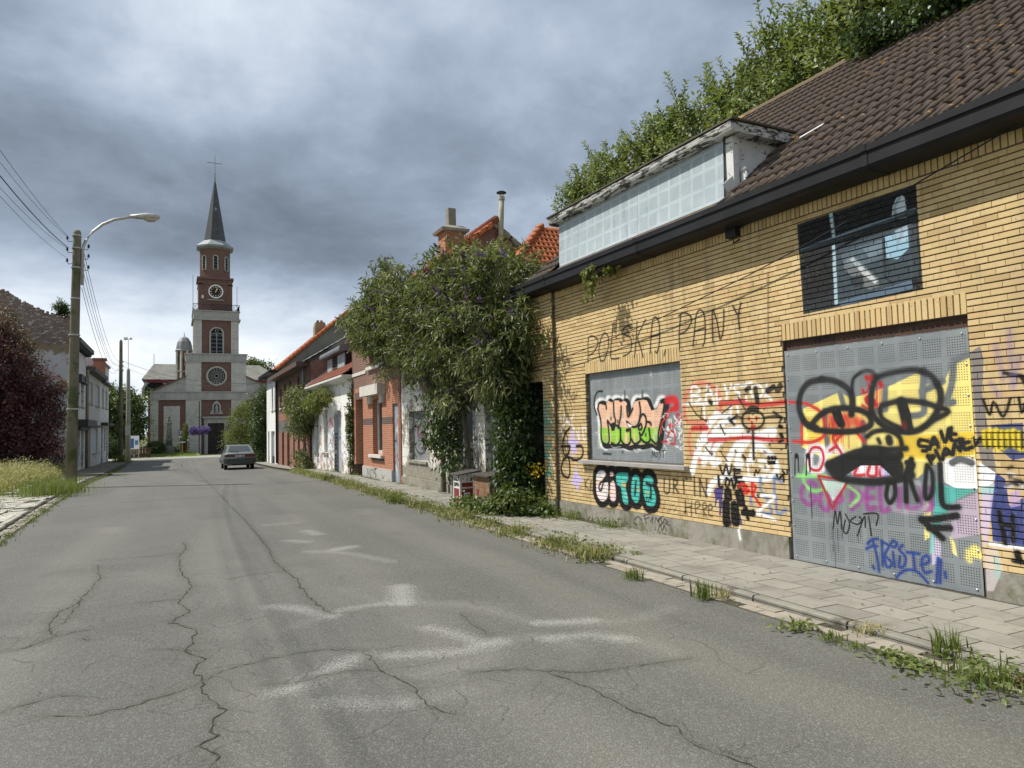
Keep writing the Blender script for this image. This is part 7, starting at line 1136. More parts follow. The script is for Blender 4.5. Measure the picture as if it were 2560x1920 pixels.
# --- purple tree and other trees
tree('purple_tree', (-8.4, 46.0, -.5), (-8.3, 46.0, 2.6), .2, [(-9.5, 46.2, 7.4, 1.6, 1.4, 1.4), (-8.7, 45.8, 6.6, 1.1, 1.1, 1.3), (-8.9, 46.2, 5.9, 1.9, 1.8, 2.2), (-8.1, 45.6, 4.6, 1.4, 1.6, 2.2), (-7.0, 45.4, 3.0, 1.4, 1.5, 1.3), (-6.7, 45.2, 2.2, 1.3, 1.5, 2.0), (-9.8, 46.2, 3.2, 2.4, 2.0, 3.2), (-6.6, 45.2, 4.2, .9, .9, .45), (-7.6, 45.6, 1.2, 2.0, 1.6, 1.4), (-11.5, 46, 4.5, 2.2, 2, 3.5), (-5.75, 45.2, 4.0, .6, .6, .6)], 1400, 48, .24, .15, .10, ML_PURP, 'dense dark purple leaved tree in front of the ruined gable', 'tree', seed=71, shell=.45, droop=.25, tone=(.45, .25), rough=.3, nb=30)
tree('chestnut_tree', (-6.2, 97.5, -1.05), (-6.2, 97.5, 2.2), .3, [(-5.6, 97, 4.6, 2.5, 2.2, 2.6), (-7.6, 97.5, 4.2, 2.4, 2.2, 3.0), (-5.4, 96.6, 2.2, 2.3, 2.0, 1.8), (-7.5, 97, 1.6, 2.4, 2.0, 2.2), (-9.6, 98, 3.5, 2.2, 2, 3.0)], 900, 34, .34, .34, .17, ML_MID, 'broad leafy chestnut tree left of the church', 'tree', seed=72, shell=.5, droop=.5, tone=(.5, .24))
tree('hedge_shrub', (-7.5, 92.5, -1.05), (-7.5, 92.5, -.3), .08, [(-7.2, 92.5, .3, 1.4, 1, 1.4), (-8.8, 92.6, .2, 1.4, 1, 1.3), (-6.0, 92.8, 0., .9, .8, 1.0)], 260, 30, .22, .16, .09, ML_DARK, 'dark shrubbery at the lawn edge below the chestnut tree', 'shrub', seed=73)
tree('acacia_tree', (5.6, 63.0, -.7), (5.5, 63.0, 1.0), .09, [(5.0, 62.5, 2.2, 1.15, 1.5, 1.5), (4.75, 63.5, .9, 1.1, 1.6, 1.4), (5.4, 61.8, .6, .9, 1.4, 1.3), (5.2, 62.0, 3.4, .8, 1.1, .8)], 420, 36, .22, .13, .07, ML_LIME, 'light yellow green tree beyond the parked car', 'tree', seed=74, tone=(.42, .25))
tree('ivy_hedge', (6.0, 57.0, -.65), (6.0, 57, 2.0), .1, [(5.85, 56.0, 3.6, .6, 1.2, 1.3), (5.8, 56.5, 1.8, .7, 1.5, 1.6), (5.75, 56.8, .3, .75, 1.6, 1.1), (6.1, 58.2, 2.6, .7, 1.4, 1.9), (6.4, 55.8, 4.6, .5, 1.0, .8)], 460, 40, .2, .12, .09, ML_DARK, 'dark ivy covered wall at the end of the tall white house', 'ivy', seed=75, droop=.4)
for i, (px, py, rr, Y) in enumerate([(560, 795, 16, 140), (545, 790, 10, 136)]): P = PYP((px, py), Y); R_ = rr*.0605*Y/100*1.1; tree('far_tree', (P[0], P[1], -1.1), (P[0], P[1], P[2]-R_), .3, [(P[0], P[1], P[2]-.2*R_, R_*1.5, R_*1.5, R_), (P[0], P[1], P[2]-2*R_, R_*1.5, R_*1.5, R_*1.5)], 200, 24, .5, .4, .25, ML_MID, ['distant tree crown right of the church roof', 'distant tree top just behind the tower shoulder'][i], 'tree', 'far trees behind the church', 80+i)
# --- grass
def blades(name, pos, H, lean, w, tone, mt, parent=None, kind=None, rng=None, origin=None, droop=.5, wdir=None):
    N = len(pos); org = LOC[parent.name] if parent is not None else np.array(origin if origin is not None else (0, 0, 0), float); a = rng.random(N)*6.283; h = np.broadcast_to(H, (N,)); d = np.stack([np.cos(a), np.sin(a), 0*a], 1)*(lean*rng.random(N))[:, None]
    if wdir is not None: d = d+np.array(wdir)
    sd = np.stack([-np.sin(a+rng.normal(0, .4, N)), np.cos(a), 0*a], 1)*(np.broadcast_to(w, (N,))/2)[:, None]; up = np.array([0, 0, 1.])
    p1 = pos+(d*.35+up*.55)*h[:, None]; p2 = pos+(d*1.0+up*(1-droop*np.linalg.norm(d, axis=1))[:, None])*h[:, None]
    V = np.stack([pos-sd, pos+sd, p1+sd*.8, p1-sd*.8, p2], 1).reshape(-1, 3)-org; me = bpy.data.meshes.new(name); me.vertices.add(5*N); me.vertices.foreach_set('co', V.astype(np.float32).ravel()); b0 = np.arange(N)[:, None]*5
    idx = np.concatenate([b0+[0, 1, 2], b0+[0, 2, 3], b0+[3, 2, 4]], 1).reshape(-1); me.loops.add(9*N); me.loops.foreach_set('vertex_index', idx.astype(np.int32)); me.polygons.add(3*N); me.polygons.foreach_set('loop_start', np.arange(0, 9*N, 3, dtype=np.int32))
    at = me.attributes.new('v', 'FLOAT', 'FACE'); at.data.foreach_set('value', np.repeat(np.clip(tone, 0, 1), 3).astype(np.float32)); me.update(calc_edges=True); me.validate(); return props(link(name, me, mt, parent, False, origin), kind=kind)
rng = np.random.default_rng(5); N = 52000
Y = 11+36*rng.random(N)**.9; LEv = np.interp(Y, [0, 13.6, 19.6, 33.6, 79], [-2.28, -2.48, -2.7, -3.06, -3.68]); X = LEv-1.75-np.abs(rng.normal(0, 1, N))*.35-rng.random(N)**1.2*6.5; Zg = np.interp(Y, [-50, 12, 25, 33, 43, 60], [0, 0, -.08, -.2, -.46, -.7])
pt = np.sin(X*1.7+3)*np.cos(Y*.9)*.5+.5; H = rng.uniform(.4, .95, N)*(.75+.4*pt)*np.clip((LEv-1.55-X)/.8, .35, 1)
o = blades('meadow_grass', np.stack([X, Y, Zg-.02], 1), H, .55, .014, .20+.30*pt+rng.normal(0, .2, N), ML_DRY, None, 'stuff', rng, wdir=(.12, -.05, 0)); props(o, 'tall dry meadow grass on the left verge', 'grass')
n2 = 20000; k = rng.choice(N, n2); base = np.stack([X[k], Y[k], Zg[k]], 1)+np.stack([rng.normal(0, .04, n2), rng.normal(0, .04, n2), H[k]*rng.uniform(.75, 1.1, n2)], 1)
o = leaves('seed_heads', base, unit(rng.normal(size=(n2, 3))*.5+[.3, 0, .6]), rng.normal(size=(n2, 3)), .11, .028, .68+rng.normal(0, .18, n2), ML_DRY, None, 'stuff'); props(o, 'pale feathery seed heads of the meadow grass', 'grass')
def strip_weeds(name, n, xf, y0, y1, wx, h, mt, label, seed, yp=1.0, lf=None):
    rng = np.random.default_rng(seed); Y = y0+(y1-y0)*rng.random(n)**yp; cl = np.sin(Y*2.1+seed)*np.sin(Y*.83+1)+np.sin(Y*5.3); keep = rng.random(n) < np.clip(.55+.4*cl, .08, 1); Y = Y[keep]; X = np.array([xf(y) for y in Y])+rng.normal(0, wx, len(Y)); Z = np.array([gz(y) for y in Y]); Hh = h*rng.uniform(.25, 1.1, len(Y))*(1+.35*np.clip(cl[keep], -1, 1.2))
    o = blades(name, np.stack([X, Y, Z+.0], 1), Hh, .9, .011, .42+rng.normal(0, .25, len(Y)), mt, None, 'stuff', rng); props(o, label, 'weeds')
    if lf:
        m = len(Y)//2; kk = rng.choice(len(Y), m); P = np.stack([X[kk], Y[kk], Z[kk]], 1)+np.abs(rng.normal(size=(m, 3)))*[.03, .03, .5]*h; o2 = leaves(lf, P, unit(rng.normal(size=(m, 3))*[1, 1, .3]), np.array([0, 0, 1.])+rng.normal(0, .4, (m, 3)), .055, .032, .5+rng.normal(0, .25, m), ML_MID, None, 'stuff'); props(o2, label+' leaves', 'weeds')
strip_weeds('kerb_weeds', 19000, lambda y: RE(y)+.18, 7.3, 34, .16, .17, ML_DRY, 'green weeds growing all along the far kerb of the right pavement', 4, 1.0, 'weed_leaves')
strip_weeds('wall_weeds', 2600, lambda y: WX(y)-.07, 8.0, 40, .06, .16, ML_GRASS, 'weeds at the foot of the house fronts', 6, 1.0, 'wall_weed_leaves')
strip_weeds('joint_weeds', 9000, lambda y: LE(y)-.55-random.random()*1.4, 8, 40, .05, .11, ML_GRASS, 'grass sprouting between the loose pale slabs', 8, 1.0, 'joint_weed_leaves')
strip_weeds('gutter_weeds', 4500, lambda y: LE(y)-.02, 8, 60, .07, .09, ML_GRASS, 'fringe of grass along the left asphalt edge', 9, 1.0, 'gutter_weed_leaves')
def tuft(P, h, n, mt, rng, name, label, group=None, lean=.8, w=.010, tone=.5, rad=.05, cat='grass', leafy=0):
    o = None; pos = np.array(P)+rng.normal(size=(n, 3))*[rad, rad, 0]; t = thing(name, P, label, cat, group); blades('blades', pos, h*rng.uniform(.5, 1.1, n), lean, w, tone+rng.normal(0, .2, n), mt, t, 'stuff', rng)
    if leafy: m = leafy; leaves('leaves', np.array(P)+rng.normal(size=(m, 3))*[rad*1.6, rad*1.6, h*.25]+[0, 0, h*.25], unit(rng.normal(size=(m, 3))*[1, 1, .4]), np.array([0, 0, 1.])+rng.normal(0, .5, (m, 3)), .06, .03, tone+.1+rng.normal(0, .2, m), ML_AIRY, t, 'stuff')
    return t
GI = ZF(1960, 1340, 3.6867); rng = np.random.default_rng(33)
for f, p, h, n, mt, lab, k in [(GI, (1500, 1085), .24, 90, ML_GRASS, 'tall upright grass tuft on the kerb in front of the metal door', dict(lean=.7)), (GI, (1880, 1310), .17, 130, ML_GRASS, 'wide leafy weed clump spreading beside the iron drain grate', dict(leafy=150, rad=.12)), (GI, (800, 860), .13, 60, ML_DRY, 'brownish dry weed sprawling over the kerb stone', dict(lean=1.5, tone=.6)), (GI, (120, 800), .07, 40, ML_GRASS, 'small flowering weed in the gutter by the kerb', dict(leafy=60)), (GI, (430, 915), .08, 60, ML_GRASS, 'short spiky weed between the gutter pavers', dict()), (GI, (660, 985), .05, 40, ML_GRASS, 'flat pale weed on the asphalt edge', dict(lean=1.4)), (GI, (985, 1060), .05, 40, ML_GRASS, 'flat green weed in the gutter joint', dict(lean=1.4, leafy=40)), (GI, (1215, 1150), .07, 50, ML_GRASS, 'bright green dandelion clump in the gutter', dict(lean=1.2, leafy=70)),
        (Z8, (525, 585), .17, 70, ML_GRASS, 'upright bright grass tuft where the gutter pavers begin', dict(lean=.5)), (Z8, (825, 665), .19, 80, ML_GRASS, 'upright grass tuft beside the kerb with a broken stone', dict(lean=.5)), (Z8, (910, 665), .12, 50, ML_DRY, 'reddish dry weed next to the upright tuft', dict(lean=1.3, tone=.55)), (Z8, (540, 497), .05, 40, ML_GRASS, 'little weed on the slab joint', dict(lean=1.3)), (Z8, (1195, 495), .22, 50, ML_GRASS, 'weed growing against the plinth left of the metal door', dict(lean=.4, tone=.6)), (Z8, (430, 380), .18, 60, ML_GRASS, 'weeds at the plinth below the painted bubble letters', dict(leafy=90, rad=.12)), (Z8, (265, 345), .22, 80, ML_GRASS, 'weed clump at the foot of the brick pilaster', dict(leafy=120, rad=.15)), (Z8, (2195, 640), .3, 60, ML_DRY, 'dry weed against the plinth right of the metal door', dict(lean=.5, tone=.55)), (Z7, (1985, 180), .3, 90, ML_GRASS, 'grass tuft by the doorway of the red brick house', dict(lean=.6, rad=.1)), (Z7, (1700, 265), .32, 90, ML_GRASS, 'tall weed in the kerb before the flaking white house', dict(lean=.4, leafy=90, rad=.08))]:
    P = G(*f(*p), .05 if p != (1500, 1085) else .03); tuft((P[0], P[1], gz(P[1])+.015+(.045 if P[0] > RE(P[1])+.3 else 0)), h, n, mt, rng, 'grass_tuft' if 'grass' in lab else 'weed', lab, None, **k)
tuft((-3.25, 24.3, -.02), .5, 900, ML_GRASS, rng, 'grass_tuft', 'lush bright green grass clump in front of the lamp post', None, lean=.6, rad=.42, w=.012, tone=.55)
tuft((-3.5, 26.6, -.05), .55, 500, ML_GRASS, rng, 'grass_tuft', 'lush green grass around the foot of the lamp post', None, lean=.6, rad=.35, w=.012, tone=.45)
tuft((-4.5, 73.6, -.85), .8, 260, ML_GRASS, rng, 'grass_tuft', 'dark weed clump at the foot of the second pole', None, lean=.6, rad=.3, w=.03, tone=.25)
P = G(*Z6(1610, 1500), .1); t = tuft((6.0, 11.62, .07), .6, 90, ML_GRASS, rng, 'ragwort', 'yellow flowering ragwort beside the recessed entrance', None, lean=.25, rad=.1, cat='flower', leafy=220)
m_ = 70; yl = np.array([6.0, 11.62, .82])+rng.normal(size=(m_, 3))*[.09, .09, .07]; leaves('flowers', yl, rng.normal(size=(m_, 3)), np.array([-.3, -.8, .6])+rng.normal(0, .4, (m_, 3)), .045, .045, np.full(m_, .5), leafmat('yellow ragwort flower', [(.75, .50, .02), (.85, .62, .04)], .6, .2), t, 'stuff')
def lawn_grid(name, mt):
    b = MB(); ys = [91.6, 92.4, 94, 96, 98, CY+1]; zs = [0., .12, .26, .36, .40, .40]; xs = [-16, -10, -4, 0, 2.7]
    for y, z in zip(ys, zs):
        for x in xs: b.v.append((x-(.0 if x < 2 else .12*(y-92)), y, gz(y)+z))
    for i in range(len(ys)-1):
        for j in range(len(xs)-1): n = i*len(xs)+j; b.f.append((n, n+1, n+1+len(xs), n+len(xs)))
    b.build(name, mt, kind='structure', label='mown lawn in front of the church')
lawn_grid('lawn', (lambda t: (t.bump(t.noise(8, 4), .8, .05), t.fin(t.mix(t.ramp(t.noise(1.5, 6, .7), .35, .65), (.075, .12, .02), (.12, .17, .035)), .9))[1])(NT('mown lawn')))
rng = np.random.default_rng(303); n = 9000; Yv = rng.uniform(91.7, 97, n); Xv = rng.uniform(-14, 2.2, n); Zv = np.interp(Yv, [91.6, 92.4, 94, 96, 98], [0, .12, .26, .36, .40])+np.array([gz(y) for y in Yv])
o = blades('lawn_grass', np.stack([Xv, Yv, Zv-.01], 1), rng.uniform(.06, .16, n), .6, .03, .6+rng.normal(0, .2, n), ML_GRASS, None, 'stuff', rng); props(o, 'short grass blades of the church lawn', 'grass')
tree('wall_plant', (-6.5, 51.45, 9.2), (-6.5, 51.45, 9.6), .03, [(-6.45, 51.45, 9.55, .35, .3, .45), (-6.2, 51.45, 9.3, .4, .3, .25)], 60, 26, .1, .16, .05, ML_DARK, 'small conifer like plant sprouting on top of the ruined gable', 'plant', seed=304, droop=-.3)
# ================================================================== car
M_CARP = NT('silver green car paint').fin((.22, .245, .225), .28, .55, .5); M_BUMP = mat('dark grey bumper plastic', (.045, .055, .055), (.06, .07, .07), rough=.5, bump=0); M_TYRE = mat('tyre rubber', (.012, .012, .012), rough=.9, bump=0); M_RIM = NT('steel rim').fin((.3, .3, .3), .4, .7); M_TAIL = NT('dark red tail lamp').fin((.085, .006, .010), .2, 0, .5); M_CGL = NT('car glass').fin((.03, .038, .042), .05, 0, .8); M_CHR = NT('number plate').fin((.62, .60, .60), .4)
def car(cx, cy, rz=0.):
    z0 = gz(cy+1.5); pt = math.atan2(gz(cy+3.4)-gz(cy+.7), 2.7); t = thing('parked_car', (cx, cy, gz(cy)), 'grey green hatchback car parked on the right, seen from behind', 'car'); t.rotation_euler = (pt, 0, rz); o = LOC[t.name]
    def bld(b, name, mt, par=None, sm=False): b.v = [tuple(np.array(v)+o) for v in b.v]; return b.build(name, mt, par or t, smooth=sm)
    H = [(0, .24), (.62, .24), (.78, .30), (.845, .48), (.85, .66), (.835, .80), (.80, .90), (.72, .945), (0, .955)]
    def ring(y, sx, zt, zb=.24, yo=lambda z: 0): R_ = [(x*sx, y+yo(z), zb+(z-.24)*(zt-zb)/(.955-.24)) for x, z in H]; return R_+[(-x, a, z) for x, a, z in R_[-2:0:-1]]
    b = MB(); b.loft([ring(.06, .90, .90, .36), ring(.10, .97, .935, .30), ring(.30, .995, .96), ring(.9, 1, .965), ring(1.8, 1, .95), ring(2.9, 1, .93), ring(3.2, .995, .90), ring(3.9, .97, .80), ring(4.3, .93, .70, .26), ring(4.40, .86, .62, .32)]); BD = bld(b, 'body', M_CARP, None, True)
    b = MB(); gh = lambda y0, y1, w, z: [(-w, y0, z), (w, y0, z), (w, y1, z), (-w, y1, z)]
    b.loft([gh(.22, 3.15, .755, .94), gh(.30, 3.05, .745, .99), gh(.96, 2.32, .60, 1.36), gh(1.08, 2.2, .55, 1.40)]); bld(b, 'cabin', M_CARP, None)
    lerp = lambda a, c, f: tuple(a[i]+(c[i]-a[i])*f for i in range(3))
    def panel(name, q, mt, off): 
        n = np.cross(np.array(q[1])-np.array(q[0]), np.array(q[3])-np.array(q[0])); n = n/np.linalg.norm(n)*off; b = MB(); b.hexa([np.array(p) for p in q]+[np.array(p)+n for p in q]); return bld(b, name, mt)
    A, B_, C_, D_ = (-.745, .30, .99), (.745, .30, .99), (.60, .96, 1.36), (-.60, .96, 1.36); qq = lambda f, g: lerp(lerp(A, B_, f), lerp(D_, C_, f), g)
    panel('rear_window', [qq(.08, .08), qq(.92, .08), qq(.90, .93), qq(.10, .93)], M_CGL, .012)
    A, B_, C_, D_ = (.745, 3.05, .99), (-.745, 3.05, .99), (-.60, 2.32, 1.36), (.60, 2.32, 1.36); panel('windscreen', [qq(.06, .06), qq(.94, .06), qq(.92, .94), qq(.08, .94)], M_CGL, .012)
    for sg in (-1, 1):
        A, B_, C_, D_ = (sg*.745, .30, .99), (sg*.745, 3.05, .99), (sg*.60, 2.32, 1.36), (sg*.60, .96, 1.36)
        for f0, f1, g0, g1 in ((.12, .45, .16, .43), (.48, .90, .47, .94)):
            q = [lerp(lerp(A, B_, f0), lerp(D_, C_, g0), .1), lerp(lerp(A, B_, f1), lerp(D_, C_, g1), .1), lerp(lerp(A, B_, f1), lerp(D_, C_, g1), .9), lerp(lerp(A, B_, f0), lerp(D_, C_, g0), .9)]; panel('side_window', q if sg > 0 else q[::-1], M_CGL, .012)
        bld(MB().box(*sorted((sg*.24, sg*.80)), .045, .10, .715, .86), 'tail_lamp', M_TAIL)
        bld(MB().box(*sorted((sg*.80, sg*.98)), 2.55, 2.68, .92, 1.04), 'wing_mirror', M_BUMP); bld(MB().box(*sorted((sg*.846, sg*.862)), .5, 3.9, .44, .54), 'side_strip', M_BUMP)
        for y in (.78, 3.42):
            w = MB(); x0, x1 = sorted((sg*.62, sg*.80)); rg = []
            for x, r in ((x0, .25), (x0+.02, .29), (x1-.02, .29), (x1, .25)): rg.append([(x, y+r*math.cos(a), .29+r*math.sin(a)) for a in np.linspace(0, 6.283, 21)[:-1]])
            w.loft(rg); T = bld(w, 'tyre', M_TYRE, None, False); w = MB(); w.loft([[(x, y+r*math.cos(a), .29+r*math.sin(a)) for a in np.linspace(0, 6.283, 21)[:-1]] for x, r in ((sg*.795, .19), (sg*.806, .18), (sg*.80, .05))]); bld(w, 'rim', M_RIM, T)
    b = MB(); b.loft([[(-.86, .30, z) if 0 else (-.855, .42, z), (-.84, .05, z), (-.70, -.06, z), (.70, -.06, z), (.84, .05, z), (.855, .42, z)] for z in (.36, .40, .60, .64)]); bld(b, 'rear_bumper', M_BUMP); b = MB(); b.box(-.845, .845, 4.2, 4.46, .34, .60); bld(b, 'front_bumper', M_BUMP)
    bld(MB().box(-.24, .24, .05, .075, .70, .88), 'plate_recess', M_BUMP); PLt = bld(MB().box(-.25, .25, .035, .049, .725, .835), 'number_plate', M_CHR)
    for k in range(7): x = -.2+k*.062; bld(MB().box(x, x+.035, .031, .034, .745, .815), 'plate_character', M_TAIL, PLt) if k != 3 else None
    bld(MB().box(-.80, .80, .04, .06, .885, .905), 'boot_strip', M_CHR); bld(MB().tube([(-.05, .27, 1.0), (-.5, .36, 1.045)], .012, 5), 'wiper', M_DARKP); bld(MB().tube([(-.45, .02, .28), (-.45, .2, .3)], .03, 8), 'exhaust', M_RIM)
    for x in (-.38, .38): b = MB(); b.loft([[(x-.2, 1.5, .7), (x+.2, 1.5, .7), (x+.2, 1.62, .7), (x-.2, 1.62, .7)], [(x-.17, 1.42, 1.1), (x+.17, 1.42, 1.1), (x+.17, 1.5, 1.1), (x-.17, 1.5, 1.1)]]); bld(b, 'seat', M_DARKP)
car(3.27, 42.85)
# ================================================================== lamp post, poles, cables
M_POLE = mat('weathered greenish wood pole', (.135, .125, .085), (.19, .175, .125), 5, .9, .5, 25, c3=(.07, .085, .03), dscale=1.2, damt=(.48, .64), stretch=(1, 1, .15)); M_CONC = mat('concrete pole', (.24, .235, .19), (.30, .29, .24), 3, .9, .3, 30); M_GALV = mat('galvanised steel', (.48, .48, .44), (.38, .38, .35), 4, .45, .1, 20, metal=.2); M_WIRE = NT('black cable').fin((.012, .012, .013), .6)
LP = thing('street_lamp', (-3.28, 29.0, -.14), 'wooden lamp post with curved steel arm and lantern by the left meadow', 'street lamp')
MB().tube([(-3.29, 29, -.2), (-3.26, 29, 3), (-3.22, 29, 6.5), (-3.19, 29, 8.85), (-3.19, 29, 8.95)], [.19, .165, .145, .125, .09], 14).build('post', M_POLE, LP, smooth=True)
arm = [(-3.02, 29, 7.0), (-3.02, 29, 8.3), (-2.93, 29, 8.6), (-2.72, 29, 8.95), (-2.4, 29, 9.25), (-2.05, 29, 9.45), (-1.52, 29, 9.61)]; MB().tube(arm, .05, 10).build('lamp_arm', M_GALV, LP, smooth=True)
for z in (6.5, 7.6, 8.3, 8.75, 2.6, 5.2): MB().lathe((-3.2-.012*(8.8-z), 29, z), [(.152 if z > 6 else .18, -.025), (.157 if z > 6 else .185, 0), (.152 if z > 6 else .18, .025)], 14).build('steel_band', M_GALV, LP)
b = MB(); hd = lambda f, w, zt, zb: (lambda c: [(c[0], c[1]-w, c[2]), (c[0], c[1]-w*.7, c[2]+zt), (c[0], c[1]+w*.7, c[2]+zt), (c[0], c[1]+w, c[2]), (c[0], c[1]+w*.6, c[2]-zb), (c[0], c[1]-w*.6, c[2]-zb)])((-1.54+.98*f, 29, 9.62+.07*f)); b.loft([hd(0, .06, .05, .05), hd(.25, .10, .09, .07), hd(.55, .16, .13, .08), hd(.85, .16, .11, .07), hd(1.0, .07, .04, .04)]); HDm = b.build('lantern_housing', M_GALV, LP, smooth=True)
b = MB(); b.loft([hd(.45, .12, -.07, .10), hd(.6, .13, -.07, .17), hd(.82, .12, -.06, .16), hd(.96, .06, -.03, .08)]); b.build('lantern_glass', mat('cloudy lamp glass', (.45, .45, .38), (.38, .38, .32), rough=.3, bump=0), HDm, smooth=True)
def insul(par, x, y, z, sx): b = MB(); b.tube([(x, y, z-.06), (x+sx*.12, y, z-.08), (x+sx*.16, y, z)], .012, 5); b.lathe((x+sx*.16, y, z), [(.03, 0), (.045, .03), (.03, .06), (.04, .09), (.02, .12)], 8); b.build('insulator', M_DARKP, par)
for z in (8.6, 8.2, 7.8): insul(LP, -3.33, 29, z, -1)
for z in (8.35, 8.0, 7.6): insul(LP, -3.0, 29, z, 1)
def pole(x, y, h, r, mt, label, name='utility_pole', group=None): z = gz(y); t = thing(name, (x, y, z), label, 'pole', group); MB().tube([(x, y, z-.1), (x-.02, y, z+h*.5), (x-.04, y, z+h-.2), (x-.04, y, z+h)], [r*1.2, r, r*.8, r*.35], 12).build('shaft', mt, t, smooth=True); return t
P2 = pole(-4.6, 74.7, 11.35, .17, M_POLE, 'tall wooden cable pole standing before the chestnut tree'); [insul(P2, -4.6, 74.7, z, sx) for z in (7.6, 8.0, 8.4) for sx in (-1, 1)]
P3 = pole(-4.35, 81.6, 9.3, .20, M_CONC, 'concrete pole with a small sensor mast on top')
MB().tube([(-4.39, 81.6, 8.3), (-4.42, 81.6, 11.4)], .03, 6).build('mast', M_GALV, P3); b = MB(); b.lathe((-4.65, 81.6, 11.25), [(.02, 0), (.2, .08), (.2, .3), (.02, .4)], 10); b.lathe((-4.2, 81.6, 11.3), [(.02, 0), (.16, .06), (.14, .22), (.02, .3)], 10); b.build('sensor', M_WPNT, P3); MB().box(-4.62, -4.2, 81.3, 81.4, 1.6, 2.6).build('meter_box', M_GALV, P3)
PB = pole(-3.35, -14, 9.2, .17, M_POLE, 'wooden cable pole further back along the meadow')
def cable(p, q, sag, r, label, n=24, group=None):
    p, q = np.array(p, float), np.array(q, float); pts = [p+(q-p)*t-np.array([0, 0, 4*sag*t*(1-t)]) for t in np.linspace(0, 1, n)]; b = MB(); b.v = []; b.tube([x-p for x in pts], r, 5, False)
    me = bpy.data.meshes.new('cable'); me.from_pydata(b.v, [], b.f); me.materials.append(M_WIRE); o = bpy.data.objects.new('overhead_cable', me); COL.objects.link(o); o.location = p; props(o, label, 'cable', group)
for k, (dx, z1, z2, sg) in enumerate([(.16, 8.45, 8.5, 1.1), (.16, 8.1, 8.15, 1.3), (.16, 7.7, 8.5, 1.5), (.16, 7.2, 7.75, 1.2), (.16, 6.9, 8.1, 1.7)]): cable((-3.2+dx, 29, z1), (-4.75, 74.7, z2), sg, .009, ['topmost cable strung from lamp post to second pole', 'second cable from the top between lamp post and second pole', 'deep sagging cable between lamp post and second pole', 'lower cable between lamp post and second pole', 'lowest sagging cable between lamp post and second pole'][k])
for k, (z1, z2, sg, r) in enumerate([(8.72, 9.0, 1.25, .006), (8.68, 8.6, 1.45, .005), (8.32, 8.75, 1.55, .013), (8.28, 8.4, 1.75, .005), (7.92, 8.1, 1.55, .005)]): cable((-3.49, 29, z1), (-3.35+.05*k, -14, z2), sg, r, ['top cable running back from the lamp post over the meadow', 'thin upper cable running back from the lamp post', 'thick twisted cable running back from the lamp post', 'thin lower cable running back from the lamp post', 'lowest thin cable running back from the lamp post'][k])
cable((-4.45, 74.7, 8.5), (X6-.02, 50.5, 4.95), .7, .016, 'service cable crossing the street to the tall white house'); cable((-4.45, 74.7, 8.0), (X6-.02, 53.5, 5.2), .9, .012, 'lower service cable crossing the street to the tall white house')
wc = [(2.0, 4.05), WS(R5(1640, 280), -.06), WS(R5(975, 665), -.07), WS(R5(600, 860), -.09), WS(R5(230, 1065), -.1), WS(R2(1400, 20), -.1), WS(R2(860, 280), -.11), WS(R2(400, 470), -.11), WS(R2(100, 580), -.12), (12.6, 2.45)]
b = MB(); org = WP(7, -.1, 3.2); b.tube([WP(s, -.10 if i else -.03, z) for i, (s, z) in enumerate(wc)], .007, 5, False); b.build('wall_cable', M_WIRE, None, origin=org, label='thin black cable slung diagonally across the yellow brick wall', cat='cable', recalc=False)
# ================================================================== hutches on the pavement
M_REDW = mat('barn red boards', (.20, .025, .03), (.26, .04, .04), 4, .7, .3, 40); M_OLDB = mat('weathered brown boards', (.19, .13, .08), (.26, .19, .125), 4, .85, .5, 30, c3=(.22, .09, .04), dscale=2.2, damt=(.48, .62), stretch=(1, 1, 5)); M_FELT = mat('dark roofing felt', (.05, .045, .04), (.085, .075, .065), 5, .95, .5, 60, c3=(.35, .34, .3), dscale=6, damt=(.7, .72))
hx, hy = 5.24, 13.62; z0 = gz(hy)+.062; CHs = thing('cat_house', (hx, hy, z0), 'small red and white pet house with a glazed top on the pavement', 'pet house')
w, d, h1, h2 = .34, .34, .34, .60
for sx in (0, 1):
    for sy in (0, 1): MB().box(hx-.02+sx*w, hx+.02+sx*w, hy-.02+sy*d, hy+.02+sy*d, z0, z0+h2+(.06 if sx else 0)).build('corner_post', M_WPNT, CHs)
for k in range(5): MB().box(hx+.021, hx+w-.021, hy-.008, hy+.012, z0+.02+k*.064, z0+.02+k*.064+.061).build('board', M_REDW, CHs); MB().box(hx-.008, hx+.012, hy+.021, hy+d-.021, z0+.02+k*.064, z0+.02+k*.064+.061).build('board', M_REDW, CHs)
for z in (h1+.0, h1+.12, h2-.04): MB().box(hx+.021, hx+w-.021, hy-.015, hy+.015, z0+z, z0+z+.03).build('rail', M_WPNT, CHs); MB().box(hx-.015, hx+.015, hy+.021, hy+d-.021, z0+z, z0+z+.03).build('rail', M_WPNT, CHs)
MB().box(hx+.03, hx+w-.03, hy+.02, hy+d-.02, z0+.02, z0+h1).build('inner_box', M_DARKP, CHs); MB().box(hx+.03, hx+w-.03, hy-.004, hy+.004, z0+h1+.03, z0+h1+.12).build('red_panel', M_REDW, CHs)
DRm = MB().box(hx+.07, hx+.20, hy-.02, hy-.009, z0+.05, z0+.26).build('door_frame', M_WPNT, CHs); MB().box(hx+.10, hx+.17, hy-.026, hy-.0201, z0+.08, z0+.22).build('door_opening', M_DARKP, DRm)
MB().hexa([(hx-.09, hy-.1, z0+h2+.01), (hx+w+.08, hy-.1, z0+h2+.08), (hx+w+.08, hy+d+.1, z0+h2+.08), (hx-.09, hy+d+.1, z0+h2+.01), (hx-.09, hy-.1, z0+h2+.035), (hx+w+.08, hy-.1, z0+h2+.105), (hx+w+.08, hy+d+.1, z0+h2+.105), (hx-.09, hy+d+.1, z0+h2+.035)]).build('roof', M_FELT, CHs)
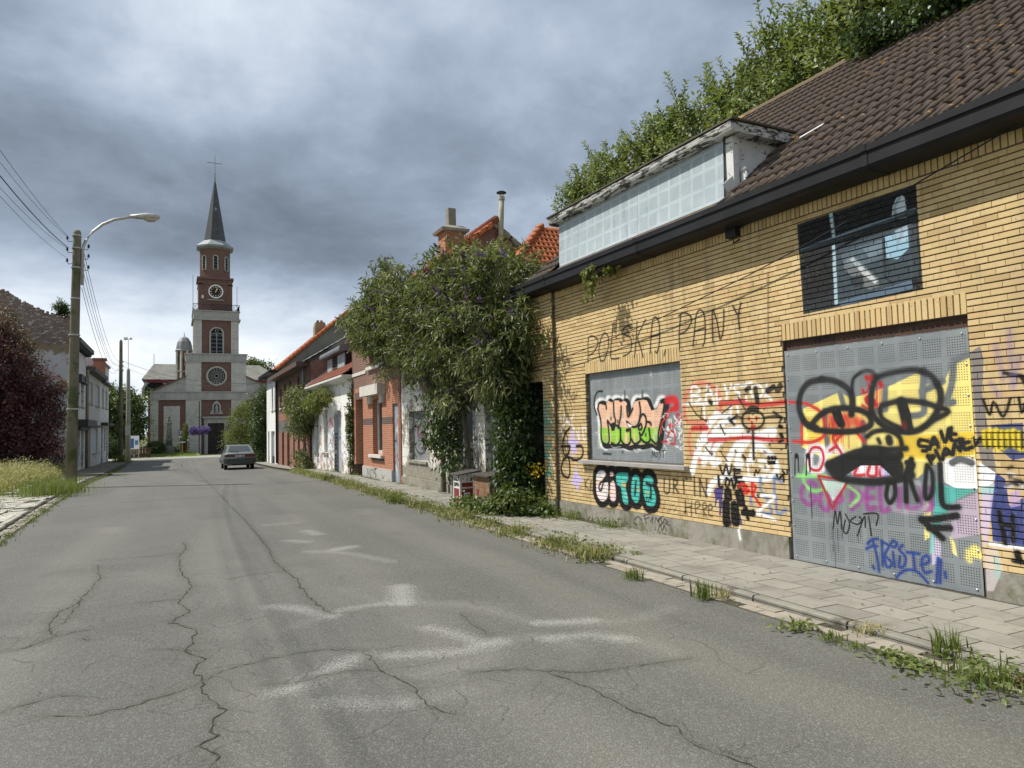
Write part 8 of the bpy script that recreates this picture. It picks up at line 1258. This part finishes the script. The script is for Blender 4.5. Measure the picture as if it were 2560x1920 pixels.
ux, uy = 5.40, 12.48; z0 = gz(uy)+.062; HU = thing('wooden_hutch', (ux, uy, z0), 'weathered wooden board hutch on legs under the climber', 'hutch'); w, d = .58, .78
for k in range(6):
    z = z0+.18+k*.072; MB().box(ux-.012, ux+.01, uy+.02, uy+d-.02, z, z+.069).build('board', M_OLDB, HU); MB().box(ux+.02, ux+w-.02, uy-.012, uy+.01, z, z+.069).build('board', M_OLDB, HU)
for sx in (0, 1):
    for sy in (0, 1): MB().box(ux-.02+sx*w, ux+.02+sx*w, uy-.02+sy*d, uy+.02+sy*d, z0, z0+.63).build('leg', M_OLDB, HU)
MB().box(ux+.02, ux+w-.02, uy+.02, uy+d-.02, z0+.17, z0+.60).build('inner_box', M_OLDW, HU); MB().box(ux-.02, ux-.013, uy+d-.26, uy+d-.16, z0+.20, z0+.36).build('hatch', M_REDW, HU)
MB().hexa([(ux-.08, uy-.07, z0+.62), (ux+w+.06, uy-.07, z0+.68), (ux+w+.06, uy+d+.05, z0+.68), (ux-.08, uy+d+.05, z0+.62), (ux-.08, uy-.07, z0+.645), (ux+w+.06, uy-.07, z0+.705), (ux+w+.06, uy+d+.05, z0+.705), (ux-.08, uy+d+.05, z0+.645)]).build('roof', M_FELT, HU)
# ================================================================== drain grate, litter
gp = G(*GI(2200, 1390)); zz = gz(gp[1]); DG = thing('drain_grate', (gp[0]+.05, gp[1], zz), 'rusty iron drain grate in the gutter', 'drain'); gx, gy = gp[0]+.05, gp[1]-.12; M_RUST = mat('rusty cast iron', (.085, .05, .035), (.13, .075, .05), 8, .9, .5, 60)
MB().box(gx-.17, gx+.17, gy-.22, gy+.22, zz+.003, zz+.012).build('frame', M_RUST, DG)
for k in range(6): MB().box(gx-.13, gx+.13, gy-.19+k*.065, gy-.155+k*.065, zz+.0125, zz+.028).build('bar', M_RUST, DG)
# ================================================================== things in front of the church
LZ = gz(97)+.38; M_MON = mat('dark weathered memorial stone', (.20, .19, .165), (.14, .135, .12), 1.5, .9, .3, 20)
def px(x, y, Y): return PYP(ZF(0, 700, 3.16)(x, y), Y)
mx_ = px(1336, 1300, 97)[0]; MO = thing('monument', (mx_, 97, LZ), 'grey stone war memorial with carved shaft and bust on the lawn', 'monument')
MB().box(mx_-.6, mx_+.6, 96.4, 97.6, LZ, LZ+.75).build('base', M_MON, MO); MB().box(mx_-.48, mx_+.48, 96.52, 97.48, LZ+.75, LZ+.9).build('step', M_MON, MO); MB().box(mx_-.36, mx_+.36, 96.64, 97.36, LZ+.9, LZ+1.5).build('dark_plinth', M_SLATE, MO); MB().box(mx_-.45, mx_+.45, 96.55, 97.45, LZ+1.5, LZ+1.68).build('plinth_cap', M_MON, MO)
b = MB(); b.loft([[(mx_-r, 97-r, LZ+z), (mx_+r, 97-r, LZ+z), (mx_+r, 97+r, LZ+z), (mx_-r, 97+r, LZ+z)] for r, z in ((.34, 1.68), (.30, 2.3), (.24, 3.5), (.30, 3.56), (.31, 3.68), (.2, 3.76), (.16, 3.95))]); b.build('shaft', M_MON, MO); b = MB(); b.lathe((mx_, 96.66, LZ+1.9), [(.12, 0), (.14, .2), (.11, .5), (.13, .7), (.06, .8), (.08, .92), (.03, 1.0)], 8); b.build('relief_figure', M_MON, MO, smooth=True); MB().lathe((mx_, 97, LZ+3.95), [(.12, 0), (.17, .08), (.10, .2), (.14, .34), (.16, .44), (.12, .56), (.03, .62)], 10).build('bust', M_MON, MO, smooth=True)
ML_SH = leafmat('clipped shrub leaf', [(.02, .045, .012), (.04, .08, .02), (.07, .12, .03)], .5, .2)
sx_ = px(1232, 1340, 96)[0]; tree('round_shrub', (sx_, 96, LZ), (sx_, 96, LZ+.4), .08, [(sx_, 96, LZ+.7, 1.0, .9, .75)], 160, 26, .14, .13, .08, ML_SH, 'rounded clipped shrub left of the memorial', 'shrub', seed=101, shell=.7, rough=.08)
sx_ = px(1398, 1335, 98)[0]; tree('small_shrub', (sx_, 98, LZ), (sx_, 98, LZ+.2), .05, [(sx_, 98, LZ+.4, .5, .5, .45)], 60, 24, .1, .1, .06, ML_SH, 'small dark shrub right of the memorial', 'shrub', seed=102, shell=.6)
sx_ = px(1462, 1300, 96)[0]; tree('columnar_conifer', (sx_, 96, LZ), (sx_, 96, LZ+2.4), .08, [(sx_, 96, LZ+.9, .42, .42, .9), (sx_, 96, LZ+1.9, .36, .36, .9), (sx_+.02, 96, LZ+2.8, .22, .22, .75)], 240, 26, .1, .12, .05, ML_LIME, 'narrow yellow green conifer beside the parking sign', 'conifer', seed=103, shell=.55, up=-.2, droop=-.6, rough=.1)
fx = px(1574, 1300, 96.5)[0]; FB = thing('flower_basket_pole', (fx, 96.5, LZ), 'black pole carrying two hanging baskets of violet petunias', 'flower basket'); MB().tube([(fx, 96.5, LZ-.1), (fx, 96.5, LZ+6.3)], .055, 8).build('pole', M_IRON, FB); b = MB(); b.tube([(fx-.4, 96.5, LZ+4.3), (fx+.1, 96.5, LZ+4.3)], .03, 5); b.tube([(fx-.12, 96.5, LZ+5.6), (fx+.12, 96.5, LZ+5.6)], .02, 5); b.tube([(fx-.55, 96.5, LZ+2.5), (fx+.55, 96.5, LZ+2.5)], .03, 5); b.build('bracket', M_IRON, FB)
ML_VIO = leafmat('violet petunia', [(.06, .03, .16), (.13, .06, .32), (.24, .15, .46), (.4, .33, .6)], .6, .2); rng = np.random.default_rng(9)
for dx in (-.52, .52): MB().lathe((fx+dx, 96.5, LZ+2.3), [(.15, 0), (.42, .25), (.45, .32), (.1, .33)], 10).build('basket', M_IRON, FB); crown('blossom', [(fx+dx, 96.5, LZ+2.75, .58, .55, .34), (fx+dx, 96.4, LZ+2.5, .5, .5, .3)], 120, 22, .1, .10, .09, ML_VIO, FB, rng, shell=.7, tone=(.5, .25)); crown('greenery', [(fx+dx, 96.5, LZ+2.45, .5, .45, .25)], 40, 16, .1, .12, .05, ML_MID, FB, rng, shell=.7)
fx2 = px(1830, 1175, 97)[0]; t = thing('flower_basket', (fx2, CY-.3, LZ+2.6), 'small violet flower basket on the church wall beside the light green tree', 'flower basket'); MB().lathe((fx2, CY-.3, LZ+2.5), [(.08, 0), (.25, .2), (.05, .22)], 8).build('basket', M_IRON, t); crown('blossom', [(fx2, CY-.3, LZ+2.8, .35, .3, .28)], 40, 20, .08, .1, .08, ML_VIO, t, rng, shell=.6)
M_SBLUE = NT('blue sign face').fin((.02, .07, .26), .4); M_SWH = NT('white sign film').fin((.8, .8, .8), .4); px_ = px(1430, 1220, 96.8)[0]; PS = thing('parking_sign', (px_, 96.8, LZ), 'blue parking sign with white P on a post', 'sign'); MB().tube([(px_, 96.85, LZ), (px_, 96.85, LZ+2.75)], .035, 6).build('post', M_GALV, PS); MB().box(px_-.26, px_+.26, 96.79, 96.81, LZ+2.1, LZ+2.72).build('sign_face', M_SBLUE, PS); MB().box(px_-.26, px_+.26, 96.79, 96.81, LZ+1.78, LZ+2.05).build('lower_plate', M_SWH, PS)
b = MB(); b.box(px_-.14, px_-.05, 96.78, 96.789, LZ+2.18, LZ+2.64); b.box(px_-.049, px_+.12, 96.78, 96.789, LZ+2.56, LZ+2.64); b.box(px_-.049, px_+.12, 96.78, 96.789, LZ+2.36, LZ+2.44); b.box(px_+.06, px_+.14, 96.78, 96.789, LZ+2.4405, LZ+2.5595); b.build('letter', M_SWH, PS)
ox = px(1443, 1340, 95.5)[0]; OS = thing('street_name_sign', (ox, 95.5, LZ), 'pale direction sign on an orange marker post', 'sign'); MB().tube([(ox, 95.5, LZ), (ox-.06, 95.5, LZ+1.2)], .05, 8).build('post', mat('orange marker paint', (.7, .22, .03), rough=.5, bump=0), OS); MB().box(ox-.3, ox+.32, 95.44, 95.47, LZ+1.2, LZ+1.36).build('plate', NT('pale blue plate').fin((.45, .6, .68), .4), OS)
ox = px(1484, 1330, 95.2)[0]; WPo = thing('wooden_post', (ox, 95.2, LZ), 'grey wooden post with white cap by the conifer', 'post'); MB().box(ox-.09, ox+.09, 95.11, 95.29, LZ-.1, LZ+1.45).build('shaft', M_BARKL, WPo); MB().box(ox-.1, ox+.1, 95.1, 95.3, LZ+1.451, LZ+1.6).build('cap', M_WPNT, WPo)
ix = px(1050, 1300, 88)[0]; IZ = gz(88)+.02; IP = thing('information_panel', (ix, 88, IZ), 'white and blue information panel behind the concrete pole', 'sign'); [MB().tube([(ix+d, 88.05, IZ), (ix+d, 88.05, IZ+2.4)], .04, 6).build('post', M_GALV, IP) for d in (-.5, .55)]; FP = MB().box(ix-.55, ix+.6, 88, 88.03, IZ+1.05, IZ+2.5).build('panel', M_SWH, IP); MB().box(ix-.48, ix+.1, 87.985, 87.999, IZ+1.15, IZ+2.2).build('blue_print', NT('blue map print').fin((.06, .14, .32), .5), FP); MB().box(ix+.2, ix+.5, 87.985, 87.999, IZ+1.5, IZ+2.0).build('photo_print', NT('blue photo print').fin((.1, .2, .38), .5), FP)
bx0, bx1 = px(935, 1350, 88.5)[0], px(1083, 1350, 88.5)[0]; BN = thing('park_bench', ((bx0+bx1)/2, 88.5, IZ), 'long grey slatted bench beside the information panel', 'bench')
for z, y in ((.42, 88.3), (.42, 88.5), (.42, 88.7), (.68, 88.8), (.88, 88.83)): MB().box(bx0, bx1, y, y+.12 if z < .6 else y+.04, IZ+z, IZ+z+(.05 if z < .6 else .13)).build('slat', M_BARKL, BN)
for x in (bx0+.3, (bx0+bx1)/2, bx1-.3): MB().box(x-.06, x+.06, 88.3, 88.8, IZ, IZ+.415).build('leg', M_CONC, BN); MB().box(x-.04, x+.04, 88.85, 88.9, IZ, IZ+1.0).build('back_support', M_CONC, BN)
dx = px(1105, 1345, 91)[0]; DGt = thing('wooden_gate', (dx, 91, IZ), 'dark slatted wooden gate by the chestnut tree', 'gate'); [MB().box(dx-1.1+k*.28, dx-.88+k*.28, 91, 91.05, IZ, IZ+1.25-.02*abs(k-4)**2).build('slat', M_OLDW, DGt) for k in range(8)]; [MB().box(dx-1.1, dx+1.1, 91.051, 91.1, IZ+z, IZ+z+.1).build('rail', M_OLDW, DGt) for z in (.25, .85)]
b = MB()
for x0, y0, x1, y1 in [(px(1045, 1418, 85)[0], 84.6, px(1060, 1400, 88)[0], 87.5), (px(1258, 1408, 87)[0], 86, px(1262, 1400, 89)[0], 88.6), (px(1455, 1404, 87)[0], 86, px(1460, 1396, 89)[0], 88.6), (px(1632, 1385, 88)[0], 88.2, px(1655, 1400, 86)[0], 85.8)]: b = MB(); ribbon(b, [(x0, y0), (x1, y1)], .14, .012, 0, .5, 0); b.build('parking_line', M_SWH, bpy.data.objects['village_square'], recalc=False)
# fallen leaves and paper scraps on the pavement
rng = np.random.default_rng(77); n = 150; Yl = rng.uniform(2.5, 22, n); Xl = np.array([RE(y) for y in Yl])+rng.uniform(-.1, 1.6, n); o = leaves('leaf_litter', np.stack([Xl, Yl, np.array([gz(y) for y in Yl])+.066*(Xl > np.array([RE(y) for y in Yl])+.25)+.006], 1), unit(rng.normal(size=(n, 3))*[1, 1, .05]), np.array([0, 0, 1.])+rng.normal(0, .2, (n, 3)), .035, .022, rng.random(n), leafmat('dead leaf', [(.07, .045, .025), (.16, .11, .06), (.3, .25, .16)], .8, .1), None, 'stuff'); props(o, 'scattered dead leaves on the right pavement', 'litter')
